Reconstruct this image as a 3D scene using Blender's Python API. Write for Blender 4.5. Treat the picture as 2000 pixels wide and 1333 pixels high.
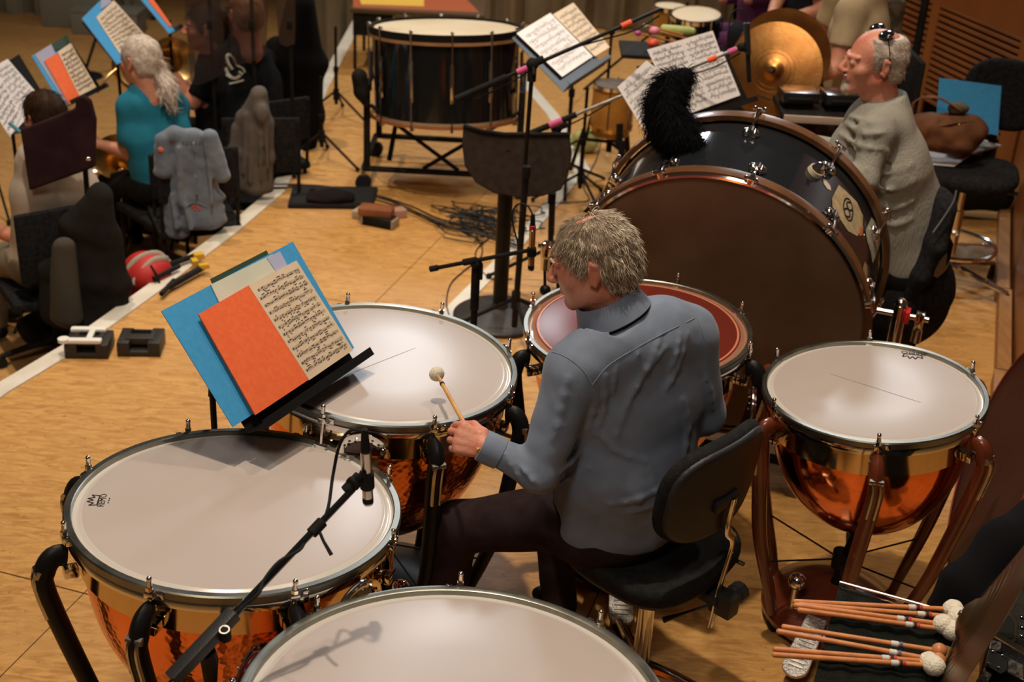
import bpy, bmesh, math, random
import numpy as np
from mathutils import Vector, Matrix, Quaternion, noise
C = bpy.context.scene.collection
PI = math.pi
rnd = random.Random(7)
for o in list(bpy.data.objects): bpy.data.objects.remove(o)

# ---------------------------------------------------------------- camera, world, lights, exposure
FPX, TH, RO, HC = 2600.0, math.radians(26.6), math.radians(3.18), 2.67
cam_d = bpy.data.cameras.new('camera'); cam_d.sensor_width = 36; cam_d.lens = FPX/2000*36
cam = bpy.data.objects.new('camera', cam_d); C.objects.link(cam)
_R = Vector((1,0,0)); _U = Vector((0, math.sin(TH), math.cos(TH))); _F = Vector((0, math.cos(TH), -math.sin(TH)))
_X = _R*math.cos(RO) + _U*math.sin(RO); _Y = _U*math.cos(RO) - _R*math.sin(RO)
cam.matrix_world = Matrix(((_X.x,_Y.x,-_F.x,0),(_X.y,_Y.y,-_F.y,0),(_X.z,_Y.z,-_F.z,HC),(0,0,0,1)))
cam_d.clip_start = 0.05; cam_d.clip_end = 100
cam_d.dof.use_dof = True; cam_d.dof.focus_distance = 3.3; cam_d.dof.aperture_fstop = 4.0
bpy.context.scene.camera = cam
sc = bpy.context.scene
sc.view_settings.view_transform = 'Standard'
try: sc.view_settings.look = 'None'
except Exception: pass
sc.view_settings.gamma = 1; sc.view_settings.use_curve_mapping = False
sc.view_settings.exposure = 0.0
w = bpy.data.worlds.new('hall_air'); sc.world = w; w.use_nodes = True
w.node_tree.nodes['Background'].inputs[0].default_value = (1.0, .72, .5, 1)
w.node_tree.nodes['Background'].inputs[1].default_value = .03
def area(name, loc, tgt, size, power, col=(1,.86,.7), sy=None, spread=None):
    d = bpy.data.lights.new(name, 'AREA'); d.energy = power; d.color = col
    d.shape = 'RECTANGLE' if sy else 'DISK'; d.size = size
    if sy: d.size_y = sy
    if spread: d.spread = math.radians(spread)
    o = bpy.data.objects.new(name, d); C.objects.link(o); o.location = loc
    o.rotation_euler = (Vector(tgt)-Vector(loc)).to_track_quat('-Z','Y').to_euler()
    return o
def spot(name, loc, tgt, power, ang, col=(1,.84,.66), r=.12, blend=.6):
    d = bpy.data.lights.new(name, 'SPOT'); d.energy = power; d.color = col; d.shadow_soft_size = r
    d.spot_size = math.radians(ang); d.spot_blend = blend
    o = bpy.data.objects.new(name, d); C.objects.link(o); o.location = loc
    o.rotation_euler = (Vector(tgt)-Vector(loc)).to_track_quat('-Z','Y').to_euler()
    return o
spot('ceiling_spotlight', (-.7, 3.2, 7.6), (-.5, 4.2, 0), 1080, 62, r=.11)
spot('ceiling_spotlight', (1.3, 5.0, 7.6), (.6, 4.0, 0), 330, 60, r=.12)
spot('ceiling_spotlight', (-2.6, 7.2, 7.6), (-2.2, 8.0, 0), 900, 70, r=.14)
spot('ceiling_spotlight', (.2, 9.2, 7.6), (.2, 8.4, 0), 420, 60, r=.14)
area('added_softlight', (-1.2, -1.0, 6.8), (.3, 3.6, .7), 1.6, 115, (1,.84,.68))  # Added soft key behind the camera; brightens the shirt and bass drum skin
area('ceiling_softlight', (0, 3.5, 8.2), (0, 4.5, 0), 3.0, 90, (1,.8,.6))
area('glare_light', (-.42, 11.0, 4.66), (-.3, 3.4, .9), .62, 60, (.9,.95,1), .5)  # Unseen bright source, set so its glare shows on the second kettledrum's head
area('glare_light', (2.45, 11.0, 4.55), (1.0, 3.7, .9), .9, 90, (.92,.97,1), .35)  # Second unseen source, set for the pale reflection on the right kettledrum

# ---------------------------------------------------------------- pixel rays to points at a real height or depth
def ray(px, py):
    x = px-1000; y = 666.5-py
    x, y = x*math.cos(RO)-y*math.sin(RO), x*math.sin(RO)+y*math.cos(RO)
    return Vector((x/FPX, math.cos(TH)+y/FPX*math.sin(TH), -math.sin(TH)+y/FPX*math.cos(TH)))
CAM = Vector((0,0,HC))
def at(px, py, h=0.0):
    d = ray(px,py); return CAM + d*((h-HC)/d.z)
def aty(px, py, Y):
    d = ray(px,py); return CAM + d*(Y/d.y)
V = Vector
# ---------------------------------------------------------------- materials
MATS = {}
def mat(name, col, col2=None, scale=8, rough=.5, metal=0, bump=0, bscale=None, stretch=(1,1,1), coat=0, trans=0, ior=1.45,
        kind='noise', detail=4, lo=.35, hi=.65, spec=.5, rvar=0, sheen=0, emit=None, alpha=1):
    if name in MATS: return MATS[name]
    if max(col) < .045 and rough > .55: spec = min(spec,.12); sheen = 0
    m = bpy.data.materials.new(name); m.use_nodes = True; nt = m.node_tree; N = nt.nodes; L = nt.links
    b = N['Principled BSDF']; b.inputs['Roughness'].default_value = rough; b.inputs['Metallic'].default_value = metal
    b.inputs['Coat Weight'].default_value = coat; b.inputs['Transmission Weight'].default_value = trans
    b.inputs['IOR'].default_value = ior; b.inputs['Specular IOR Level'].default_value = spec
    b.inputs['Sheen Weight'].default_value = sheen; b.inputs['Alpha'].default_value = alpha
    b.inputs['Base Color'].default_value = (*col,1)
    if emit: b.inputs['Emission Color'].default_value = (*emit[:3],1); b.inputs['Emission Strength'].default_value = emit[3]
    tc = N.new('ShaderNodeTexCoord'); mp = N.new('ShaderNodeMapping'); mp.inputs['Scale'].default_value = stretch
    L.new(tc.outputs['Object'], mp.inputs[0])
    def tex(s):
        if kind == 'voronoi':
            t = N.new('ShaderNodeTexVoronoi'); t.inputs['Scale'].default_value = s; o = t.outputs['Distance']
        elif kind == 'wave':
            t = N.new('ShaderNodeTexWave'); t.inputs['Scale'].default_value = s; t.inputs['Distortion'].default_value = 1.5; o = t.outputs['Fac']
        else:
            t = N.new('ShaderNodeTexNoise'); t.inputs['Scale'].default_value = s; t.inputs['Detail'].default_value = detail; o = t.outputs['Fac']
        L.new(mp.outputs[0], t.inputs['Vector']); return o
    if col2:
        t = N.new('ShaderNodeTexNoise'); t.inputs['Scale'].default_value = scale; t.inputs['Detail'].default_value = detail
        L.new(mp.outputs[0], t.inputs['Vector'])
        r = N.new('ShaderNodeValToRGB'); r.color_ramp.elements[0].color = (*col,1); r.color_ramp.elements[1].color = (*col2,1)
        r.color_ramp.elements[0].position = lo; r.color_ramp.elements[1].position = hi
        L.new(t.outputs['Fac'], r.inputs[0]); L.new(r.outputs[0], b.inputs['Base Color'])
        if rvar:
            q = N.new('ShaderNodeMapRange'); q.inputs[3].default_value = rough-rvar; q.inputs[4].default_value = rough+rvar
            L.new(t.outputs['Fac'], q.inputs[0]); L.new(q.outputs[0], b.inputs['Roughness'])
    if bump:
        bp = N.new('ShaderNodeBump'); bp.inputs['Strength'].default_value = bump; bp.inputs['Distance'].default_value = .01
        L.new(tex(bscale or scale*3), bp.inputs['Height']); L.new(bp.outputs[0], b.inputs['Normal'])
    MATS[name] = m; return m

def floor_mat(name, base, dark, worn, ang):
    m = bpy.data.materials.new(name); m.use_nodes = True; nt = m.node_tree; N = nt.nodes; L = nt.links; b = N['Principled BSDF']
    g = N.new('ShaderNodeNewGeometry'); mp = N.new('ShaderNodeMapping'); mp.inputs['Rotation'].default_value = (0,0,ang); mp.inputs['Scale'].default_value = (4.5,19,1)
    L.new(g.outputs['Position'], mp.inputs[0])
    n1 = N.new('ShaderNodeTexNoise'); n1.inputs['Scale'].default_value = 1.9; n1.inputs['Detail'].default_value = 9; n1.inputs['Roughness'].default_value = .68; n1.inputs['Distortion'].default_value = 1.1
    L.new(mp.outputs[0], n1.inputs['Vector'])
    r = N.new('ShaderNodeValToRGB'); e = r.color_ramp.elements; e[0].color = (*dark,1); e[1].color = (*base,1); e[0].position = .36; e[1].position = .60
    L.new(n1.outputs['Fac'], r.inputs[0])
    n2 = N.new('ShaderNodeTexNoise'); n2.inputs['Scale'].default_value = 2.3; n2.inputs['Detail'].default_value = 7
    L.new(g.outputs['Position'], n2.inputs['Vector'])
    r2 = N.new('ShaderNodeValToRGB'); r2.color_ramp.elements[0].position = .5; r2.color_ramp.elements[1].position = .75
    L.new(n2.outputs['Fac'], r2.inputs[0])
    mx = N.new('ShaderNodeMix'); mx.data_type = 'RGBA'; L.new(r2.outputs[0], mx.inputs[0]); L.new(r.outputs[0], mx.inputs[6]); mx.inputs[7].default_value = (*worn,1)
    n3 = N.new('ShaderNodeTexNoise'); n3.inputs['Scale'].default_value = 34; n3.inputs['Detail'].default_value = 3
    L.new(g.outputs['Position'], n3.inputs['Vector'])
    r3 = N.new('ShaderNodeValToRGB'); r3.color_ramp.elements[0].position = .64; r3.color_ramp.elements[1].position = .72
    r3.color_ramp.elements[0].color = (0,0,0,1); r3.color_ramp.elements[1].color = (.55,.55,.55,1)
    L.new(n3.outputs['Fac'], r3.inputs[0])
    mx2 = N.new('ShaderNodeMix'); mx2.data_type = 'RGBA'; L.new(r3.outputs[0], mx2.inputs[0]); L.new(mx.outputs[2], mx2.inputs[6]); mx2.inputs[7].default_value = (dark[0]*.5,dark[1]*.45,dark[2]*.4,1)
    L.new(mx2.outputs[2], b.inputs['Base Color'])
    q = N.new('ShaderNodeMapRange'); q.inputs[3].default_value = .38; q.inputs[4].default_value = .62
    L.new(n2.outputs['Fac'], q.inputs[0]); L.new(q.outputs[0], b.inputs['Roughness'])
    bp = N.new('ShaderNodeBump'); bp.inputs['Strength'].default_value = .12; bp.inputs['Distance'].default_value = .005
    L.new(n1.outputs['Fac'], bp.inputs['Height']); L.new(bp.outputs[0], b.inputs['Normal'])
    return m

# ---------------------------------------------------------------- mesh builder
def frame(d):
    d = V(d).normalized(); a = V((0,0,1)) if abs(d.z) < .9 else V((1,0,0))
    u = d.cross(a).normalized(); return u, d.cross(u).normalized()
def org_of(p):
    while 'org' not in p.keys(): p = p.parent
    return p['org']
class MB:
    def __init__(s): s.v = []; s.f = []
    def add(s, vs, fs):
        n = len(s.v); s.v += [V(p) for p in vs]; s.f += [[i+n for i in f] for f in fs]; return s
    def box(s, c, d, R=None, bev=0):
        c = V(c); x,y,z = d[0]/2,d[1]/2,d[2]/2; R = R or Matrix.Identity(3)
        if bev:
            bm = bmesh.new(); bmesh.ops.create_cube(bm, size=1); bmesh.ops.scale(bm, vec=d, verts=bm.verts)
            bmesh.ops.bevel(bm, geom=bm.edges[:], offset=bev, segments=2, affect='EDGES', profile=.6)
            bm.verts.index_update(); s.add([c+R@q.co for q in bm.verts], [[q.index for q in f.verts] for f in bm.faces]); bm.free(); return s
        p = [c+R@V((i*x,j*y,k*z)) for i in (-1,1) for j in (-1,1) for k in (-1,1)]
        return s.add(p, [(0,1,3,2),(4,6,7,5),(0,4,5,1),(2,3,7,6),(0,2,6,4),(1,5,7,3)])
    def tube(s, pts, r, n=8, cap=True, flat=None):
        pts = [V(p) for p in pts]; rs = r if isinstance(r,list) else [r]*len(pts)
        T = []
        for i in range(len(pts)):
            a = pts[max(0,i-1)]; b = pts[min(len(pts)-1,i+1)]; t = b-a
            T.append(t.normalized() if t.length > 1e-9 else V((0,0,1)))
        if flat: u = V(flat); u = (u - T[0]*u.dot(T[0])).normalized()
        else: u,_ = frame(T[0])
        vs = []; base = 0
        for i,p in enumerate(pts):
            if flat: u = V(flat)
            u = (u - T[i]*u.dot(T[i]));  u = u.normalized() if u.length > 1e-6 else frame(T[i])[0]
            w = T[i].cross(u)
            rr = rs[i]; ru, rw = rr if isinstance(rr,(tuple,list)) else (rr,rr)
            for k in range(n):
                a = 2*PI*k/n + (PI/n if n == 4 else 0); q = 1.414 if n == 4 else 1
                vs.append(p + u*math.cos(a)*ru*q + w*math.sin(a)*rw*q)
        fs = [(i*n+k, i*n+(k+1)%n, (i+1)*n+(k+1)%n, (i+1)*n+k) for i in range(len(pts)-1) for k in range(n)]
        if cap: fs += [list(range(n))[::-1], [(len(pts)-1)*n+k for k in range(n)]]
        return s.add(vs, fs)
    def cyl(s, a, b, r, r2=None, n=16): return s.tube([a,b], [r, r if r2 is None else r2], n)
    def lathe(s, prof, n=32, c=(0,0,0), axis=(0,0,1), closed=False):
        c = V(c); ax = V(axis).normalized(); q = V((0,0,1)).rotation_difference(ax)
        vs = []; m = len(prof)
        for (r,z) in prof:
            for k in range(n):
                a = 2*PI*k/n; vs.append(c + q@V((r*math.cos(a), r*math.sin(a), z)))
        fs = [(i*n+k, i*n+(k+1)%n, (i+1)*n+(k+1)%n, (i+1)*n+k) for i in range(m-1) for k in range(n)]
        if closed: fs += [((m-1)*n+k, (m-1)*n+(k+1)%n, (k+1)%n, k) for k in range(n)]
        return s.add(vs, fs)
    def sph(s, c, r, n=12, sc=(1,1,1), R=None):
        c = V(c); R = R or Matrix.Identity(3); m = max(4,n//2+1); vs = [c+R@V((0,0,-r*sc[2]))]
        for i in range(1,m):
            a = -PI/2+PI*i/m
            for k in range(n): vs.append(c+R@V((r*sc[0]*math.cos(a)*math.cos(2*PI*k/n), r*sc[1]*math.cos(a)*math.sin(2*PI*k/n), r*sc[2]*math.sin(a))))
        vs.append(c+R@V((0,0,r*sc[2]))); t = len(vs)-1
        fs = [(0, 1+(k+1)%n, 1+k) for k in range(n)]
        fs += [(1+i*n+k, 1+i*n+(k+1)%n, 1+(i+1)*n+(k+1)%n, 1+(i+1)*n+k) for i in range(m-2) for k in range(n)]
        fs += [(t, 1+(m-2)*n+k, 1+(m-2)*n+(k+1)%n) for k in range(n)]
        return s.add(vs, fs)
    def quad(s, a, b, c, d): return s.add([a,b,c,d], [(0,1,2,3)])
    def sheet(s, a, b, c, d, th=.002, nu=1, nv=1, fn=None):
        """thick sheet between corners a(bl) b(br) c(tr) d(tl); fn(u,v) = offset along the normal"""
        a,b,c,d = map(V,(a,b,c,d)); nrm = (b-a).cross(d-a).normalized(); vs = []
        for off in (0, -th):
            for j in range(nv+1):
                for i in range(nu+1):
                    u = i/nu; v = j/nv; p = (a*(1-u)+b*u)*(1-v)+(d*(1-u)+c*u)*v
                    vs.append(p + nrm*(off + (fn(u,v) if fn else 0)))
        W = nu+1; K = W*(nv+1); fs = []
        for j in range(nv):
            for i in range(nu):
                q = [j*W+i, j*W+i+1, (j+1)*W+i+1, (j+1)*W+i]; fs.append(q); fs.append([K+x for x in q[::-1]])
        ring = [i for i in range(W)] + [j*W+nu for j in range(1,nv+1)] + [nv*W+i for i in range(nu-1,-1,-1)] + [j*W for j in range(nv-1,0,-1)]
        for k in range(len(ring)):
            x = ring[k]; y = ring[(k+1)%len(ring)]; fs.append([y,x,x+K,y+K])
        return s.add(vs, fs)
    def poly(s, pts, nrm, th):
        """extruded polygon"""
        pts = [V(p) for p in pts]; nrm = V(nrm).normalized(); n = len(pts)
        return s.add(pts+[p-nrm*th for p in pts], [list(range(n)), [n+i for i in range(n)][::-1]] + [[(i+1)%n, i, n+i, n+(i+1)%n] for i in range(n)])
    def build(s, name, m, parent=None, smooth=True, world=False, sharp=35):
        me = bpy.data.meshes.new(name); vs = s.v
        if world and parent is not None: off = V(org_of(parent)); vs = [p-off for p in vs]
        me.from_pydata([tuple(p) for p in vs], [], s.f); me.update()
        if smooth:
            me.shade_smooth(); me.set_sharp_from_angle(angle=math.radians(sharp))
        me.materials.append(m); o = bpy.data.objects.new(name, me); C.objects.link(o)
        if parent is not None: o.parent = parent
        return o
def bev(o, wd=.003, seg=2):
    md = o.modifiers.new('bevel','BEVEL'); md.width = wd; md.segments = seg; md.limit_method = 'ANGLE'; return o
def tag(o, label=None, cat=None, group=None, kind=None):
    if label: o['label'] = label
    if cat: o['category'] = cat
    if group: o['group'] = group
    if kind: o['kind'] = kind
    return o
def thing(name, label, cat, loc=(0,0,0), rz=0, group=None):
    o = bpy.data.objects.new(name, None); C.objects.link(o); o.location = loc; o.rotation_euler = (0,0,rz)
    o.empty_display_size = .05; o['org'] = tuple(loc); return tag(o, label, cat, group)
def dup(o, loc=None, rz=None, label=None, parent=None):
    c = o.copy(); C.objects.link(c)
    if parent is not None: c.parent = parent
    if loc is not None: c.location = loc
    if rz is not None: c.rotation_euler = (0,0,rz)
    if label: c['label'] = label
    for ch in list(o.children): dup(ch, parent=c)
    return c
def settle():
    for o in C.objects:
        if 'org' in o.keys(): del o['org']

# ---------------------------------------------------------------- smooth bodies: distance fields meshed as one surface
def arr(p): return np.array(tuple(p), dtype=np.float64)
def smin(a, b, k):
    if k <= 0: return np.minimum(a,b)
    h = np.clip(.5+.5*(b-a)/k, 0, 1); return b*(1-h)+a*h - k*h*(1-h)
class Field:
    """union of round cones, ellipsoids and elliptical limbs"""
    def __init__(s, k=.02): s.ops = []; s.k = k; s.lo = arr((1e9,)*3); s.hi = -s.lo; s.disp = None
    def _b(s, *ps):
        for p,r in ps: s.lo = np.minimum(s.lo, arr(p)-r); s.hi = np.maximum(s.hi, arr(p)+r)
    def cone(s, a, b, ra, rb, k=None, sub=False):
        s._b((a,ra),(b,rb)); s.ops.append(('c',arr(a),arr(b),ra,rb,k,sub)); return s
    def chain(s, pts, rs, k=None):
        if any(p is None for p in pts): return s
        for i in range(len(pts)-1): s.cone(pts[i],pts[i+1],rs[i],rs[i+1],k)
        return s
    def ell(s, c, r, R=None, k=None, sub=False):
        M = np.array(R.to_3x3() if R else Matrix.Identity(3)); s._b((c,max(r))); s.ops.append(('e',arr(c),arr(r),M,None,k,sub)); return s
    def limb(s, a, b, wd, w0, d0, w1, d1, k=None):
        a_,b_ = arr(a),arr(b); ax = b_-a_; L = np.linalg.norm(ax); ax /= L; u = arr(wd); u -= ax*(u@ax); u /= np.linalg.norm(u)
        s._b((a,max(w0,d0)),(b,max(w1,d1))); s.ops.append(('l',a_,L,np.stack([ax,u,np.cross(ax,u)]),(w0,d0,w1,d1),k,False)); return s
    def __call__(s, P):
        D = None
        for t,a,b,c,d,k,sub in s.ops:
            if t == 'c':
                ba = b-a; q = P-a; h = np.clip(q@ba/max(ba@ba,1e-12),0,1); x = np.linalg.norm(q-h[:,None]*ba,axis=1)-(c+(d-c)*h)
            elif t == 'e':
                q = (P-a)@c; k0 = np.linalg.norm(q/b,axis=1); k1 = np.linalg.norm(q/(b*b),axis=1)+1e-9; x = k0*(k0-1)/k1
            else:
                q = (P-a)@c.T; h = np.clip(q[:,0]/b,0,1); w = d[0]+(d[2]-d[0])*h; dd = d[1]+(d[3]-d[1])*h
                m = np.minimum(w,dd); o = (q[:,0]-h*b)/m; x = (np.sqrt((q[:,1]/w)**2+(q[:,2]/dd)**2+o**2)-1)*m
            if D is None: D = x
            elif sub: D = -smin(-D, x, k or .005)
            else: D = smin(D, x, s.k if k is None else k)
        return D if s.disp is None else D + s.disp(P)
    def hit(s, p, d, far=1.0):
        """first surface point along a ray"""
        p = arr(p); d = arr(V(d).normalized()); t = 0; x = 1
        for _ in range(120):
            x = float(s((p+d*t)[None])[0])
            if x < .0004: break
            t += max(x*.7,.0004)
            if t > far: break
        return V(p+d*t) if x < .02 else None
    def near(s, p):
        p = arr(p)
        for _ in range(12):
            e = 1e-4; f0 = s(p[None])[0]; g = np.array([(s((p+e*np.eye(3)[i])[None])[0]-f0)/e for i in range(3)])
            p = p - g*f0/max(g@g,1e-6)
        return V(p)
def wr(P, s, seed=0, st=(1,1,1)):
    """cheap smooth noise for folds"""
    x,y,z = P[:,0]*s*st[0]+seed, P[:,1]*s*st[1]+seed*1.7, P[:,2]*s*st[2]+seed*.6
    return (np.sin(x+1.3*np.sin(y*.9+z*.4))+np.sin(y*1.1+1.2*np.sin(z+x*.6)+2)+np.sin(z*1.2+1.4*np.sin(x*.8-y*.5)+4))/3
def nets(F, h, lo=None, hi=None, cut=None):
    lo = F.lo-.02 if lo is None else arr(lo); hi = F.hi+.02 if hi is None else arr(hi)
    if np.prod((hi-lo)/h) > 9e6: print('BIG FIELD', lo, hi, h); h = float((np.prod(hi-lo)/9e6)**(1/3))
    n = np.maximum(((hi-lo)/h).astype(int)+2, 4); ax = [lo[i]+h*np.arange(n[i]) for i in range(3)]
    G = np.stack(np.meshgrid(*ax, indexing='ij'),-1).reshape(-1,3); vals = np.empty(len(G))
    for i in range(0,len(G),400000):
        q = G[i:i+400000]; x = F(q)
        if cut is not None: x = np.maximum(x, cut(q))
        vals[i:i+400000] = x
    Vv = vals.reshape(n); I = Vv < 0
    cs = [(i,j,k) for i in (0,1) for j in (0,1) for k in (0,1)]
    sl = lambda A,c: A[c[0]:n[0]-1+c[0], c[1]:n[1]-1+c[1], c[2]:n[2]-1+c[2]]
    cnt = sum(sl(I,c).astype(int) for c in cs); mask = (cnt>0)&(cnt<8); idx = -np.ones(mask.shape,int); idx[mask] = np.arange(mask.sum())
    ij = np.argwhere(mask); acc = np.zeros((len(ij),3)); num = np.zeros(len(ij))
    for a in cs:
        for d in range(3):
            if a[d]: continue
            b = list(a); b[d] = 1; va = sl(Vv,a)[mask]; vb = sl(Vv,tuple(b))[mask]; cr = (va<0)!=(vb<0)
            t = np.where(cr, va/np.where(cr, va-vb, 1), 0); p = np.tile(np.array(a,float),(len(ij),1)); p[:,d] += t
            acc[cr] += p[cr]; num[cr] += 1
    P = lo + h*(ij + acc/num[:,None]); faces = []
    for d in range(3):
        e1,e2 = (d+1)%3,(d+2)%3
        s0 = [slice(0,None)]*3; A = I.take(range(0,n[d]-1),axis=d); B = I.take(range(1,n[d]),axis=d); cr = A!=B
        q = np.argwhere(cr); q = q[(q[:,e1]>0)&(q[:,e1]<n[e1]-1)&(q[:,e2]>0)&(q[:,e2]<n[e2]-1)]
        def g(o1,o2): r = q.copy(); r[:,e1] -= o1; r[:,e2] -= o2; return idx[r[:,0],r[:,1],r[:,2]]
        f = np.stack([g(1,1),g(0,1),g(0,0),g(1,0)],1); flip = ~A[q[:,0],q[:,1],q[:,2]]; f[flip] = f[flip][:,::-1]; faces.append(f)
    return P, np.concatenate(faces)
def skin(name, F, h, m, parent=None, cut=None, sharp=None, relax=1):
    Fs = F if isinstance(F, list) else [(F, h, cut)]; Ps = []; Fc = []; n0 = 0
    for F_, h_, cut_ in Fs:
        P, f = nets(F_, h_, cut=cut_)
        for _ in range(relax):
            S = np.zeros_like(P); c = np.zeros(len(P))
            for a in range(4):
                for b in ((a+1)%4,(a+3)%4):
                    for d in range(3): S[:,d] += np.bincount(f[:,a], P[f[:,b],d], len(P))
                    c += np.bincount(f[:,a], minlength=len(P))
            P = P*.5 + .5*S/np.maximum(c,1)[:,None]
        Ps.append(P); Fc.append(f+n0); n0 += len(P)
    P = np.concatenate(Ps); f = np.concatenate(Fc)
    if parent is not None: P = P - arr(org_of(parent))
    me = bpy.data.meshes.new(name); me.vertices.add(len(P)); me.vertices.foreach_set('co', P.astype(np.float32).ravel())
    me.loops.add(f.size); me.loops.foreach_set('vertex_index', f.astype(np.int32).ravel())
    me.polygons.add(len(f)); me.polygons.foreach_set('loop_start', np.arange(0,f.size,4,dtype=np.int32))
    me.update(); me.validate(); me.shade_smooth()
    if sharp: me.set_sharp_from_angle(angle=math.radians(sharp))
    me.materials.append(m); o = bpy.data.objects.new(name, me); C.objects.link(o)
    if parent is not None: o.parent = parent
    return o
def text(name, body, size, m, parent, M, th=.0006, font_sx=1):
    c = bpy.data.curves.new(name,'FONT'); c.body = body; c.size = size; c.extrude = th; c.align_x = 'CENTER'; c.align_y = 'CENTER'; c.resolution_u = 2
    t = bpy.data.objects.new(name+'_curve', c); C.objects.link(t); dg = bpy.context.evaluated_depsgraph_get()
    me = bpy.data.meshes.new_from_object(t.evaluated_get(dg)); bpy.data.objects.remove(t)
    me.transform(Matrix.Diagonal((font_sx,1,1,1))); me.transform(M); me.materials.clear(); me.materials.append(m)
    o = bpy.data.objects.new(name, me); C.objects.link(o)
    if parent is not None: o.parent = parent
    return o
def smoothp(pts, n=4):
    """Catmull-Rom through points"""
    P = [V(p) for p in pts]; P = [P[0]*2-P[1]]+P+[P[-1]*2-P[-2]]; out = []
    for i in range(1,len(P)-2):
        for k in range(n):
            t = k/n; a,b,c,d = P[i-1],P[i],P[i+1],P[i+2]
            out.append(.5*((2*b)+(c-a)*t+(2*a-5*b+4*c-d)*t*t+(3*b-a-3*c+d)*t**3))
    return out+[P[-2]]
# ---------------------------------------------------------------- shared materials
CHROME = mat('chrome', (.78,.76,.73), rough=.09, metal=1)
STEEL = mat('brushed_steel', (.42,.41,.38), (.55,.53,.5), scale=30, rough=.3, metal=1, rvar=.08)
HOOPM = mat('hoop_metal', (.22,.22,.19), (.29,.285,.25), scale=14, rough=.36, metal=1, rvar=.07)
BLACKP = mat('black_paint', (.008,.0075,.0075), rough=.42, spec=.22)
BLACKM = mat('matte_black', (.010,.009,.009), (.018,.016,.015), scale=20, rough=.7)
BLACKG = mat('gloss_black', (.008,.009,.010), rough=.09, coat=.6)
RUBBER = mat('rubber', (.02,.02,.02), rough=.85)
BLACKF = mat('black_fabric', (.010,.010,.011), (.022,.021,.022), scale=60, rough=.95, bump=.4, bscale=260)
PLASTIC = mat('black_plastic', (.02,.02,.022), rough=.45, bump=.15, bscale=300)
BAND_TAN = mat('chrome_band_tan', (.66,.50,.30), rough=.12, metal=1)  # Chrome band in tan: the floor's reflection is put into the colour
GOLD = mat('gold_brass', (.80,.55,.20), rough=.2, metal=1)
COPH = mat('hammered_copper', (.90,.29,.095), (.74,.20,.06), scale=5, rough=.2, metal=1, bump=.13, bscale=62, kind='voronoi')
COPS = mat('polished_copper', (.84,.25,.08), (.72,.19,.06), scale=4, rough=.1, metal=1, bump=.04, bscale=20)
COPP = mat('copper_paint', (.17,.035,.014), (.11,.022,.010), scale=9, rough=.3, coat=.5)
HEADM = mat('drum_head_film', (.47,.41,.385), (.50,.435,.41), scale=3, rough=.30)
HEADC = mat('drum_head_collar', (.60,.56,.52), rough=.22)
CALF = mat('calf_skin_head', (.70,.60,.42), (.62,.50,.33), scale=3, rough=.55)
INK = mat('black_ink', (.03,.027,.03), rough=.6)
PAPER = mat('white_paper', (.80,.76,.76), (.74,.71,.70), scale=9, rough=.75)
CREAM = mat('cream_paper', (.72,.58,.43), (.66,.52,.37), scale=9, rough=.8)
BLUEC = mat('blue_card', (.045,.30,.62), (.05,.33,.66), scale=60, rough=.75, bump=.1, bscale=300)
ORANGEC = mat('orange_card', (.80,.13,.035), (.84,.155,.045), scale=60, rough=.8, bump=.1, bscale=300)
GREENC = mat('dark_green_card', (.02,.05,.03), rough=.7)
STRIPM = mat('white_edging', (.70,.66,.58), (.60,.55,.46), scale=6, rough=.55, bump=.1)
WHITEP = mat('white_plastic', (.75,.73,.68), rough=.45)
MALLW = mat('mallet_cane', (.62,.24,.07), (.50,.17,.05), scale=30, rough=.4, stretch=(1,1,1))
FELT = mat('white_felt', (.80,.75,.62), (.68,.63,.51), scale=40, rough=.95, bump=.5, bscale=220, sheen=.4)
FLOOR = floor_mat('stage_oak', (.60,.33,.10), (.40,.19,.05), (.50,.265,.085), math.radians(60))
FLOOR2 = floor_mat('hall_oak', (.60,.34,.12), (.44,.22,.07), (.52,.28,.1), math.radians(70))
WALLW = mat('wall_oak_veneer', (.30,.10,.024), (.22,.068,.016), scale=2.2, rough=.35, stretch=(1,1,.12), detail=8)
SKINM = mat('skin', (.50,.20,.12), (.60,.28,.18), scale=14, rough=.5, bump=.25, bscale=90, lo=.3, hi=.7)
SKINF = mat('skin_flushed', (.58,.19,.12), (.66,.30,.20), scale=9, rough=.45, bump=.2, bscale=90)

# ---------------------------------------------------------------- the setting
FA = math.radians(16.5); fu = V((math.cos(FA), -math.sin(FA)*-1, 0)); 
ax_l = V((.278,.960,0)).normalized(); ax_w = V((ax_l.y,-ax_l.x,0))      # along and across the stage panels
LOW = -.45
floor = MB().box((1.0, 8.0, -.12), (9.5, 20, .08)).build('floor', mat('stage_carcass', (.05,.035,.02), rough=.9), None, False)
floor.location = (.0,0,0); floor['kind'] = 'structure'
# trim: carcass is clipped to the stage outline
EDGE = [(-2.60,2.6),(-2.04,4.63),(-1.88,5.03),(-1.70,5.66),(-1.50,6.42),(-1.365,7.04),(-1.37,7.40),(-1.40,8.2),(-1.43,9.1),(-1.44,10.57),(-1.45,14.0)]
def inside_edge(p):
    for (x0,y0),(x1,y1) in zip(EDGE,EDGE[1:]):
        if y0 <= p[1] <= y1: return p[0] > x0+(x1-x0)*(p[1]-y0)/(y1-y0)
    return p[0] > -2.60 if p[1] < 2.6 else p[0] > -1.45
me = floor.data; bm = bmesh.new()
out = [V((-2.6,-.6,0))]+[V((x,y,0)) for x,y in EDGE]+[V((4.6,14,0)),V((4.6,-.6,0))]
tmp = MB().poly([V((p.x,p.y,-.021)) for p in out], (0,0,1), LOW*-1-.021)
for p in tmp.v: pass
me.clear_geometry(); me.from_pydata([tuple(p) for p in tmp.v], [], tmp.f); me.update()
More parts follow.
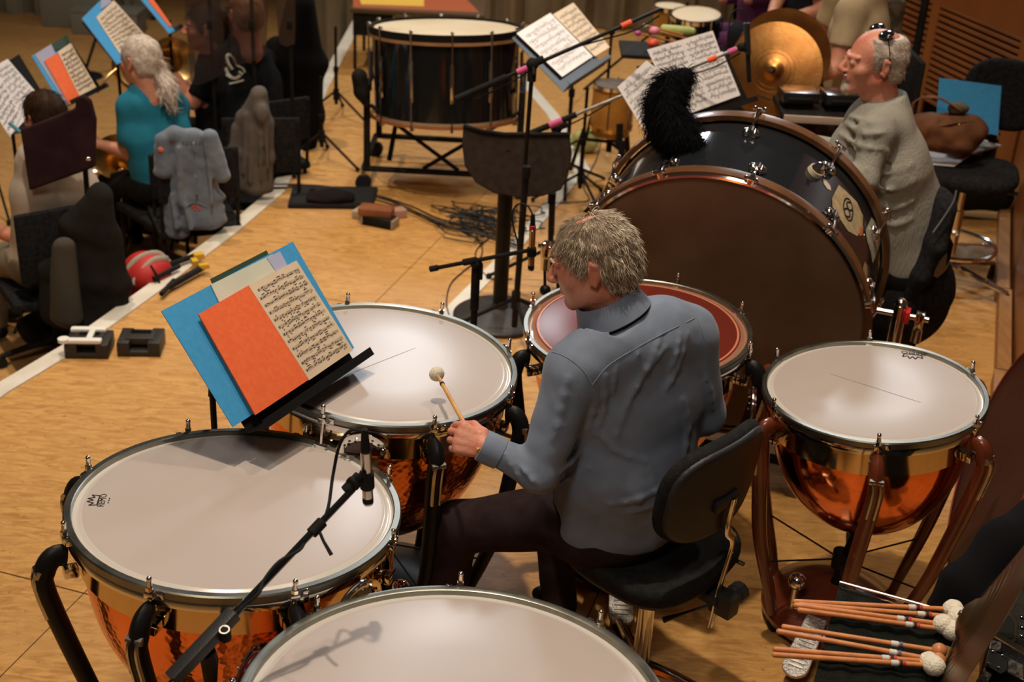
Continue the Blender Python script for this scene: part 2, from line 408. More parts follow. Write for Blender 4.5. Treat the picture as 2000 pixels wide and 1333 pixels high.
# panels of the stage floor, seams recessed
PW, PL = 1.53, 2.32
o0 = V((-1.31,3.38,0))
k = 0
for i in range(-3,5):
    for j in range(-4,7):
        c = [o0+ax_w*(PW*(i+a))+ax_l*(PL*(j+b)+(.0)) for a,b in ((0,0),(1,0),(1,1),(0,1))]
        # clip the panel by the stage edge
        bm = bmesh.new(); g = .0035; cc = sum(c, V())/4; q = [p+(cc-p).normalized()*g for p in c]
        f = bm.faces.new([bm.verts.new(p) for p in q])
        for (x0,y0),(x1,y1) in zip([(-2.6,-.6)]+EDGE, EDGE):
            dv = V((x1-x0,y1-y0,0)); nn = V((dv.y,-dv.x,0)).normalized()
            pass
        lo_, hi_ = min(p.y for p in q), max(p.y for p in q)
        segs = [(V((x0,y0,0)),V((x1,y1,0))) for (x0,y0),(x1,y1) in zip([(-2.6,-.6)]+EDGE, EDGE)]
        n_in = sum(inside_edge(p) for p in q)
        if n_in == 0 and not inside_edge(cc): bm.free(); continue
        if n_in < 4:
            for a,b in segs:
                if b.y < lo_ or a.y > hi_: continue
                dv = b-a; nn = V((dv.y,-dv.x,0)).normalized()
                # only edges that the convex left boundary shares with this panel
                bmesh.ops.bisect_plane(bm, geom=bm.verts[:]+bm.edges[:]+bm.faces[:], plane_co=a, plane_no=nn)
            for f in list(bm.faces):
                if not inside_edge(f.calc_center_median()): bm.faces.remove(f)
        fs = [x.verts[:] for x in bm.faces]
        if not fs: bm.free(); continue
        mb = MB(); ids = {}
        for x in fs:
            mb.poly([vv.co.copy() for vv in x] if x and (x[1].co-x[0].co).cross(x[2].co-x[1].co).z > 0 else [vv.co.copy() for vv in x][::-1], (0,0,1), .018)
        o = mb.build('floor_panel', FLOOR, floor, False); bm.free()
lower = MB().poly([(-14,-1,LOW),(-1.0,-1,LOW),(-1.0,16,LOW),(-14,16,LOW)], (0,0,1), .05).build('floor', FLOOR2, None, False); tag(lower, kind='structure')
# white edging of the stage and the second white edging line
def strip(name, pts, wd, z0=.0, th=.006, nrm=-1):
    m = MB(); L = []
    for i,p in enumerate(pts):
        a = V(pts[max(0,i-1)]); b = V(pts[min(len(pts)-1,i+1)]); t = (b-a).normalized(); L.append((V(p), V((-t.y,t.x,0))))
    for (p,n),(q,n2) in zip(L,L[1:]):
        a,b,c,d = p-n*wd/2, q-n2*wd/2, q+n2*wd/2, p+n*wd/2
        m.poly([V((x.x,x.y,z0+th)) for x in (a,b,c,d)], (0,0,1), th)
    return tag(m.build(name, STRIPM, None, False), kind='structure')
strip('trim_1', [(x-.03 if 0 else x, y, 0) for x,y in EDGE], .085, z0=-.004, th=.012)
strip('trim_2', [(-.42,5.15,0),(-.31,5.54,0),(-.06,6.27,0),(.13,6.91,0),(.36,7.70,0)], .075, th=.006)
strip('trim_3', [(.38,7.66,0),(.30,8.2,0),(.19,8.8,0),(.02,9.45,0),(-.2,10.4,0)], .08, th=.006)
# right wall: plain veneer beside the stage, then a slatted wall that turns inwards
def wall_board(name, p0, p1, z0, z1, th=.1):
    p0 = V(p0); p1 = V(p1); d = (p1-p0).normalized(); n = V((-d.y,d.x,0))
    m = MB().poly([V((p0.x,p0.y,z0)), V((p1.x,p1.y,z0)), V((p1.x,p1.y,z1)), V((p0.x,p0.y,z1))], n, -th)
    return m
K0 = V((3.06,8.0,0)); Kn = V((2.29,5.5,0)); near_d = (K0-Kn).normalized()
o = MB().box((0,0,0),(.1,3.8,3.4)); 
o = o.build('wall_right', WALLW, None, False); o['kind'] = 'structure'
o.location = (K0 - near_d*1.9) + V((near_d.y,-near_d.x,0))*.05 + V((0,0,1.3)); o.rotation_euler = (0,0,-math.atan2(near_d.x,near_d.y))
sd = V((-.295,.955,0)).normalized(); sn = V((-sd.y,sd.x,0)); sn = sn if sn.x < 0 else -sn    # towards the stage
bk = MB().box((0,0,0),(.06,6.2,3.6)).build('wall_right', mat('slot_black', (.008,.006,.005), rough=.9), None, False)
rz = -math.atan2(sd.x,sd.y); bk.location = K0+sd*3.1-sn*.045+V((0,0,1.25)); bk.rotation_euler = (0,0,rz); bk['kind'] = 'structure'
def wbox(name, s0, s1, h0, h1, th=.02, off=.01):
    m = MB().box((0,0,0), (th, s1-s0, h1-h0)); ob = bev(m.build(name, WALLW, bk, False), .002, 1)
    # in the frame of the backing board
    ob.location = (.045+off, (s0+s1)/2-3.1, (h0+h1)/2-1.25)
    if sn.dot(V((math.cos(rz),math.sin(rz),0))) < 0: ob.location.x *= -1
    return ob
def on_wall(px, py):                                # where a pixel ray meets the slatted wall
    d = ray(px,py); t = (K0+sn*0-CAM).dot(sn)/d.dot(sn); return CAM+d*t
def sh(px, py): p = on_wall(px,py); return (p-K0).dot(sd), p.z
SA0 = max(.02, sh(1998,87)[0]); SA1 = sh(1840,20)[0]; SB0 = sh(1823,24)[0]; SB1 = sh(1738,-14)[0]; HT = sh(1840,20)[1]+.02
wbox('stile', 0, SA0, -.5, HT+.02); wbox('stile', SA1, SB0, -.5, HT+.02); wbox('stile', SB1, SB1+.12, -.5, HT+.02)
wbox('top_panel', 0, 6.2, HT+.02, 3.0); PIT = (sh(1840,20)[1]-sh(1837,72)[1])/4
for k in range(15):
    for a,b in ((SA0,SA1),(SB0,SB1),(SB1+.12,SB1+1.3)):
        z = HT-.015-PIT*k; wbox('slat', a+.001, b-.001, z-PIT*.58, z-.0005)
        if k == 0: wbox('slat_rail', a+.001, b-.001, z+PIT*.36, HT+.0195)
# kerb board along the right of the stage
kb = thing('stage_kerb', 'pale wooden kerb board along the right edge of the stage floor', 'board', (2.18,5.48,0))
KW = mat('kerb_wood', (.40,.20,.075), (.30,.14,.05), scale=5, rough=.5, stretch=(6,1,6))
kd = (V((2.87,7.67,0))-V((2.18,5.48,0))).normalized(); kn = V((kd.y,-kd.x,0)); Rk = Matrix((kn,kd,V((0,0,1)))).transposed()
for a,b in ((-2.6,-.32),(-.31,.62),(.63,2.1)):
    bev(MB().box(V((2.18,5.48,0))+kd*(a+b)/2+kn*(.045+(.012 if a==-.31 else 0))+V((0,0,.04)), (.06,b-a-.004,.08), Rk).build('plank', KW, kb, False, world=True), .003)
# pleated curtain behind the stage
cm = MB(); nn = 92; vs = []
for i in range(nn+1):
    x = -2.15+i*.042; y = 11.35+.055*math.sin(i*.9)+.03*math.sin(i*2.3); vs += [V((x,y,-.45 if x<-1.5 else 0.01)), V((x,y,2.6))]
vs2 = [p+V((0,.02,0)) for p in vs]; n2 = len(vs)
fs = [(2*i,2*i+2,2*i+3,2*i+1) for i in range(nn)]+[(n2+2*i+1,n2+2*i+3,n2+2*i+2,n2+2*i) for i in range(nn)]
cm.add(vs+vs2, fs); o = cm.build('pleated_curtain', mat('curtain_cloth', (.23,.19,.12), (.17,.135,.085), scale=3, rough=.9), None)
tag(o, 'beige pleated curtain hanging behind the far edge of the stage', 'curtain')
wb_ = MB().box((-4,15.9,1.5),(22,.2,4.2)).build('wall_back', mat('dark_wall', (.06,.04,.025), (.03,.02,.012), scale=1.5, rough=.8), None, False); wb_['kind'] = 'structure'

cm = MB(); nn = 40; vs = []
for i in range(nn+1):
    x = -5.4+i*.045; y = 12.6+.05*math.sin(i*1.0)+.03*math.sin(i*2.3); vs += [V((x,y,LOW)), V((x,y,2.0))]
vs2 = [p+V((0,.02,0)) for p in vs]; n2 = len(vs); fs = [(2*i,2*i+2,2*i+3,2*i+1) for i in range(nn)]+[(n2+2*i+1,n2+2*i+3,n2+2*i+2,n2+2*i) for i in range(nn)]
cm.add(vs+vs2, fs); o = cm.build('pleated_curtain', mat('curtain_pale', (.26,.24,.19), (.19,.175,.13), scale=3, rough=.9), None)
tag(o, 'pale pleated curtain at the far left behind the horn players', 'curtain')
# ---------------------------------------------------------------- kettledrums
def crown(mb, M, s):
    pts = [(-.5,.0),(.5,.0),(.56,.42),(.30,.22),(.16,.58),(0,.26),(-.16,.58),(-.30,.22),(-.56,.42)]
    q = [M@V((x*s,y*s,0)) for x,y in pts]; n = M.to_3x3()@V((0,0,1)); th = s*.05
    for a,b in zip(q, q[1:]+q[:1]):
        d = (b-a).normalized(); w_ = d.cross(n)*th*.8; mb.poly([a-w_,b-w_,b+w_,a+w_], n, .0006)
def kettledrum(label, Cc, r, n, rods, struts, frame_m, bowl_m, logo=None, clear=False, group=None, crease=None, mark=None, depth=1.34, pedal=None, gauge=None):
    Cc = V(Cc); t = thing('kettledrum', label, 'kettledrum', (Cc.x,Cc.y,0), 0, group)
    q = V((0,0,1)).rotation_difference(V(n)); R = q.to_matrix()
    H = Matrix.Translation(Cc) @ R.to_4x4()
    def T_(m):
        m.v = [H@p for p in m.v]; return m
    seg = 96
    # bowl with a rolled lip, open at the top
    pr = []; rb = r*.90; dep = r*depth
    for i in range(0,19):
        a = PI/2*i/18; pr.append((max(rb*math.sin(a)**.92,.004), -.085-(dep-.085)*math.cos(a)**1.0))
    pr += [(rb*1.003,-.05),(rb*1.003,-.012)]
    inner = [(max(x-.006,.002), z+.006) for x,z in pr][::-1]
    T_(MB().lathe(pr+inner, seg)).build('bowl', bowl_m, t, world=True)
    # polished band round the lip
    T_(MB().lathe([(rb+.004,-.112),(rb+.012,-.112),(rb+.013,-.03),(rb+.004,-.03)], seg, closed=True)).build('lip_band', BAND_TAN if not clear else CHROME, t, world=True)
    # head: playing disc, raised bearing edge, collar
    hm = mat('clear_head_film', (.26,.045,.03), rough=.24, spec=.3, alpha=.5) if clear else HEADM
    e = r*.893
    hd = T_(MB().lathe([(.0005,0),(e*.5,0),(e-.006,0),(e,-.001)], seg)).build('head', hm, t, world=True, sharp=80)
    T_(MB().lathe([(e,-.001),(e+.003,-.0015),(e+.008,-.006),(r*.935,-.0075),(r*.952,-.006)], seg)).build('head_collar', mat('clear_collar_film',(.55,.28,.18),rough=.2,alpha=.6) if clear else HEADC, t, world=True, sharp=80)
    # counterhoop: flat flange with an upstanding rim, chrome lower edge
    T_(MB().lathe([(r*.948,-.006),(r*.952,.005),(r*.958,.0065),(r*.992,.0065),(r,.003),(r,-.013),(r*.985,-.016),(r*.955,-.016)], seg, closed=True)).build('hoop', HOOPM, t, world=True, sharp=30)
    T_(MB().lathe([(r*.955,-.0165),(r*.99,-.0165),(r*.995,-.021),(r*.993,-.036),(r*.975,-.038),(r*.955,-.036)], seg, closed=True)).build('hoop_skirt', CHROME, t, world=True, sharp=30)
    if clear:
        T_(MB().lathe([(e*.965,.0012),(e*.975,.0022),(e*.985,.0012),(e*.975,.0004)], seg, closed=True)).build('head_ring', mat('ring_amber',(.62,.22,.12),rough=.3), t, world=True)
    # tension rods with tee heads and lugs
    for a in rods:
        a = math.radians(a); u = V((math.cos(a),math.sin(a),0)); w_ = V((-u.y,u.x,0)); p = u*(r*1.012)
        m = MB(); z = V((0,0,1))
        m.cyl(p+z*.022, p-z*.10, .0042, n=8)
        m.cyl(p+z*.012, p+z*.003, .0085, n=6); m.cyl(p+z*.030, p+z*.014, .0055, .0062, n=10); m.sph(p+z*.033, .0068, 10)
        m.box(p-u*.008-z*.008, (.03,.022,.016), Matrix((u,w_,z)).transposed(), .003)
        rr = T_(m).build('tension_rod', CHROME, t, world=True)
        m = MB(); m.box(p-u*.012-z*.098, (.034,.03,.026), Matrix((u,w_,z)).transposed(), .004)
        m.cyl(p-z*.085+w_*.02, p-z*.085-w_*.02, .006, n=8)
        T_(m).build('lug', CHROME, t, world=True)
        T_(MB().box(p+w_*.026-z*.004-u*.006,(.018,.016,.016),Matrix((u,w_,z)).transposed(), .003)).build('hoop_stud', CHROME, t, world=True)
    # struts: cast arms that bulge outward below the hoop and sweep in to the base
    bz = .10; ar = MB()
    for a in struts:
        a = math.radians(a); u = V((math.cos(a),math.sin(a),0)); z = V((0,0,1)); w_ = V((-u.y,u.x,0))
        top = [H@(u*(r*1.0)-z*.052), H@(u*(r*1.075)-z*.052), H@(u*(r*1.125)-z*.085), H@(u*(r*1.12)-z*.15)]
        B = V((Cc.x,Cc.y,0))
        low = [B+u*(r*.97)+z*.42, B+u*(r*.86)+z*.28, B+u*(r*.74)+z*.16, B+u*(r*.66)+z*.07]
        pts = smoothp(top+low, 4); L = len(pts)
        rs = [(.013+.010*math.sin(PI*min(1,i/(L-1)*1.1))**.6, .013+.012*(1-i/(L-1))+.004) for i in range(L)]
        sm = MB().tube(pts, rs, 12, flat=w_); so = sm.build('strut', frame_m, t, world=True)
        # chrome clevis on the outside of the arm with an inset groove
        m = MB(); g = pts[int(L*.30):int(L*.50)]
        for s in (-1,1): m.tube([p+w_*s*.010+u*.014 for p in g], (.005,.013), 6, flat=w_)
        m.cyl(g[0]+w_*.019+u*.016, g[0]-w_*.019+u*.016, .010, n=10); m.cyl(g[len(g)//2]+w_*.012+u*.014, g[len(g)//2]-w_*.012+u*.014, .008, n=10); m.cyl(g[-1]+w_*.013+u*.012, g[-1]-w_*.013+u*.012, .007, n=8)
        m.build('clevis', STEEL, so, world=True)
    # base: domed casting, central spindle, spider rods, casters
    c0 = V((Cc.x,Cc.y,0))
    MB().lathe([(.001,.15),(.05,.148),(.12,.125),(.20,.09),(r*.66,.07),(r*.69,.055),(r*.68,.035),(.05,.03),(.001,.03)], 48, c=c0).build('base', frame_m, t, world=True)
    bowlbot = H@V((0,0,-dep))
    MB().cyl(c0+V((0,0,.14)), bowlbot+V((0,0,.01)), .018, .014, n=16).build('spindle', BLACKP, t, world=True)
    m = MB()
    for a in struts:
        a = math.radians(a); u = V((math.cos(a),math.sin(a),0)); m.cyl(c0+V((0,0,.24)), c0+u*r*.86+V((0,0,.28)), .003, n=6)
    m.cyl(c0+V((0,0,.21)), c0+V((0,0,.27)), .026, n=16); m.build('spider', BLACKP, t, world=True)
    for k in range(3):
        a = math.radians(struts[0]+120*k); u = V((math.cos(a),math.sin(a),0)); w_ = V((-u.y,u.x,0)); p = c0+u*r*.6
        m = MB(); m.cyl(p+V((0,0,.028))+w_*.012, p+V((0,0,.028))-w_*.012, .028, n=16); m.build('caster', RUBBER, t, world=True)
        
    if pedal:
        a = math.radians(pedal); u = V((math.cos(a),math.sin(a),0)); w_ = V((-u.y,u.x,0)); z = V((0,0,1)); p0 = c0+u*(r*.55)+z*.13; p1 = c0+u*(r*1.22)+z*.055
        d = (p1-p0).normalized(); nn = w_.cross(d).normalized(); nn = nn if nn.z > 0 else -nn
        L = (p1-p0).length; o_ = []
        for k in range(9): b = -PI/2+PI*k/8; o_.append(p1-d*.04+d*.04*math.cos(b)+w_*.04*math.sin(b))
        o_ += [p0+w_*.032, p0-w_*.032]
        if (o_[1]-o_[0]).cross(o_[2]-o_[1]).dot(nn) < 0: o_ = o_[::-1]
        pd = bev(MB().poly(o_, nn, .014).build('pedal_plate', mat('cast_aluminium', (.40,.38,.35), (.50,.48,.45), scale=40, rough=.45, metal=.8, bump=.5, bscale=130), t, False, world=True), .003)
        m = MB()
        for k in range(11):
            s = .16+.68*k/10; m.box(p0+d*L*s+nn*.002, (.046,.005,.004), Matrix((w_,d,nn)).transposed())
        m.build('grip_rib', STEEL, pd, world=True)
        m = MB().tube([c0+u*r*.4+z*.10, c0+u*r*.6+z*.10, p1-d*.10-nn*.02, p1-d*.02-nn*.022], (.022,.012), 8, flat=w_); m.build('pedal_arm', frame_m, t, world=True)
        m = MB().sph(c0+u*r*.42-w_*.09+z*.20, .028, 16); m.cyl(c0+u*r*.42-w_*.09+z*.20, c0+u*r*.42-w_*.09+z*.08, .012, n=12); m.build('tension_knob', CHROME, t, world=True)
    if gauge:
        a = math.radians(gauge); u = V((math.cos(a),math.sin(a),0)); w_ = V((-u.y,u.x,0)); z = V((0,0,1)); c = u*(r*1.035)-z*.055
        arc = [c+u*.012+w_*.062*math.cos(PI*k/14)+z*.055*math.sin(PI*k/14)-z*.02 for k in range(15)]
        m = MB().tube(arc, (.004,.012), 6, flat=u); gr = T_(m).build('gauge_rim', CHROME, t, world=True)
        m = MB().poly([p-u*.004 for p in arc], u, .006); T_(m).build('gauge_face', mat('gauge_dark_red',(.05,.008,.006),rough=.12,coat=.5), gr, world=True)
        m = MB()
        for k in range(7): 
            b = PI*(k+1)/8; m.cyl(c+u*.02+w_*.052*math.cos(b)+z*(.046*math.sin(b)-.02), c+u*.026+w_*.056*math.cos(b)+z*(.05*math.sin(b)-.02), .004, n=6)
        T_(m).build('note_marker', CHROME, gr, world=True)
        m = MB().poly([c+u*.016+w_*x+z*y for x,y in ((-.045,-.024),(.045,-.024),(.04,-.05),(0,-.068),(-.04,-.05))], u, .004); T_(m).build('maker_plate', STEEL, gr, world=True)
    if logo:
        la, ls, ld = logo; p = H@V((la[0],la[1],.0007)); M = Matrix.Translation(p)@R.to_4x4()@Matrix.Rotation(math.radians(ld),4,'Z')
        tx = text('head_lettering', 'REMO', ls*.52, INK, t, Matrix.Translation(-V(t['org']))@M@Matrix.Translation((0,-ls*.2,0)), .0002, 1.0)
        m = MB(); crown(m, M@Matrix.Translation((0,ls*.02,0)), ls); m.v = m.v; m.build('head_crown_mark', INK, t, world=True, smooth=False)
        m = MB(); g = V((0,0,.0002))
        for k in range(3): m.poly([M@V((x*ls,y*ls,0)) for x,y in ((-.3+k*.22,-.56),(-.16+k*.22,-.56),(-.16+k*.22,-.50),(-.3+k*.22,-.50))], R@V((0,0,1)), .0004)
        m.build('head_small_print', INK, t, world=True, smooth=False)
    if crease:
        (x0,y0),(x1,y1) = crease; a_ = V((x0,y0,.0006)); b_ = V((x1,y1,.0006)); d = (b_-a_).normalized(); w_ = V((-d.y,d.x,0))*.0009
        T_(MB().poly([a_-w_*.3,b_-w_*.3,b_+w_*.3,(a_+b_)/2+w_,a_+w_*.3], (0,0,1), .0005)).build('head_line', mat('pencil_line',(.12,.10,.09),rough=.6), t, world=True, smooth=False)
    return t
def loc_on(k, px, py):
    cx,cy,cz,r,a,b = DR[k]; n = V((a,b,1)).normalized(); Cc = V((cx,cy,cz)); d = ray(px,py); t = (Cc-CAM).dot(n)/d.dot(n)
    p = V((0,0,1)).rotation_difference(n).to_matrix().transposed()@(CAM+d*t-Cc); return (p.x,p.y)
DR = {1:(-.647,2.698,.831,.401,.044,.066),2:(-.357,3.405,.878,.380,.071,.005),3:(.388,3.738,.871,.357,-.035,-.018),4:(1.067,3.456,.846,.323,-.085,.009),5:(-.072,2.048,.824,.438,.017,.092)}
G8 = lambda o: [o+45*k for k in range(8)]
def kd_(k, label, rods, struts, fm, bm_, **kw):
    cx,cy,cz,r,a,b = DR[k]; return kettledrum(label, (cx,cy,cz), r, (a,b,1), rods, struts, fm, bm_, **kw)
kd_(1, 'large hammered copper kettledrum at lower left, under the boom microphone', G8(-15), [-150,-105,-60,165], BLACKP, COPH, logo=(loc_on(1,193,978),.044,98), gauge=-38, pedal=20)
kd_(2, 'hammered copper kettledrum with a mallet held over its white head', G8(-20), [-65,-20,70,160], BLACKP, COPH, depth=1.46, crease=(loc_on(2,690,728),loc_on(2,812,680)), gauge=-92, pedal=-40)
kd_(3, 'kettledrum with a see-through reddish head, behind the seated player', G8(-25), [-160,-115,-25,-70,65], BLACKP, COPH, clear=True, pedal=-90)
kd_(4, 'smooth copper kettledrum with red-brown frame at the right', [80,140,-160,-100,-45,17], [-160,-100,-45,17,140], COPP, COPS, logo=(loc_on(4,1783,693),.052,164), crease=(loc_on(4,1622,731),loc_on(4,1799,787)), gauge=172, pedal=-118, depth=1.42)
kd_(5, 'largest kettledrum, cropped by the bottom edge, nearest of all', G8(2), [-133,-43,47,137], BLACKP, COPH, gauge=160)
# photographs show a music tray felt ring on none of the heads

# ---------------------------------------------------------------- big bass drum on its swivel stand
def bass_drum():
    c = V((.677,4.166,.743)); r = .54; D = .45; ya, ti = math.radians(19.3), math.radians(11)
    n = V((math.sin(ya)*math.cos(ti), math.cos(ya)*math.cos(ti), math.sin(ti)))
    t = thing('bass_drum', 'big black concert bass drum on its side with a brown skin head', 'bass drum', (c.x,c.y,0))
    up = (V((0,0,1))-n*n.z).normalized(); rt = n.cross(up)           # rt points to the left seen from the camera
    rt = -rt if rt.x < 0 else rt
    def P(a, rad, z): return c + (rt*math.cos(a)+up*math.sin(a))*rad + n*z
    rs = r*.945
    m = MB().lathe([(rs,.03),(rs+.001,.2),(rs,D-.03),(rs-.012,D-.03),(rs-.012,.03)], 96, c=c, axis=n, closed=True); m.build('shell', mat('black_lacquer', (.010,.013,.017), (.016,.018,.022), scale=3, rough=.13, coat=.6), t, world=True, sharp=30)
    SK = mat('brown_skin_head', (.23,.145,.082), (.12,.065,.036), scale=2.2, rough=.5, detail=6, bump=.05, bscale=60)
    MB().lathe([(.0005,.012),(rs*.5,.012),(rs-.004,.012),(rs+.004,.018),(rs+.006,.03)], 96, c=c, axis=n).build('front_head', SK, t, world=True)
    MB().lathe([(rs+.006,D-.03),(rs-.004,D-.014),(rs*.5,D-.013),(.0005,D-.013)], 96, c=c, axis=n).build('back_head', SK, t, world=True)
    HW = mat('hoop_wood', (.17,.075,.03), (.11,.045,.018), scale=12, rough=.3, coat=.5)
    for z0,s in ((0,1),(D,-1)):
        MB().lathe([(r-.018,z0),(r,z0),(r+.002,z0+s*.02),(r,z0+s*.042),(r-.018,z0+s*.042)][::s], 96, c=c, axis=n, closed=True).build('hoop', HW, t, world=True, sharp=30)
        MB().lathe([(r-.022,z0-s*.003),(r-.012,z0-s*.005),(r-.006,z0+s*.001),(r-.018,z0+s*.006)][::s], 96, c=c, axis=n, closed=True).build('hoop_inlay', CHROME, t, world=True)
    angs = [101+s for s in (0,-30,-62,-92,-122,38,75,-152,-182,108)]
    for k,a in enumerate([P_ for P_ in (16,48,80,112,144,176,208,240,272,304,336)]):
        a = math.radians(a)
        for z0,s in ((0,1),(D,-1)):
            e = (rt*math.cos(a)+up*math.sin(a)); w_ = n.cross(e); aa = a + (.0 if s > 0 else .14)
            e = (rt*math.cos(aa)+up*math.sin(aa)); w_ = n.cross(e)
            m = MB(); b0 = c+e*(r+.012)+n*(z0+s*.02); b1 = c+e*(rs+.022)+n*(z0+s*.115)
            m.tube([c+e*(r-.012)+n*(z0-s*.006), c+e*(r+.012)+n*(z0-s*.006), b0, (b0+b1)/2, b1], [(.011,.004),(.012,.006),.007,.0045,.0045], 8, flat=w_)
            m.cyl(b0-n*s*.03-w_*.016, b0-n*s*.03+w_*.016, .0065, n=8); m.sph(b0-n*s*.03-w_*.017, .008, 8); m.sph(b0-n*s*.03+w_*.017, .008, 8)
            m.build('claw_screw', CHROME, t, world=True)
            m = MB(); m.sph(b1+w_*.014-e*.012, .017, 10); m.sph(b1-w_*.014-e*.012, .017, 10); m.cyl(b1-e*.026, b1+e*.004, .014, n=10); m.cyl(b1-n*s*.018,b1+n*s*.012,.0085,n=10)
            m.build('lug', CHROME, t, world=True)
    # cymbal bracket bolt, stickers on the shell
    def onshell(a, z, rr=0): return P(math.radians(a), rs+.0015+rr, z)
    def pick(px, py):
        d = ray(px,py); best = None
        A = d - n*d.dot(n); B = (CAM-c)-n*(CAM-c).dot(n); q = (A.dot(A), 2*A.dot(B), B.dot(B)-rs*rs); dis = max(0,q[1]**2-4*q[0]*q[2]); tt = (-q[1]-math.sqrt(dis))/(2*q[0])
        p = CAM+d*tt; v = p-c; return math.degrees(math.atan2(v.dot(up), v.dot(rt))), v.dot(n)
    def patch(name, px, m_, off=.0012):
        az = [pick(*p) for p in px]; a0 = sum(a for a,_ in az)/len(az); z0 = sum(z for _,z in az)/len(az); mb = MB(); vs = []
        rings = 3; N = len(az)
        for k in range(rings+1):
            f = k/rings
            for a,z in az: vs.append(onshell(a0+(a-a0)*f, z0+(z-z0)*f, off))
        fs = [(k*N+i, k*N+(i+1)%N, (k+1)*N+(i+1)%N, (k+1)*N+i) for k in range(rings) for i in range(N)]
        mb.add(vs, fs); return mb.build(name, m_, t, world=True)
    STK = mat('sticker_parchment', (.50,.40,.24), (.38,.28,.15), scale=40, rough=.6)
    stk = patch('sticker', [(1637,362),(1652,375),(1672,395),(1684,422),(1683,448),(1673,462),(1655,452),(1640,430),(1625,405),(1624,388)], STK)
    a0,z0 = pick(1655,410)
    m = MB(); ring = []
    for k in range(25):
        b = 2*PI*k/24; ring.append((a0+2.9*math.cos(b)+.9*math.sin(b), z0+.052*math.sin(b)))
    m.tube([onshell(a,z,.002) for a,z in ring], .0025, 5)
    for dz in (-.022,.022):
        m.tube([onshell(a0+1.6*math.sin(k/10*PI*1.5+ (0 if dz>0 else PI)), z0+dz+.02*math.cos(k/10*PI*1.5+(0 if dz>0 else PI)), .002) for k in range(11)], .0028, 5)
    m.build('sticker_emblem', INK, stk, world=True)
    patch('sticker', [(1606,350),(1613,353),(1621,365),(1622,373),(1615,370),(1608,360)], mat('sticker_white',(.6,.52,.42),rough=.6))
    patch('sticker', [(1701,425),(1712,440),(1723,458),(1716,480),(1708,502),(1703,515),(1699,492),(1692,470),(1689,450)], mat('torn_label',(.50,.47,.38),(.30,.27,.2),scale=60,rough=.7))
    patch('sticker', [(1688,511),(1692,520),(1693,535),(1690,545),(1686,538),(1684,522)], mat('sticker_tan',(.42,.30,.17),rough=.6))
    patch('sticker', [(1679,445),(1685,443),(1683,460),(1677,462)], mat('sticker_orange',(.55,.16,.05),rough=.6))
    a1,z1 = pick(1591,338); e = (onshell(a1,z1,1)-onshell(a1,z1,0)).normalized(); p = onshell(a1,z1)
    m = MB().cyl(p, p+e*.016, .030, .028, n=20); fw = m.build('felt_washer', mat('felt_ring',(.55,.46,.33),rough=.9), t, world=True)
    m = MB().cyl(p+e*.016, p+e*.032, .024, .015, n=16); m.cyl(p+e*.03,p+e*.05,.006,n=8); m.box(p+e*.042,(.034,.008,.009),Matrix((rt,n,e)).transposed(),.002); m.build('wing_bolt', CHROME, fw, world=True)
    # the swivel stand: square ring frame, uprights with chrome clamps, feet
    q = V((rt.x,rt.y,0)).normalized(); nz = V((n.x,n.y,0)).normalized()
    cx = c + n*D/2
    for s in (1,-1):
        side = V((cx.x,cx.y,0)) + q*s*(r+.07)
        m = MB().tube([side+V((0,0,cx.z-.03)), side+V((0,0,.08)) ], .02, 12); m.tube([side+V((0,0,.09))-nz*.32, side+V((0,0,.09))+nz*.32], .019, 10); m.build('upright', BLACKP, t, world=True)
        for f in (-1,1):
            p = side+nz*.31*f; MB().cyl(p+V((.012,0,.035)), p+V((-.012,0,.035)), .035, n=18).build('caster', RUBBER, t, world=True)
        m = MB(); h0 = side+V((0,0,cx.z-.02))
        m.cyl(h0-q*s*.075, h0+q*s*.10, .011, n=12); m.cyl(h0+V((0,0,.035)), h0-V((0,0,.11)), .023, n=14); m.sph(h0+V((0,0,.04)), .022, 12)
        m.box(h0+q*s*.07-V((0,0,.01)), (.03,.045,.06), Matrix((q,nz,V((0,0,1)))).transposed(), .006); m.cyl(h0+q*s*.07-V((0,0,.04)), h0+q*s*.07-V((0,0,.09)), .018, n=12)
        sw = m.build('swivel_clamp', CHROME, t, world=True)
        MB().box(h0+q*s*.028, (.016,.05,.044), Matrix((q,nz,V((0,0,1)))).transposed(), .003).build('clamp_tape', mat('red_tape',(.55,.02,.02),rough=.5), sw, world=True)
        m = MB().cyl(h0+q*s*.07-V((0,0,.09)), h0+q*s*.065-V((0,0,.16)), .006, n=8); m.sph(h0+q*s*.063-V((0,0,.175)), .022, 12); m.build('locking_lever', BLACKP, sw, world=True)
    lo_ = V((cx.x,cx.y,.09)); MB().tube([lo_-q*(r+.07), lo_+q*(r+.07)], .019, 10).build('cross_bar', BLACKP, t, world=True)
    return t
bass_drum()
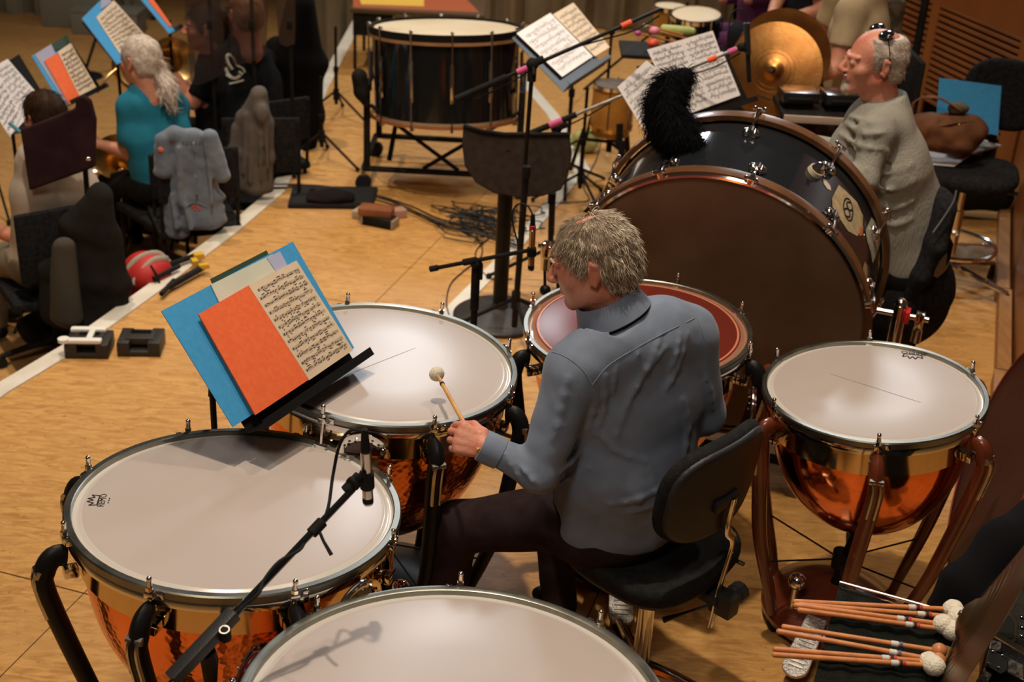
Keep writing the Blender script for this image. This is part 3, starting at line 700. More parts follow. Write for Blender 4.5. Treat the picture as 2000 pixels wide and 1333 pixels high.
# ---------------------------------------------------------------- people: shared builders
class Fr:
    """a frame: s side, d forward, u up, origin o, scale k"""
    def __init__(s, o, d, u=(0,0,1), k=1.0):
        s.o = V(o); s.d = V(d).normalized(); u = V(u); s.s = s.d.cross(u).normalized(); s.u = s.s.cross(s.d); s.k = k
    def __call__(s, x, y, z): return s.o + (s.s*x + s.d*y + s.u*z)*s.k
    def M(s): return Matrix((s.s,s.d,s.u)).transposed()
def head_field(h, beard=0, neck=True, chin=0):
    F = Field(.012); R = h.M(); k = h.k; E = lambda c,r,kk=None,sub=False: F.ell(h(*c), [x*k for x in r], R, kk, sub)
    E((0,-.018,.028),(.077,.097,.086)); E((0,.032,-.028),(.061,.062,.084),.02)
    for s in (-1,1):
        F.cone(h(s*.048,-.008,-.055), h(s*.012,.068,-.098), .022*k, .017*k, .02*k); E((s*.042,.052,-.022),(.024,.024,.022),.015)
        E((s*.031,.081,.004),(.0125,.011,.010),.004); E((s*.012,.103,-.030),(.008,.010,.007),.006)
        E((s*.032,.094,.007),(.015,.008,.007),.006,True); E((s*.031,.0805,.004),(.0135,.0118,.0105),.003)
        F.cone(h(s*.012,.088,.022), h(s*.046,.072,.024), .008*k, .007*k, .008*k)
        F.cone(h(s*.076,-.018,.022), h(s*.085,-.026,.018), .012*k, .009*k, .006*k); E((s*.083,-.022,.002),(.007,.017,.030),.005); F.cone(h(s*.080,-.008,-.022), h(s*.083,-.018,-.030), .007*k, .007*k, .005*k)
        E((s*.091,-.018,.004),(.006,.009,.016),.004,True)
    F.cone(h(0,.086,.018), h(0,.112,-.022), .0075*k, .0115*k, .01*k); E((0,.113,-.026),(.012,.010,.010),.006)
    F.cone(h(-.018,.088,-.053), h(.018,.088,-.053), .0055*k, .0055*k, .006*k); F.cone(h(-.016,.086,-.063), h(.016,.086,-.063), .0065*k, .0065*k, .006*k)
    E((0,.074,-.094),(.022,.018,.016),.012)
    if neck: F.cone(h(0,-.028,-.06), h(0,-.055,-.19), .056*k, .062*k, .03*k)
    return F
def hair_cut(h, line):
    ys = [a for a,b in line]; zs = [b for a,b in line]
    o = arr(h.o); d = arr(h.d)/h.k; u = arr(h.u)/h.k; s_ = arr(h.s)/h.k
    def c(P):
        q = P-o; y = q@d; z = q@u; return (np.interp(y, ys, zs)-z)*h.k*.7
    return c
def strands(name, ob_pts, nrm, comb, length, m, parent, rad=.0011, seed=1, lift=.25, wave=.3):
    """tapered hair locks joined into one part"""
    rg = random.Random(seed); mb = MB(); vs = []; fs = []
    for p,n in zip(ob_pts,nrm):
        c = comb(p,n); t = (c - n*c.dot(n)); 
        if t.length < 1e-5: continue
        t = (t.normalized() + V((rg.uniform(-1,1),rg.uniform(-1,1),rg.uniform(-1,1)))*wave).normalized()
        L = length*rg.uniform(.6,1.25); q = p - n*.002; side = t.cross(n).normalized(); r = rad*rg.uniform(.7,1.4); base = len(vs); bend = rg.uniform(-.35,.35)
        for k in range(4):
            f = k/3; c_ = q + t*L*f + n*L*lift*math.sin(f*PI*.75) + side*L*bend*f*f; rr = r*(1-f*.85)
            vs += [c_+side*rr, c_-side*rr*.5+n*rr*.8, c_-side*rr*.5-n*rr*.8]
        for k in range(3):
            for j in range(3): a = base+k*3+j; b = base+k*3+(j+1)%3; fs.append((a,b,b+3,a+3))
        fs.append((base+9,base+10,base+11))
    mb.v = vs; mb.f = fs; return mb.build(name, m, parent, world=True, sharp=80)
def surf_samples(F, h, n, cut=None, seed=3, cell=.008):
    P, f = nets(F, cell, cut=cut); rg = np.random.RandomState(seed); i = rg.choice(len(P), min(n*2,len(P)*40), replace=True)
    q = P[i] + rg.uniform(-cell*.6,cell*.6,(len(i),3)); e = 1e-4; f0 = F(q); g = np.stack([(F(q+e*np.eye(3)[k])-f0)/e for k in range(3)],1); g /= np.linalg.norm(g,axis=1)[:,None]+1e-9
    q = q - g*f0[:,None]
    if cut is not None: ok = cut(q) < .002; q = q[ok]; g = g[ok]
    q = q[:n]; g = g[:n]; return [V(x) for x in q], [V(x) for x in g]
def hand_field(W, d, n, sgn, curl=(30,40,30), spread=.0, k=1.0, thumb=(.55,.6,-.5), thumb2=(.8,.1,-.3), F=None):
    """W wrist, d along the hand, n back-of-hand normal, sgn side of the thumb"""
    F = F or Field(.007); W = V(W); d = V(d).normalized(); n = V(n); n = (n-d*n.dot(d)).normalized(); s = d.cross(n)*sgn
    P = lambda a,b,c: W + (d*a + s*b + n*c)*k
    F.cone(P(-.05,0,0), P(.012,0,0), .027*k, .026*k, .02)
    F.limb(P(.01,0,0), P(.075,.002,0), s, .028*k, .018*k, .038*k, .015*k, .012)
    for b,l0,o in ((.030,1.0,.090),(.010,1.08,.094),(-.011,1.0,.089),(-.030,.82,.080)):
        th = 0; p = P(o-.012,b,.002); F.cone(P(.02,b*.7,.003), p, .010*k, .0105*k, .008)
        for L,c in zip((.043,.027,.021),curl):
            th += math.radians(c if not isinstance(c,(tuple,list)) else c[0]); dd = (d*math.cos(th)-n*math.sin(th)+s*b*spread*8).normalized(); e = p+dd*L*l0*k
            F.cone(p, e, .0094*k, .0084*k, .003); p = e
    t0 = P(.025,.030,-.006); t1 = t0+(d*thumb[0]+s*thumb[1]+n*thumb[2]).normalized()*.040*k; t2 = t1+(d*thumb2[0]+s*thumb2[1]+n*thumb2[2]).normalized()*.030*k
    t3 = t2+(d*thumb2[0]+s*(thumb2[1]-.25)+n*thumb2[2]).normalized()*.026*k
    F.cone(P(.005,.014,-.004), t0, .015*k, .015*k, .01); F.cone(t0,t1,.0145*k,.012*k,.008); F.cone(t1,t2,.0115*k,.0105*k,.005); F.cone(t2,t3,.0105*k,.009*k,.005)
    return F

# ---------------------------------------------------------------- the kettledrum player
HAIRG = mat('grey_hair', (.70,.60,.45), (.27,.20,.14), scale=85, rough=.5, detail=3, lo=.3, hi=.7)
HAIRB = mat('grey_hair_base', (.25,.19,.13), (.14,.10,.07), scale=60, rough=.7)
SHIRT = mat('slate_blue_shirt', (.18,.225,.31), (.15,.19,.27), scale=12, rough=.72, bump=.10, bscale=420, sheen=.15)
TROU = mat('dark_trousers', (.022,.013,.014), (.034,.021,.022), scale=16, rough=.85, bump=.12, bscale=300)
def player():
    f = V((-.48,.88,0)).normalized(); r = V((f.y,-f.x,0)); z = V((0,0,1))
    pel = V((.30,3.03,.66)); t = thing('person', 'grey-haired person in a slate blue shirt and dark trousers seated, beating the kettledrum', 'person', (pel.x,pel.y,0))
    neck = at(1203,612,1.245); hc = at(1156,512,1.385)
    chest = at(1232,770,1.02); up = at(1240,668,1.185); waist = at(1220,905,.82)
    Ls = at(1122,722,1.15); Rs = at(1345,656,1.175)
    Le = at(1052,925,.895); Lw = at(962,880,.945); Re = at(1378,812,.925); Rw = Re + f*.22 + z*.03 - r*.05
    S = Field(.05)
    S.limb(pel-f*.01+r*.01, waist, r, .190,.15,.186,.15); S.limb(waist, chest, r, .186,.15,.195,.135); S.limb(chest, up, r, .195,.13,.16,.10)
    S.limb(up, neck-z*.035, r, .13,.085,.075,.068,.06)
    S.cone(up-r*.08+z*.015, Ls, .080,.070,.05); S.cone(up+r*.08+z*.015, Rs, .082,.072,.05)
    S.cone(Ls, Le, .066,.052,.035); S.cone(Le, Lw, .052,.036,.02); S.cone(Rs, Re, .066,.052,.035); S.cone(Re, Rw, .052,.036,.02)
    # folds of the shirt, ridges lying on the cloth
    def ridge(px, hh, rad=.010, k=.022):
        base = S; pts = [S.hit(CAM, ray(*p), 6) for p in px]; return [(pts, rad, k)]
    folds = []
    for px,rad in (([(1163,768),(1172,790),(1168,820)],.006),([(1290,655),(1278,690),(1262,720)],.005),([(1250,680),(1244,705)],.004),([(1205,712),(1200,745),(1196,770)],.005),([(1330,650),(1322,690),(1305,730)],.005),([(1165,775),(1150,830),(1128,880),(1095,925)],.012),([(1182,735),(1178,800),(1160,850)],.010),([(1110,740),(1095,800),(1080,860)],.008),
                   ([(1300,680),(1265,720),(1225,790),(1205,850)],.009),([(1345,650),(1320,720),(1300,760)],.008),([(1010,905),(1040,940),(1062,968)],.009),([(985,888),(1010,928),(1020,950)],.007),
                   ([(1085,955),(1110,930),(1150,915)],.008),([(1190,985),(1250,975),(1310,940)],.008),([(1230,1000),(1290,985),(1340,950)],.007),([(1330,780),(1340,840),(1335,900)],.007),([(1160,830),(1200,880),(1260,900)],.006),([(1375,720),(1385,760),(1392,800)],.006)):
        folds.append(([S.hit(CAM, ray(*p), 6) for p in px], rad))
    for pts,rad in folds:
        if None in pts: continue
        pts = smoothp(pts,2); n = len(pts)
        S.chain([p + ray(1200,800).normalized()*.001 for p in pts], [rad*(.35+.65*math.sin(PI*(i+.5)/n)) for i in range(n)], .010)
    S.disp = lambda P: .0045*wr(P,20,1.3,(1,1,.5)) + .0028*np.abs(wr(P,34,4.1,(1.2,.8,.5))) + .0014*wr(P,80,2)
    neckc = arr(neck); nd = arr((hc-neck).normalized())
    def cutS(P):
        q = P-neckc; a = q@nd; hem = arr(pel)[2]-.055 - P[:,2] + .0*P[:,0]
        lw = (P-arr(Lw))@arr((Lw-Le).normalized()) + .004; rw = (P-arr(Rw))@arr((Rw-Re).normalized())
        nearL = np.linalg.norm(P-arr(Lw),axis=1) < .09; nearR = np.linalg.norm(P-arr(Rw),axis=1) < .09; nearN = np.linalg.norm(q,axis=1) < .14
        o = hem; o = np.where(nearL, np.maximum(o,lw), o); o = np.where(nearR, np.maximum(o,rw), o); return np.where(nearN, np.maximum(o,a-.012), o)
    sh_ = skin('shirt', S, .0062, SHIRT, t, cut=cutS)
    # seams raised on the cloth
    def seam(name, px, rad=.0016, m_=None):
        pts = [S.hit(CAM, ray(*p), 6) for p in px]; pts = [p for p in pts if p is not None]; pts = smoothp(pts, 4); pts = [S.near(p) for p in pts]; MB().tube(pts, rad, 6).build(name, m_ or SHIRT, sh_, world=True)
    seam('yoke_seam', [(1157,752),(1185,718),(1230,688),(1290,655),(1356,622)]); seam('shoulder_seam', [(1078,688),(1110,700),(1140,725),(1160,760),(1172,800)])
    seam('shoulder_seam', [(1358,620),(1375,660),(1380,710)])
    h_dir = V((-.93,.20,-.10)).normalized()
    # collar folded over its stand, cuffs
    hax = (hc-neck).normalized(); ca = (hax*.8+z*.3).normalized(); c0 = neck + hax*.020
    ca = (z*.82+h_dir*.42).normalized(); c0 = at(1188,592,1.285)
    MB().lathe([(.066,-.045),(.071,.012),(.0745,.019),(.080,.018),(.090,-.012),(.099,-.038),(.096,-.041),(.085,-.018),(.076,.006),(.071,-.045)], 44, c=c0, axis=ca).build('collar', SHIRT, sh_, world=True, sharp=60)
    fd = (Lw-Le).normalized(); MB().lathe([(.036,-.002),(.040,-.001),(.042,.028),(.041,.052),(.037,.053),(.037,.004)], 28, c=Lw-fd*.022, axis=fd, closed=True).build('cuff', SHIRT, sh_, world=True, sharp=50)
    # trousers
    Lh = pel - r*.09 + z*-.01; Rh = pel + r*.09 - z*.01
    Lk = at(893,1030,.53); La = V((-.17,3.12,.10)); Rk = V((.13,3.42,.53)); Ra = V((.195,3.31,.10))
    T = Field(.04); T.limb(pel-z*.03, pel+z*.03, r, .185,.15,.18,.145)
    T.cone(Lh+f*.03, Lk, .098,.070); T.cone(Lk, La, .068,.052,.03); T.cone(Rh+f*.03, Rk, .098,.070); T.cone(Rk, Ra, .068,.052,.03)
    T.disp = lambda P: .004*wr(P,26,2.2,(.6,1,1.6))
    skin('trousers', T, .0085, TROU, t, cut=lambda P: np.maximum(P[:,2]-(pel.z+.05), .10-P[:,2]))
    for a,d in ((La,V((-.45,.85,0))),(Ra,V((-.3,.9,0)))):
        d.normalize(); b = V((a.x,a.y,.035)); q = Field(.02); q.cone(b+z*.03, b+z*.085, .042,.04); q.limb(b-d*.03, b+d*.17, d.cross(z), .038,.034,.036,.022)
        skin('shoe', q, .007, BLACKP, t, cut=lambda P: .003-P[:,2])
    # body: head, neck, torso under the shirt and hands as one mesh
    h = Fr(hc, V((-.93,.20,-.30)), V((-.30,.05,1)), 1.0)
    HF = head_field(h); HF.cone(hc-hax*.05, neck-hax*.05, .058,.064,.03)
    B = Field(.04); B.limb(pel, chest, r, .15,.11,.16,.10); B.limb(chest, up, r, .16,.1,.12,.08); B.cone(Ls,Le,.045,.035); B.cone(Le,Lw,.035,.026); B.cone(Rs,Re,.045,.035); B.cone(Re,Rw,.035,.026); B.cone(up,neck,.07,.06)
    B.cone(Lh,Lk,.075,.05); B.cone(Lk,La,.048,.035); B.cone(Rh,Rk,.075,.05); B.cone(Rk,Ra,.048,.035)
    hd = (at(905,858,.965)-Lw).normalized()
    stick_a = at(918,848,.955); mh = at(853,731,.952)
    HL = hand_field(Lw+hd*.012, hd, (V((-.15,-.75,.6))), 1, (62,70,45), 0, 1.0, (.75,.35,-.55), (.8,-.25,-.35))
    Rd = (f*.9-r*.2).normalized(); HR = hand_field(Rw+Rd*.012, Rd, (0,0,1), -1, (55,60,40))
    skin('body', [(HF,.0042,None),(B,.014,None),(HL,.0032,None),(HR,.0045,None)], 0, SKINF, t, relax=1)
    for s in (-1,1): ey = MB().sph(h(s*.031,.0835,.0035), .0092, 14).build('eye', mat('eye_white',(.6,.55,.5),rough=.2), t, world=True); MB().sph(h(s*.031,.090,.003), .0045, 10).build('iris', mat('iris',(.05,.07,.08),rough=.1), ey, world=True)
    # hair: base shell and locks
    G = Field(.02); R = h.M(); G.ell(h(0,-.020,.034),(.084,.104,.0925),R); G.ell(h(0,-.058,-.022),(.075,.060,.072),R,.03)
    G.disp = lambda P: .0045*wr(P,75,.7)+.002*wr(P,190,2)
    line = [(-.14,-.098),(-.09,-.094),(-.055,-.082),(-.035,-.030),(-.028,.028),(-.004,.030),(.004,-.020),(.026,-.022),(.034,.030),(.060,.050),(.085,.070),(.12,.075)]
    hcut0 = hair_cut(h, line); bald = arr(h(.012,.0,.135))
    hcut = lambda P: np.maximum(hcut0(P), .046-np.linalg.norm((P-bald),axis=1))
    hair = skin('hair', G, .0055, HAIRB, t, cut=hcut)
    crown_ = h(.01,-.02,.12)
    def comb(p,n):
        q = p-h.o; y = q.dot(h.d); zz = q.dot(h.u); away = (p-crown_); away -= n*away.dot(n)
        return away.normalized()*1.0 + h.u*-.55 + h.d*(.35 if y > -.02 else -.15)
    P,N_ = surf_samples(G, h, 4600, cut=hcut0); keep = [(p,n) for p,n in zip(P,N_) if (p-V(bald)).length > .045 or rnd.random() < .22]
    strands('hair_locks', [a for a,_ in keep], [b for _,b in keep], comb, .026, HAIRG, t, .0012, lift=.10, wave=.34)
    for s in (-1,1):
        m = MB().tube([h(s*.014,.095,.030),h(s*.03,.092,.034),h(s*.046,.08,.028)],[.003,.0045,.002],6); m.build('eyebrow', HAIRG, t, world=True)
    # the mallet it holds
    md = (mh-stick_a).normalized(); tail = stick_a - md*.085
    mt = thing('mallet', 'cane mallet with a round white head held over the kettledrum', 'mallet', tuple(mh))
    MB().cyl(tail, mh-md*.015, .0062, .0052, n=12).build('shaft', mat('pale_cane',(.66,.36,.11),(.55,.27,.07),scale=20,rough=.4), mt, world=True)
    MB().cyl(mh-md*.064, mh-md*.056, .0066, n=12).build('band', INK, mt, world=True)
    hf = MB().sph(mh, .0215, 20, (1,1,.82), md.to_track_quat('Z','Y').to_matrix()); hf.build('head', FELT, mt, world=True)
    return t, pel
player()

# ---------------------------------------------------------------- the player's chair
def pad_field(c, R, w, d, th, k=3.5, bend=0.0, taper=0.0):
    """rounded slab with superelliptic outline; bend curves it about its y axis"""
    F = Field(.01); Ri = np.array(R.transposed()); c = arr(c)
    def fn(P):
        q = (P-c)@Ri.T; x,y,z = q[:,0], q[:,1], q[:,2]-bend*q[:,0]**2
        ww = w*(1+taper*y/d); rr = (np.abs(x/ww)**k+np.abs(y/d)**k)**(1/k); e = (rr-1)*min(w,d)+th*.9
        ez = np.abs(z)-th*.15; return np.sqrt(np.maximum(e,0)**2+np.maximum(ez,0)**2)+np.minimum(np.maximum(e,ez),0)-th*.85
    class G(Field):
        def __call__(s, P): return fn(P)
    g = G(); m = max(w,d)*1.1+abs(bend)*w*w; g.lo = c-m; g.hi = c+m; return g
def player_chair():
    t = thing('swivel_chair', 'black upholstered swivel chair under the seated kettledrum player', 'chair', (.42,3.06,0)); z = V((0,0,1))
    f = V((-.74,.67,0)).normalized(); r = V((f.y,-f.x,0)); Z = Matrix((r,f,z)).transposed()
    sc_ = V((.415,3.045,.525))
    s = pad_field(sc_, Z, .232,.208,.030, 3.2, .35, -.05); CF = mat('dark_grey_upholstery', (.014,.014,.015), (.022,.021,.021), scale=50, rough=.9, bump=.5, bscale=330)
    skin('seat', s, .007, CF, t)
    skin('seat_shell', pad_field(sc_-z*.028, Z, .222,.198,.014, 3.2,.35,-.05), .008, PLASTIC, t)
    bc = at(1403,945,.845); bn = (f+z*.10).normalized(); bu = r.cross(bn).normalized(); bu = bu if bu.z > 0 else -bu
    RB = Matrix((r,bu,bn)).transposed()
    bend = 1.0
    skin('backrest', pad_field(bc, RB, .205,.150,.022, 3.0, bend), .006, CF, t); skin('backrest_shell', pad_field(bc-bn*.020, RB, .198,.143,.012, 3.0, bend), .006, PLASTIC, t)
    MB().box(bc-bn*.036-bu*.035, (.10,.035,.014), RB, .006).build('backrest_plate', PLASTIC, t, world=True)
    a = at(1440,972,.80)-bn*.0; b = at(1432,1060,.64); c = at(1408,1140,.51); d = at(1387,1226,.385)
    a = bc - bn*.045 - bu*.03 + r*.02; pts = smoothp([a, a-bu*.10-bn*.004, b, c, d], 5)
    MB().tube(pts, (.013,.0035), 8, flat=r).build('backrest_bar', CHROME, t, world=True)
    mc = at(1414,1178,.45); m = MB(); m.box(mc, (.05,.07,.065), Z, .008); m.box(mc+f*.09+z*.01, (.07,.17,.03), Z, .008); m.build('mechanism', PLASTIC, t, world=True)
    kn = mc + r*.03; m = MB().cyl(kn, kn+r*.048, .028, .027, n=10); m.cyl(kn+r*.02, kn+r*.05, .029, n=10); m.build('knob', PLASTIC, t, world=True)
    la = mc - r*.03 + f*.02; lb = at(1295,1212,.42); m = MB().tube([la, la*.4+lb*.6, lb], [.004,.004,.009], 8); m.build('lever', PLASTIC, t, world=True)
    m = MB().tube([at(1425,1090,.49), at(1453,1103,.485)], [(.018,.006),(.014,.006)], 8, flat=z.cross(r)); m.build('lever', PLASTIC, t, world=True)
    p = V((.425,3.06,0)); m = MB().cyl(p+z*.33, p+z*.50, .013, n=16); m.build('gas_post', CHROME, t, world=True)
    MB().cyl(p+z*.10, p+z*.335, .025, n=20).build('post_sleeve', CHROME, t, world=True); MB().lathe([(.014,.33),(.028,.33),(.029,.352),(.015,.356)],24,c=p,closed=True).build('collar_ring', BLACKP, t, world=True)
    for an in (-20,-80,-140,160,100):
        u = V((math.cos(math.radians(an)),math.sin(math.radians(an)),0)); e = p+u*.25
        lg = MB().tube([p+z*.11, p+u*.1+z*.10, e+z*.065], [(.022,.018),(.02,.014),(.014,.010)], 8, flat=u.cross(z)).build('leg', CHROME, t, world=True)
        MB().cyl(e+z*.028+u.cross(z)*.014, e+z*.028-u.cross(z)*.014, .027, n=14).build('caster', RUBBER, lg, world=True); MB().cyl(e+z*.03, e+z*.07, .008, n=8).build('caster_stem', CHROME, lg, world=True)
player_chair()
# ---------------------------------------------------------------- music stands, sheets and folders
def solve_rect(BL, BR, TL, TR, h0, h1=None):
    A = at(*BL, h0); B = at(*BR, h0 if h1 is None else h1); e = B-A; out = []
    for base,p in ((A,TL),(B,TR)):
        d = ray(*p); out.append(CAM+d*((base-CAM).dot(e)/d.dot(e)))
    return A, B, out[1], out[0]
def notation(mb, a, b, c, d, rows, seed=1, margin=.07, dense=1.0, nrm=None, heavy=1.0):
    """printed staves on the quad a(bl) b(br) c(tr) d(tl): lines, note heads, stems, beams, slurs"""
    rg = random.Random(seed); a,b,c,d = map(V,(a,b,c,d)); n = (b-a).cross(d-a).normalized() if nrm is None else nrm
    W = (b-a).length; Hh = (d-a).length
    def P(u,v): return (a*(1-u)+b*u)*(1-v)+(d*(1-u)+c*u)*v + n*.0006
    def bar(u0,v0,u1,v1,w0):
        p,q = P(u0,v0),P(u1,v1); t = q-p
        if t.length < 1e-6: return
        w_ = t.normalized().cross(n)*w0/2; mb.add([p-w_,q-w_,q+w_,p+w_],[(0,1,2,3)])
    def dot(u,v,ru,rv):
        vs = [P(u+ru/W*math.cos(k*PI/3), v+rv/Hh*math.sin(k*PI/3)+.3*ru/Hh*math.cos(k*PI/3)) for k in range(6)]; mb.add(vs,[tuple(range(6))])
    for r_ in range(rows):
        v = 1-margin-(r_+.5)/rows*(1-2*margin); g = (1-2*margin)/rows*.085; indent = .09 if r_ == 0 else .045
        for k in range(-2,3): bar(indent, v+k*g, .955, v+k*g, .0003)
        bar(indent,v-2*g,indent,v+2*g,.0007); dot(indent+.02, v, .0022, .0034)
        u = indent+.055; 
        while u < .93:
            L = rg.choice((2,2,3,4,4)); st = rg.uniform(.016,.024)/dense; vv = v+rg.uniform(-2,2)*g; up = rg.random() < .6; top = []
            if rg.random() < .13: u += .03; bar(u-.01, v-g, u-.01, v+g, .0012); continue
            for k in range(L):
                if u > .93: break
                nv = vv+rg.uniform(-1,1)*g; dot(u, nv, .0017*heavy, .0012*heavy); e = nv+(4.2*g if up else -4.2*g); bar(u+(.0015/W if up else -.0015/W), nv, u+(.0015/W if up else -.0015/W), e, .00045); top.append((u,e)); u += st
            if len(top) > 1 and rg.random() < .8: bar(top[0][0], top[0][1], top[-1][0], top[-1][1], .0016*heavy)
            if rg.random() < .22: bar(u+.004,v-2*g,u+.004,v+2*g,.0006)
            if rg.random() < .12: dot(u-.02, v-4.2*g, .003*heavy, .0012*heavy)
            u += .014
def page(t, name, a, b, c, d, m, rows=0, seed=1, th=.0012, fn=None, nu=1, **kw):
    o = MB().sheet(a,b,c,d,th,nu,1 if nu == 1 else 3,fn).build(name, m, t, world=True)
    if rows and not fn:
        mb = MB(); notation(mb,a,b,c,d,rows,seed,**kw); mb.build('printed_notation', INK, o, world=True, smooth=False)
    return o
def desk_stand(label, A, B, Cc, D, lip=.055, pole_h=0.0, foot=0.0, group=None, base='tripod', mr=.012, drop=0, desk_ext=None, back=.0, bx=None):
    """A bl, B br, Cc tr, D tl corners of the desk plate; foot = floor height"""
    A,B,Cc,D = map(V,(A,B,Cc,D)); n = (B-A).cross(D-A).normalized(); e = (B-A).normalized(); up = (D-A).normalized(); mid = (A+B+Cc+D)/4 - n*.02
    px = bx if bx else V((mid.x,mid.y,0)); t = thing('music_stand', label, 'music stand', (px[0],px[1],foot), 0, group)
    Cc = B+(D-A)
    bev(MB().sheet(A-n*.006,B-n*.006,Cc-n*.006,D-n*.006,.002).build('desk', BLACKP, t, False, world=True), .001)
    bev(MB().sheet(A-n*.004-e*.004, B-n*.004+e*.004, B+n*lip+e*.004-up*.012, A+n*lip-e*.004-up*.012, .0025).build('ledge', BLACKP, t, False, world=True), .001)
    MB().sheet(A+n*lip-e*.004-up*.012, B+n*lip+e*.004-up*.012, B+n*lip+e*.004+up*.012, A+n*lip-e*.004+up*.012, .002).build('ledge_lip', BLACKP, t, False, world=True)
    c = mid-n*.012; m = MB(); m.cyl(c-e*.04, c+e*.04, .013, n=12); m.tube([c, V((px[0],px[1],c.z-.05)), V((px[0],px[1],c.z-.10))], [.012,.012,.012], 10); m.build('tilt_joint', BLACKP, t, world=True)
    top = V((px[0],px[1],c.z-.08)); jz = foot+(c.z-foot)*.55
    MB().cyl(top, V((top.x,top.y,foot+.1)), mr*.72, n=10).build('inner_tube', BLACKP, t, world=True); MB().cyl(V((top.x,top.y,jz)), V((top.x,top.y,foot+.08)), mr, n=12).build('outer_tube', BLACKP, t, world=True)
    MB().cyl(V((top.x,top.y,jz+.015)), V((top.x,top.y,jz-.03)), mr*1.5, n=12).build('height_collar', BLACKM, t, world=True)
    if base == 'tripod':
        for k in range(3):
            a = .5+k*2*PI/3; u = V((math.cos(a),math.sin(a),0)); b0 = V((top.x,top.y,foot+.13))
            MB().tube([b0+u*.02, b0+u*.16-V((0,0,.07)), b0+u*.27-V((0,0,.122))], .009, 8).build('leg', BLACKP, t, world=True)
    return t, n, e, up
def folder_main():
    A,B,Cc,D = solve_rect((455,835),(692,680),(315,608),(572,472),.935)
    n = (B-A).cross(D-A).normalized(); up = (D-A).normalized(); e = (B-A).normalized()
    def pt(px, off):                                                  # pixel ray met with the plane lifted by off
        d = ray(*px); return CAM + d*((A+n*off-CAM).dot(n)/d.dot(n))
    lb = A-up*.012
    # desk slightly below the folder
    dA = pt((487,845),-.006); dB = pt((694,703),-.006); W = (dB-dA).length; dC = dB+up*.26; dD = dA+up*.26
    t,_,_,_ = desk_stand('black music stand holding a blue folder and an open orange music book', dA, dB, dC, dD, lip=.070, bx=(-.80,3.13))
    f = thing('music_folder', 'wide bright blue card folder on the music stand beside the kettledrums', 'folder', tuple((A+B)/2), 0)
    mid0 = (A+B)/2; mid1 = (Cc+D)/2
    MB().sheet(A,mid0,mid1,D,.002).build('cover', BLUEC, f, False, world=True); MB().sheet(mid0,B,Cc,mid1,.002).build('cover', BLUEC, f, False, world=True)
    g = thing('music_book', 'dark green backed book with white pages standing behind the orange book', 'book', tuple(pt((470,700),.006)))
    MB().sheet(pt((500,742),.004),pt((602,690),.004),pt((521,489),.004),pt((411,545),.004),.002).build('cover', GREENC, g, False, world=True)
    q = [pt((500,740),.008),pt((610,690),.008),pt((533,497),.008),pt((412,556),.008)]; MB().sheet(*q,.003).build('page', mat('pale_green_page',(.62,.62,.52),(.56,.57,.48),scale=8,rough=.8), g, False, world=True)
    MB().sheet(pt((470,575),.0095),pt((549,520),.0095),pt((523,492),.0095),pt((413,551),.0095),.001).build('page', PAPER, g, False, world=True) if False else None
    MB().sheet(pt((560,560),.010),pt((578,550),.010),pt((547,491),.010),pt((521,504),.010),.0006).build('lilac_slip', mat('lilac_paper',(.40,.42,.62),rough=.8), g, False, world=True)
    o = thing('music_book', 'open music book with an orange cover page and a printed cream page', 'book', tuple(pt((552,780),.015)))
    ob = .018
    MB().sheet(pt((499,811),ob),pt((603,742),ob),pt((485,558),ob),pt((388,614),ob),.004,6,1,lambda u,v: .004*math.sin(PI*u)).build('orange_cover', ORANGEC, o, world=True)
    a,b,c,d = pt((604,743),ob+.001),pt((690,684),ob-.002),pt((579,509),ob-.002),pt((485,557),ob+.001)
    pg = MB().sheet(a,b,c,d,.004).build('page', CREAM, o, False, world=True); mb = MB(); notation(mb,a,b,c,d,12,4,.045,heavy=1.25); mb.build('printed_notation', INK, pg, world=True, smooth=False)
folder_main()

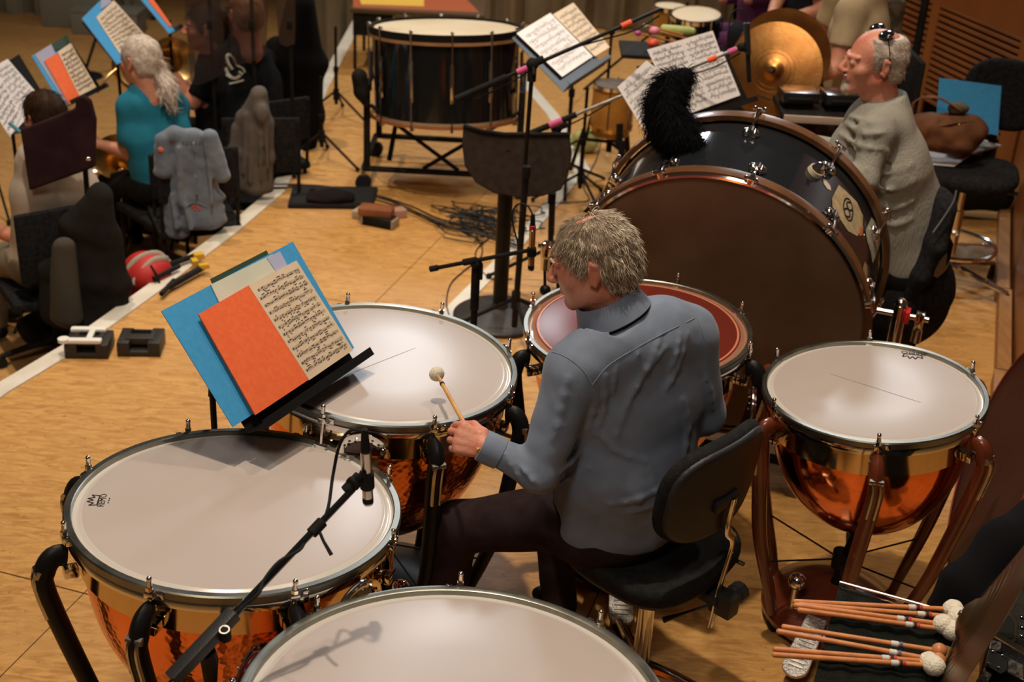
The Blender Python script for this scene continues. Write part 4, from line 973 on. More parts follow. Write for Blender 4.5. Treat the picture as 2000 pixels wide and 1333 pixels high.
def top_stands():
    # stand with white and cream sheets, top centre
    A,B,Cc,D = solve_rect((1112,152),(1205,105),(1003,72),(1100,8),.98); n = (B-A).cross(D-A).normalized(); up = (D-A).normalized()
    def pt(px, off): d = ray(*px); return CAM + d*((A+n*off-CAM).dot(n)/d.dot(n))
    t,_,_,_ = desk_stand('black music stand with white and cream sheets behind the tall microphone stand', pt((1102,178),0),pt((1182,125),0),pt((1085,20),0),pt((1000,72),0),lip=.05, bx=tuple(at(1106,330,.1))[:2])
    s = thing('sheet_music', 'two white music sheets lying on the stand at top centre', 'sheet music', tuple(pt((1080,90),.004)))
    q = [pt((1098,150),.006),pt((1158,110),.006),pt((1075,25),.006),pt((1009,65),.006)]; page(s,'sheet',*q,PAPER,7,11,heavy=1.6)
    s = thing('sheet_music', 'cream music sheet at the right edge of the stand at top centre', 'sheet music', tuple(pt((1150,60),.004)))
    q = [pt((1162,110),.005),pt((1191,92),.005),pt((1120,5),.005),pt((1080,28),.005)]; page(s,'sheet',*q,CREAM,8,12,heavy=1.5)
    # stand behind the bass drum with three white sheets
    A,B,Cc,D = solve_rect((1290,270),(1465,205),(1225,145),(1415,62),1.0); n = (B-A).cross(D-A).normalized(); up = (D-A).normalized()
    A0,n0 = A,n
    def pt(px, off): d = ray(*px); return CAM + d*((A0+n0*off-CAM).dot(n0)/d.dot(n0))
    t,_,_,_ = desk_stand('black music stand with white sheets rising behind the big bass drum', pt((1300,252),0),pt((1466,200),0),pt((1408,66),0),pt((1245,128),0),lip=.04, bx=tuple(at(1345,225,.65))[:2])
    for k,(lab,q,rows) in enumerate((('white music sheet tilted left on the stand behind the bass drum',[(1262,262),(1352,190),(1263,118),(1206,170)],7),
        ('curled upper white sheets on the stand behind the bass drum',[(1290,152),(1410,110),(1392,60),(1264,97)],4),
        ('lower right pair of white sheets on the stand behind the bass drum',[(1330,228),(1446,186),(1411,100),(1300,140)],6))):
        s = thing('sheet_music', lab, 'sheet music', tuple(pt(q[0],.004)))
        z = .004+.003*k; a,b,c,d = [pt(p,z) for p in q]
        if k == 0: page(s,'sheet',a,b,c,d,PAPER,rows,20,heavy=1.6)
        else:
            m0 = (a+b)/2; m1 = (c+d)/2; page(s,'sheet',a,m0,m1,d,PAPER,rows,21+k,heavy=1.6,margin=.1); page(s,'sheet',m0+(b-a)*.004,b,c,m1+(b-a)*.004,PAPER,rows,31+k,heavy=1.6,margin=.1)
top_stands()

# ---------------------------------------------------------------- microphones
def mic(t, p, d, L=.13, r=.0105, red=False, m_=None):
    d = V(d).normalized(); p = V(p)
    MB().lathe([(.001,0),(r*.9,0),(r,.003),(r,L*.36),(r*.97,L*.365),(r*.97,L*.375),(r,L*.38),(r,L*.98),(r*.8,L),(.001,L)], 20, c=p, axis=d).build('microphone_body', m_ or mat('champagne_metal',(.50,.44,.37),rough=.25,metal=1), t, world=True)
    MB().lathe([(r*1.02,.006),(r*1.03,.008),(r*1.03,.010),(r*1.02,.012),(r*1.03,.016),(r*1.03,.018),(r*1.02,.020)], 16, c=p, axis=d).build('microphone_grille', BLACKM, t, world=True)
    MB().cyl(p+d*L, p+d*(L+.055), r*.92, r*.6, 16).build('connector', BLACKM, t, world=True)
    if red: MB().lathe([(r*1.0,L+.0),(r*1.08,L+.002),(r*1.05,L+.014),(r*.9,L+.015)],16,c=p,axis=d).build('red_ring', mat('red_ring',(.55,.03,.03),rough=.4), t, world=True)
def boom_mic():
    # near boom over the lower left kettledrum
    tip = at(712,930,1.16); a = at(690,955,1.15); b = at(620,1035,1.10); c = at(425,1235,.98); d = at(330,1345,.92)
    t = thing('boom_microphone', 'slim condenser microphone on a black boom arm above the lower left kettledrum', 'microphone', (d.x,d.y,0))
    MB().cyl(a, c, .0075, n=12).build('boom_arm', BLACKG, t, world=True); dr = (c-a).normalized()
    MB().cyl(c-dr*.06, d, .0095, n=12).build('boom_sleeve', BLACKG, t, world=True)
    s_ = dr.cross(V((0,0,1))).normalized(); up = s_.cross(dr); Rb = Matrix((s_,dr,up)).transposed()
    cc = at(397,1262,.97); m = MB().box(cc, (.028,.17,.026), Rb, .004); m.build('clamp_block', PLASTIC, t, world=True); k0 = cc+s_*.0+at(438,1238,.99)*0
    kp = at(440,1240,.985); kb_ = MB().cyl(kp-V((0,0,.01)), kp+V((0,-.004,.014)), .012, n=16).build('clamp_knob', BLACKM, t, world=True)
    m = MB(); m.lathe([(.008,0),(.0105,.001),(.0105,.0025),(.008,.0025)],16,c=kp+V((0,-.004,.0135)),axis=(0,-.25,1)); m.build('knob_emblem', STEEL, kb_, world=True)
    e0 = at(620,1030,1.10); MB().cyl(e0-dr*.015, e0+dr*.018, .0125, n=12).build('arm_collar', BLACKM, t, world=True)
    MB().tube([e0, at(632,1058,1.085), at(647,1084,1.07)], [.0035,.0035,.0045], 8).build('wing_lever', BLACKM, t, world=True)
    MB().tube([cc-up*.02, at(409,1290,.90), at(412,1345,.78), at(414,1400,.60), V((at(414,1400,.6).x,at(414,1400,.6).y,.05))], [.016,.018,.012,.012,.012], 10).build('pole', BLACKM, t, world=True)
    # mount and microphone hanging vertical
    hd = at(690,945,1.155); m = MB().sph(hd, .016, 14); m.cyl(hd-dr*.02, hd+dr*.022, .0135, n=14); m.tube([hd, at(703,930,1.175), at(713,925,1.18)], [.009,.006,.009], 8); m.build('mic_clip', BLACKM, t, world=True)
    bt = at(719,984,1.09); tp = at(714,880,1.235); ax = (tp-bt).normalized(); mic(t, bt, ax, L=(tp-bt).length, r=.0115)
    q = bt+ax*(tp-bt).length*.44; MB().cyl(q-ax*.018, q+ax*.022, .0155, n=16).build('clip_sleeve', BLACKM, t, world=True)
    cb = tp+ax*.05; pts = smoothp([cb, at(706,842,1.29), at(684,842,1.28), at(663,870,1.24), at(650,930,1.17), at(637,1005,1.12), at(600,1050,1.09), at(585,1075,1.08), at(545,1098,1.075), at(515,1135,1.05), at(505,1160,1.04), at(470,1190,1.01), at(440,1215,1.0)], 5)
    MB().tube(pts, .0036, 7).build('cable', RUBBER, t, world=True)
    # centre microphone: short stand behind the second kettledrum
    p0 = at(925,690,.0); p0 = V((p0.x+.0,p0.y,0)); 
    Y0 = 4.35; j = aty(930,515,Y0); t = thing('boom_microphone', 'slim microphone on a short boom in front of the round-based column', 'microphone', (j.x,j.y,0))
    MB().cyl((j.x,j.y,.06), (j.x,j.y,j.z-.16), .0125, n=12).build('pole', BLACKM, t, world=True); MB().cyl((j.x,j.y,j.z-.18), (j.x,j.y,j.z-.02), .016, n=12).build('pole_grip', BLACKM, t, world=True)
    m = MB().sph(j, .022, 12); m.box(j+V((.018,0,-.03)), (.014,.02,.06), None, .003); m.build('boom_joint', BLACKM, t, world=True)
    e = aty(1035,489,Y0-.05); s0 = aty(840,526,Y0+.03); MB().cyl(s0, e, .0075, n=10).build('boom_arm', BLACKM, t, world=True); MB().cyl(s0, s0+(e-s0).normalized()*.03, .011, n=10).build('counter_grip', RUBBER, t, world=True)
    q = aty(905,513,Y0); MB().cyl(q, q+(e-s0).normalized()*.05, .0125, n=10).build('arm_collar', BLACKM, t, world=True)
    for k in range(3):
        an = .3+k*2.09; u = V((math.cos(an),math.sin(an),0)); MB().tube([V((j.x,j.y,.14)), V((j.x,j.y,.02))+u*.24], .009, 8).build('leg', BLACKM, t, world=True)
    b0 = aty(1037,528,Y0-.05); b1 = aty(1040,448,Y0-.05); ax = (b1-b0).normalized(); mic(t, b0, ax, (b1-b0).length, .0115, True); MB().cyl(b0+ax*.055,b0+ax*.085,.017,n=14).build('clip_sleeve', BLACKM, t, world=True)
    pts = smoothp([b1+ax*.05, aty(1030,402,Y0-.03), aty(1010,400,Y0), aty(1000,425,Y0), aty(1010,470,Y0), aty(1017,495,Y0)], 5); MB().tube(pts, .0033, 6).build('cable', RUBBER, t, world=True)
boom_mic()
def tall_boom(label, base, poleh, a, b, marks, joint, tip=None, foot=True, base_r=.30):
    """base (x,y); boom from a to b (points); marks = (pixel x, y, colour)"""
    t = thing('boom_stand', label, 'boom stand', (base[0],base[1],0)); z = V((0,0,1)); P0 = V((base[0],base[1],0)); j = V(joint)
    MB().cyl(P0+z*.07, j-z*(j.z*.35), .0135, n=12).build('lower_tube', BLACKM, t, world=True); MB().cyl(P0+z*(j.z*.3), j-z*.02, .0095, n=10).build('upper_tube', BLACKP, t, world=True)
    MB().cyl(j-z*(j.z*.35)-z*.03, j-z*(j.z*.35)+z*.02, .018, n=12).build('height_collar', BLACKM, t, world=True)
    a,b = V(a),V(b); d = (b-a).normalized(); L = (b-a).length
    MB().cyl(a, b, .0078, n=10).build('boom_arm', STEEL if 'silver' in label else BLACKP, t, world=True); MB().cyl(a, a+d*min(.32,L*.25), .0135, n=12).build('counter_grip', BLACKM, t, world=True)
    m = MB().sph(j, .026, 12); m.cyl(j-z*.07, j, .018, n=12); m.cyl(j, j+d*.05, .016, n=10); m.build('boom_joint', BLACKM, t, world=True)
    s_ = d.cross(z).normalized(); m = MB().tube([j, j+s_*.03-z*.01, j+s_*.045-z*.03], [.006,.005,.008], 8); m.build('wing_lever', BLACKM, t, world=True)
    for k,(px,py,col,ln) in enumerate(marks):
        r_ = ray(px,py); w0 = CAM-a; A_ = 1; B_ = r_.dot(d); C_ = r_.dot(r_); D_ = d.dot(w0); E_ = r_.dot(w0); s = (D_*C_-E_*B_)/(C_-B_*B_); s = max(0,min(L,s)); p = a+d*s
        MB().cyl(p-d*ln, p+d*ln, .0148 if s < L*.3 else .0125, n=12).build('tape_band', mat('tape_'+col, {'pink':(.62,.10,.28),'orange':(.85,.11,.03)}[col], rough=.6), t, world=True)
    cb = [a+d*(L*f)-z*(.018+.02*math.sin(f*9)) + s_*.006*math.sin(f*23) for f in [k/16*.9+.1 for k in range(17)]]
    MB().tube(cb, .0034, 6).build('cable', RUBBER, t, world=True)
    if foot:
        for k in range(3):
            an = .9+k*2.09; u = V((math.cos(an),math.sin(an),0)); MB().tube([P0+z*.20+u*.015, P0+z*.02+u*base_r], .009, 8).build('leg', BLACKM, t, world=True); MB().sph(P0+z*.018+u*base_r, .016, 8).build('foot', RUBBER, t, world=True)
        MB().cyl(P0+z*.16, P0+z*.24, .02, n=12).build('hub', BLACKM, t, world=True)
    return t,a,d,L
ja = aty(1040,125,5.25); t,a,d,L = tall_boom('long black boom stand reaching up over the sheets at top centre', tuple(at(1003,665,0))[:2], 1.6, aty(890,194,5.2), aty(1290,18,5.35), ((1020,128,'pink',.03),(1220,38,'orange',.022)), ja)
jb = aty(1087,250,5.6); t,a,d,L = tall_boom('long silver-topped boom stand passing in front of the music behind the bass drum', tuple(at(1072,560,0))[:2], 1.4, aty(1022,266,5.55), aty(1448,92,5.55), ((1085,238,'pink',.03),(1390,112,'orange',.02),(1430,97,'pink',.018)), jb)
e = a+d*L; p0 = aty(1463,160,5.55); p1 = aty(1458,45,5.55)
m = MB().sph(e, .02, 10); m.cyl(e, aty(1462,98,5.55), .014, n=10); m.build('mic_clip', BLACKM, t, world=True)
ax = (p1-p0).normalized(); MB().cyl(p0, p0+ax*.13, .010, n=12).build('microphone_body', BLACKM, t, world=True); MB().cyl(p0+ax*.12, p1, .0135, n=12).build('microphone_shaft', PLASTIC, t, world=True)
pts = smoothp([p1, aty(1452,20,5.55), aty(1436,20,5.55), aty(1425,40,5.55), aty(1425,85,5.55)],4); MB().tube(pts,.0033,6).build('cable', RUBBER, t, world=True)

def column_desk():
    b = at(975,622,0); z = V((0,0,1)); t = thing('lectern', 'dark lectern desk with rounded lower corners on a thick round-based column', 'lectern', (b.x,b.y,0))
    MB().lathe([(.001,.10),(.03,.10),(.04,.06),(.09,.042),(.20,.028),(.215,.018),(.215,.003),(.001,.002)], 48, c=b).build('round_base', mat('base_black_iron',(.03,.026,.024),rough=.45), t, world=True)
    MB().cyl(b+z*.05, b+z*.80, .034, n=24).build('column', BLACKP, t, world=True)
    q = [(905,245),(940,256),(985,262),(1060,262),(1112,262),(1118,300),(1110,345),(1096,372),(1060,384),(1010,386),(965,378),(930,358),(908,325),(903,285)]
    n = V((.12,-1,.22)).normalized(); A = V((b.x,b.y-.05,.84)); pts = []
    for p in q: d = ray(*p); pts.append(CAM+d*((A-CAM).dot(n)/d.dot(n)))
    o = bev(MB().poly(pts, n, .022).build('desk_panel', mat('dark_brown_vinyl',(.042,.030,.024),(.03,.022,.018),scale=30,rough=.6), t, False, world=True), .008, 3)
    rim = [p+n*.003 for p in pts[:5]]; MB().tube(rim, .009, 8).build('top_edge', BLACKM, t, world=True)
    MB().cyl(A-n*.02, b+z*.72, .026, n=14).build('desk_joint', BLACKM, t, world=True)
column_desk()
# ---------------------------------------------------------------- generic seated or standing figure
def figure(label, loc, pel, chest, up, neck, head, hd, hu, r, L, R_, legs=None, shirt=None, trou=None, hairm=None, line=None, sleeve=.5, bald=None, deep=1.0, girth=1.0, res=.011,
           hands=None, hair_k=1.0, skinm=None, hem=.04, hk=1.0, beard=None, strand=0, stroke=.02, comb=None, shoes=True, ridges=None, disp=None, headless=False, shirt_name='shirt'):
    t = thing('person', label, 'person', tuple(loc)); z = V((0,0,1)); r = V(r).normalized(); f = z.cross(r); g = girth; dp = deep
    pel,chest,up,neck,head = map(V,(pel,chest,up,neck,head)); Ls,Le,Lw = map(V,L); Rs,Re,Rw = map(V,R_); waist = (pel+chest)/2
    def limbs(S, pad, cut):
        S.limb(pel, waist, r, .165*g+pad,.125*g*dp+pad,.155*g+pad,.125*g*dp+pad); S.limb(waist, chest, r, .155*g+pad,.125*g*dp+pad,.17*g+pad,.115*g*dp+pad); S.limb(chest, up, r, .17*g+pad,.115*g*dp+pad,.14+pad,.09*dp+pad)
        S.limb(up, neck-z*.04, r, .11+pad,.075+pad,.065+pad,.06+pad,.05); S.cone(up-r*.08, Ls, .065+pad,.055+pad,.04); S.cone(up+r*.08, Rs, .065+pad,.055+pad,.04)
    S = Field(.045); limbs(S, .012, 0); P_ = []
    for a,b,c in ((Ls,Le,Lw),(Rs,Re,Rw)):
        if sleeve <= 1: e = a+(b-a)*(sleeve+.06); S.cone(a,e,.066,.060,.03); P_.append((a+(b-a)*sleeve, (b-a).normalized()))
        else: S.cone(a,b,.064,.050,.03); S.cone(b,c,.050,.038,.02); P_.append((c-(c-b).normalized()*.015, (c-b).normalized()))
    S.cone(up+(neck-up)*.4, neck+(neck-up).normalized()*.01, .085, .070)
    if ridges:
        for px,rad in ridges:
            pts = [S.hit(CAM, ray(*p), 12) for p in px]
            if None in pts: print('miss', label[:20], px); continue
            pts = smoothp(pts,2); n = len(pts); S.chain(pts,[rad*(.35+.65*math.sin(PI*(i+.5)/n)) for i in range(n)],.012)
    S.disp = disp or (lambda P: .005*wr(P,20,2.1,(1,1,.6)))
    nd = arr(((head-neck).normalized()+z*.6).normalized())
    def cS(P):
        o = (pel.z-hem)-P[:,2]
        for p,d in P_: o = np.where(np.linalg.norm(P-arr(p),axis=1) < .085, np.maximum(o,(P-arr(p))@arr(d)), o)
        q = P-arr(neck); return np.where(np.linalg.norm(q,axis=1) < .12, np.maximum(o, q@nd-.022), o)
    skin(shirt_name, S, res, shirt, t, cut=cS)
    B = Field(.035); limbs(B, -.008, 0)
    for a,b,c in ((Ls,Le,Lw),(Rs,Re,Rw)): B.cone(a,b,.050,.040,.03); B.cone(b,c,.042,.028,.02)
    Fs = [(B,res*1.15,None)]
    if legs:
        (Lh,Lk,La),(Rh,Rk,Ra) = legs; T = Field(.04); T.limb(pel-z*.03, pel+z*.02, r, .175*g,.14*g,.17*g,.135*g)
        for h_,k_,a_ in ((Lh,Lk,La),(Rh,Rk,Ra)):
            h_,k_,a_ = map(V,(h_,k_,a_)); T.cone(h_,k_,.092,.068); T.cone(k_,a_,.066,.050,.03)
            if shoes:
                b = a_-z*.045; q = Field(.02); q.cone(b+z*.0, b+z*.05, .040,.038); q.limb(b-f*.03, b+f*.16-z*.008, r, .036,.032,.036,.022); za = a_.z-.085; skin('shoe', q, .010, BLACKP, t, cut=lambda P, za=za: za-P[:,2])
        T.disp = lambda P: .005*wr(P,24,3.3); skin('trousers', T, res*1.1, trou or TROU, t, cut=lambda P: P[:,2]-(pel.z+.04))
    if not headless:
        h = Fr(head, hd, hu, hk); HF = head_field(h); HF.cone(h(0,-.03,-.08), neck-z*.02, .055*hk,.06*hk,.03); Fs.append((HF,min(res*.6,.0065),None))
    for k,(W,A,sg) in enumerate(((Lw,Le,1),(Rw,Re,-1))):
        if hands and hands[k]:
            n,cu,th,th2 = hands[k][:4]; d = hands[k][4] if len(hands[k]) > 4 else (W-A).normalized(); Fs.append((hand_field(W+V(d)*.02, d, n, sg, cu, 0, 1, th, th2), .0055, None))
    skin('body', Fs, 0, skinm or SKINM, t)
    if headless: return t, None, S
    for s in (-1,1): ey = MB().sph(h(s*.031,.0835,.0035), .0090*hk, 10).build('eye', mat('eye_white',(.6,.55,.5)), t, world=True); MB().sph(h(s*.031,.0895,.003), .0045*hk, 8).build('iris', mat('iris',(.05,.07,.08)), ey, world=True)
    G = Field(.02); Rm = h.M(); q = hair_k*hk; G.ell(h(0,-.020,.034),(.086*q,.106*q,.094*q),Rm); G.ell(h(0,-.058,-.02),(.077*q,.060*q,.072*q),Rm,.03)
    G.disp = lambda P: .004*wr(P,80,.7); hc_ = hair_cut(h, line or [(-.14,-.098),(-.09,-.094),(-.055,-.082),(-.035,-.030),(-.028,.028),(-.004,.030),(.004,-.020),(.026,-.022),(.034,.030),(.060,.050),(.085,.070),(.12,.075)])
    if bald: h0_ = hc_; hc_ = lambda P: np.maximum(h0_(P), ((P-arr(h.o))@arr(h.u)/h.k-bald)*.8)
    skin('hair', G, .0075, hairm, t, cut=hc_)
    if strand:
        P,N_ = surf_samples(G, h, strand, cut=hc_); strands('hair_locks', P, N_, comb or (lambda p,n: h.u*-1+h.d*-.2), stroke, hairm, t, .0014, lift=.12, wave=.3)
    if beard:
        Bf = Field(.012); Bf.cone(h(-.040,.045,-.080),h(0,.078,-.100),.010,.020); Bf.cone(h(.040,.045,-.080),h(0,.078,-.100),.010,.020); Bf.ell(h(0,.082,-.085),(.024,.016,.024),Rm); Bf.cone(h(-.020,.095,-.045),h(.020,.095,-.045),.0065,.0065)
        Bf.disp = lambda P: .002*wr(P,150,1); skin('beard', Bf, .0055, beard, t)
    return t, h, S
SHG = mat('grey_green_shirt', (.36,.345,.29), (.30,.29,.25), scale=10, rough=.8, bump=.5, bscale=240, stretch=(1,1,.1))
WHITEH = mat('white_hair', (.66,.58,.50), (.42,.34,.28), scale=60, rough=.6)
def drummer():
    Y = 4.85; z = V((0,0,1)); hd = V((-.96,-.12,-.02)); r = V((-.12,.99,0)).normalized()       # faces left: his right side is away
    head = aty(1704,120,Y); neck = aty(1727,198,Y+.0); up = aty(1716,246,Y); chest = aty(1712,318,Y); pel = aty(1752,492,Y)
    Ls = aty(1712,262,Y-.17); Le = aty(1690,350,Y-.24); Lw = Le+V((-.22,.02,.02)); Rs = aty(1722,225,Y+.17); Re = aty(1668,300,Y+.22); Rw = Re+V((-.22,-.05,.05))
    f = V((-.99,-.12,0)); Lh = pel+V((-.03,-.09,-.02)); Lk = Lh+f*.34+V((0,-.03,-.12)); Rh = pel+V((-.03,.09,-.02)); Rk = Rh+f*.34+V((0,.04,-.12))
    t,h,S = figure('white-haired bearded person in a grey shirt with sunglasses pushed up, seated behind the bass drum', (pel.x,pel.y,0), pel, chest, up, neck, head, hd, V((.04,-.02,1)), r, (Ls,Le,Lw), (Rs,Re,Rw),
        ((Lh,Lk,V((Lk.x+.02,Lk.y,.10))),(Rh,Rk,V((Rk.x+.02,Rk.y,.10)))), SHG, mat('black_trousers',(.010,.010,.012),rough=.85), WHITEH, girth=1.22, res=.0085, skinm=SKINF, sleeve=2,
        line=[(-.14,-.098),(-.09,-.094),(-.055,-.075),(-.035,-.025),(-.028,.025),(-.002,.028),(.006,-.012),(.022,-.012),(.028,.050),(.034,.2),(.12,.2)], hair_k=.985, beard=WHITEH, strand=1500, hk=1.04, bald=.092, deep=1.22,
        ridges=[([(1650,240),(1690,262),(1730,258)],.010),([(1640,262),(1680,285),(1715,292)],.011),([(1655,225),(1700,240),(1745,235)],.007),([(1690,330),(1730,340),(1780,322)],.009),([(1700,360),(1740,372),(1785,355)],.008),([(1705,395),(1745,408),(1785,392)],.009),([(1712,430),(1748,440),(1782,428)],.008),([(1722,290),(1735,300),(1740,330)],.008),([(1655,205),(1680,225),(1690,250)],.006)],
        comb=lambda p,n: V((.7,0,-.8)))
    # bare crown: the shell is cut back over the forehead; sunglasses on top
    MB().lathe([(.064,-.028),(.070,.006),(.073,.010),(.082,-.008),(.079,-.014),(.069,-.024)], 30, c=neck+z*.012+V((-.012,0,0)), axis=V((-.25,0,1))).build('collar', mat('blue_grey_collar',(.16,.17,.18),rough=.85), t, world=True)
    g = thing('sunglasses', 'black sunglasses pushed up on the head of the white-haired person', 'glasses', tuple(h(0,-.0,.12)))
    GL = mat('dark_lens', (.008,.008,.010), rough=.06, coat=.8)
    for s in (-1,1):
        c = h(s*.046,-.016,.108); MB().sph(c, .034, 16, (1.05,.35,.85), Fr(c, h.d*.35+h.u*.94, -h.d+h.u*.3).M()).build('lens', GL, g, world=True)
        MB().tube(smoothp([h(s*.070,-.018,.092), h(s*.087,-.020,.065), h(s*.088,-.030,.020), h(s*.086,-.036,-.004)],4), .0022, 6).build('temple_arm', BLACKP, g, world=True)
    MB().tube([h(-.02,-.004,.122),h(0,.0,.126),h(.02,-.004,.122)],.002,6).build('bridge', BLACKP, g, world=True)
    # his stool
    s0 = thing('stool', 'black padded stool with backrest under the white-haired person', 'stool', (pel.x+.02,pel.y,0)); c = V((pel.x+.02,pel.y,0)); sz = pel.z-.17
    F = Field(.02); F.limb(c+z*(sz-.02), c+z*(sz+.02), (1,0,0), .22,.21,.23,.22); skin('seat', F, .012, BLACKF, s0)
    MB().cyl(c+z*.06, c+z*(sz-.1), .022, n=14).build('post', CHROME, s0, world=True)
    for k in range(5): u = V((math.cos(k*1.257+.4),math.sin(k*1.257+.4),0)); MB().tube([c+z*.1,c+u*.24+z*.05],[.018,.012],8).build('leg', BLACKM, s0, world=True); MB().cyl(c+u*.24+z*.027+u.cross(z)*.012,c+u*.24+z*.027-u.cross(z)*.012,.026,n=12).build('caster', RUBBER, s0, world=True)
    Yb = Y-.10; b = [aty(1838,395,Yb), aty(1815,455,Yb), aty(1785,515,Yb), aty(1762,560,Yb)]
    F = Field(.02)
    for a_,b_,w0,w1 in ((b[0],b[1],.13,.17),(b[1],b[2],.17,.16),(b[2],b[3],.16,.12)): F.limb(a_,b_,(0,1,0),w0,.050,w1,.055)
    skin('backrest', F, .011, BLACKF, s0)
    MB().tube(smoothp([aty(1868,372,Yb-.14), aty(1862,395,Yb-.15), aty(1840,430,Yb-.16), aty(1822,455,Yb-.17)],4), .004, 6).build('piping', mat('grey_piping',(.12,.12,.12),rough=.6), s0, world=True)
    br = [aty(1843,445,Yb-.02), aty(1858,478,Yb-.02), aty(1852,505,Yb-.02), aty(1820,562,Yb-.02), aty(1788,612,Yb-.02)]; MB().tube(br, .0085, 8).build('backrest_bar', BLACKM, s0, world=True)
    MB().box(aty(1808,572,Yb-.02), (.075,.05,.07), Matrix.Rotation(.5,3,'Y'), .006).build('clamp', PLASTIC, s0, world=True)
drummer()

BEIGE = mat('beige_tee', (.42,.33,.20), (.35,.27,.16), scale=10, rough=.85); NAVY = mat('navy_tee', (.012,.014,.022), rough=.9)
BRONZE = mat('cymbal_bronze', (.52,.25,.075), (.38,.16,.045), scale=9, rough=.38, metal=1, bump=.07, bscale=40, stretch=(1,1,1))
def cymbal_at(name, label, c, n, r, group=None, dome=True):
    t = thing(name, label, 'cymbal', tuple(c), 0, group); n = V(n).normalized()
    MB().lathe([(.0005,.050),(r*.06,.049),(r*.13,.043),(r*.20,.030),(r*.24,.026),(r*.5,.020),(r*.8,.009),(r,.0),(r,-.0012),(r*.8,.0075),(r*.5,.018),(r*.24,.024),(.0005,.047)], 72, c=c, axis=n, closed=False).build('plate', BRONZE, t, world=True, sharp=50)
    m = MB()
    for k in range(7): q = r*(.36+.09*k); m.lathe([(q-.0008,.0245-.0035*k+.0005),(q,.0245-.0035*k+.0012),(q+.0008,.0245-.0035*k+.0005)], 72, c=c, axis=n)
    m.build('lathe_groove', BRONZE, t, world=True)
    MB().cyl(c+n*.048, c+n*.075, .018, .012, 12).build('strap_knot', mat('leather_strap',(.05,.03,.02),rough=.8), t, world=True)
    return t
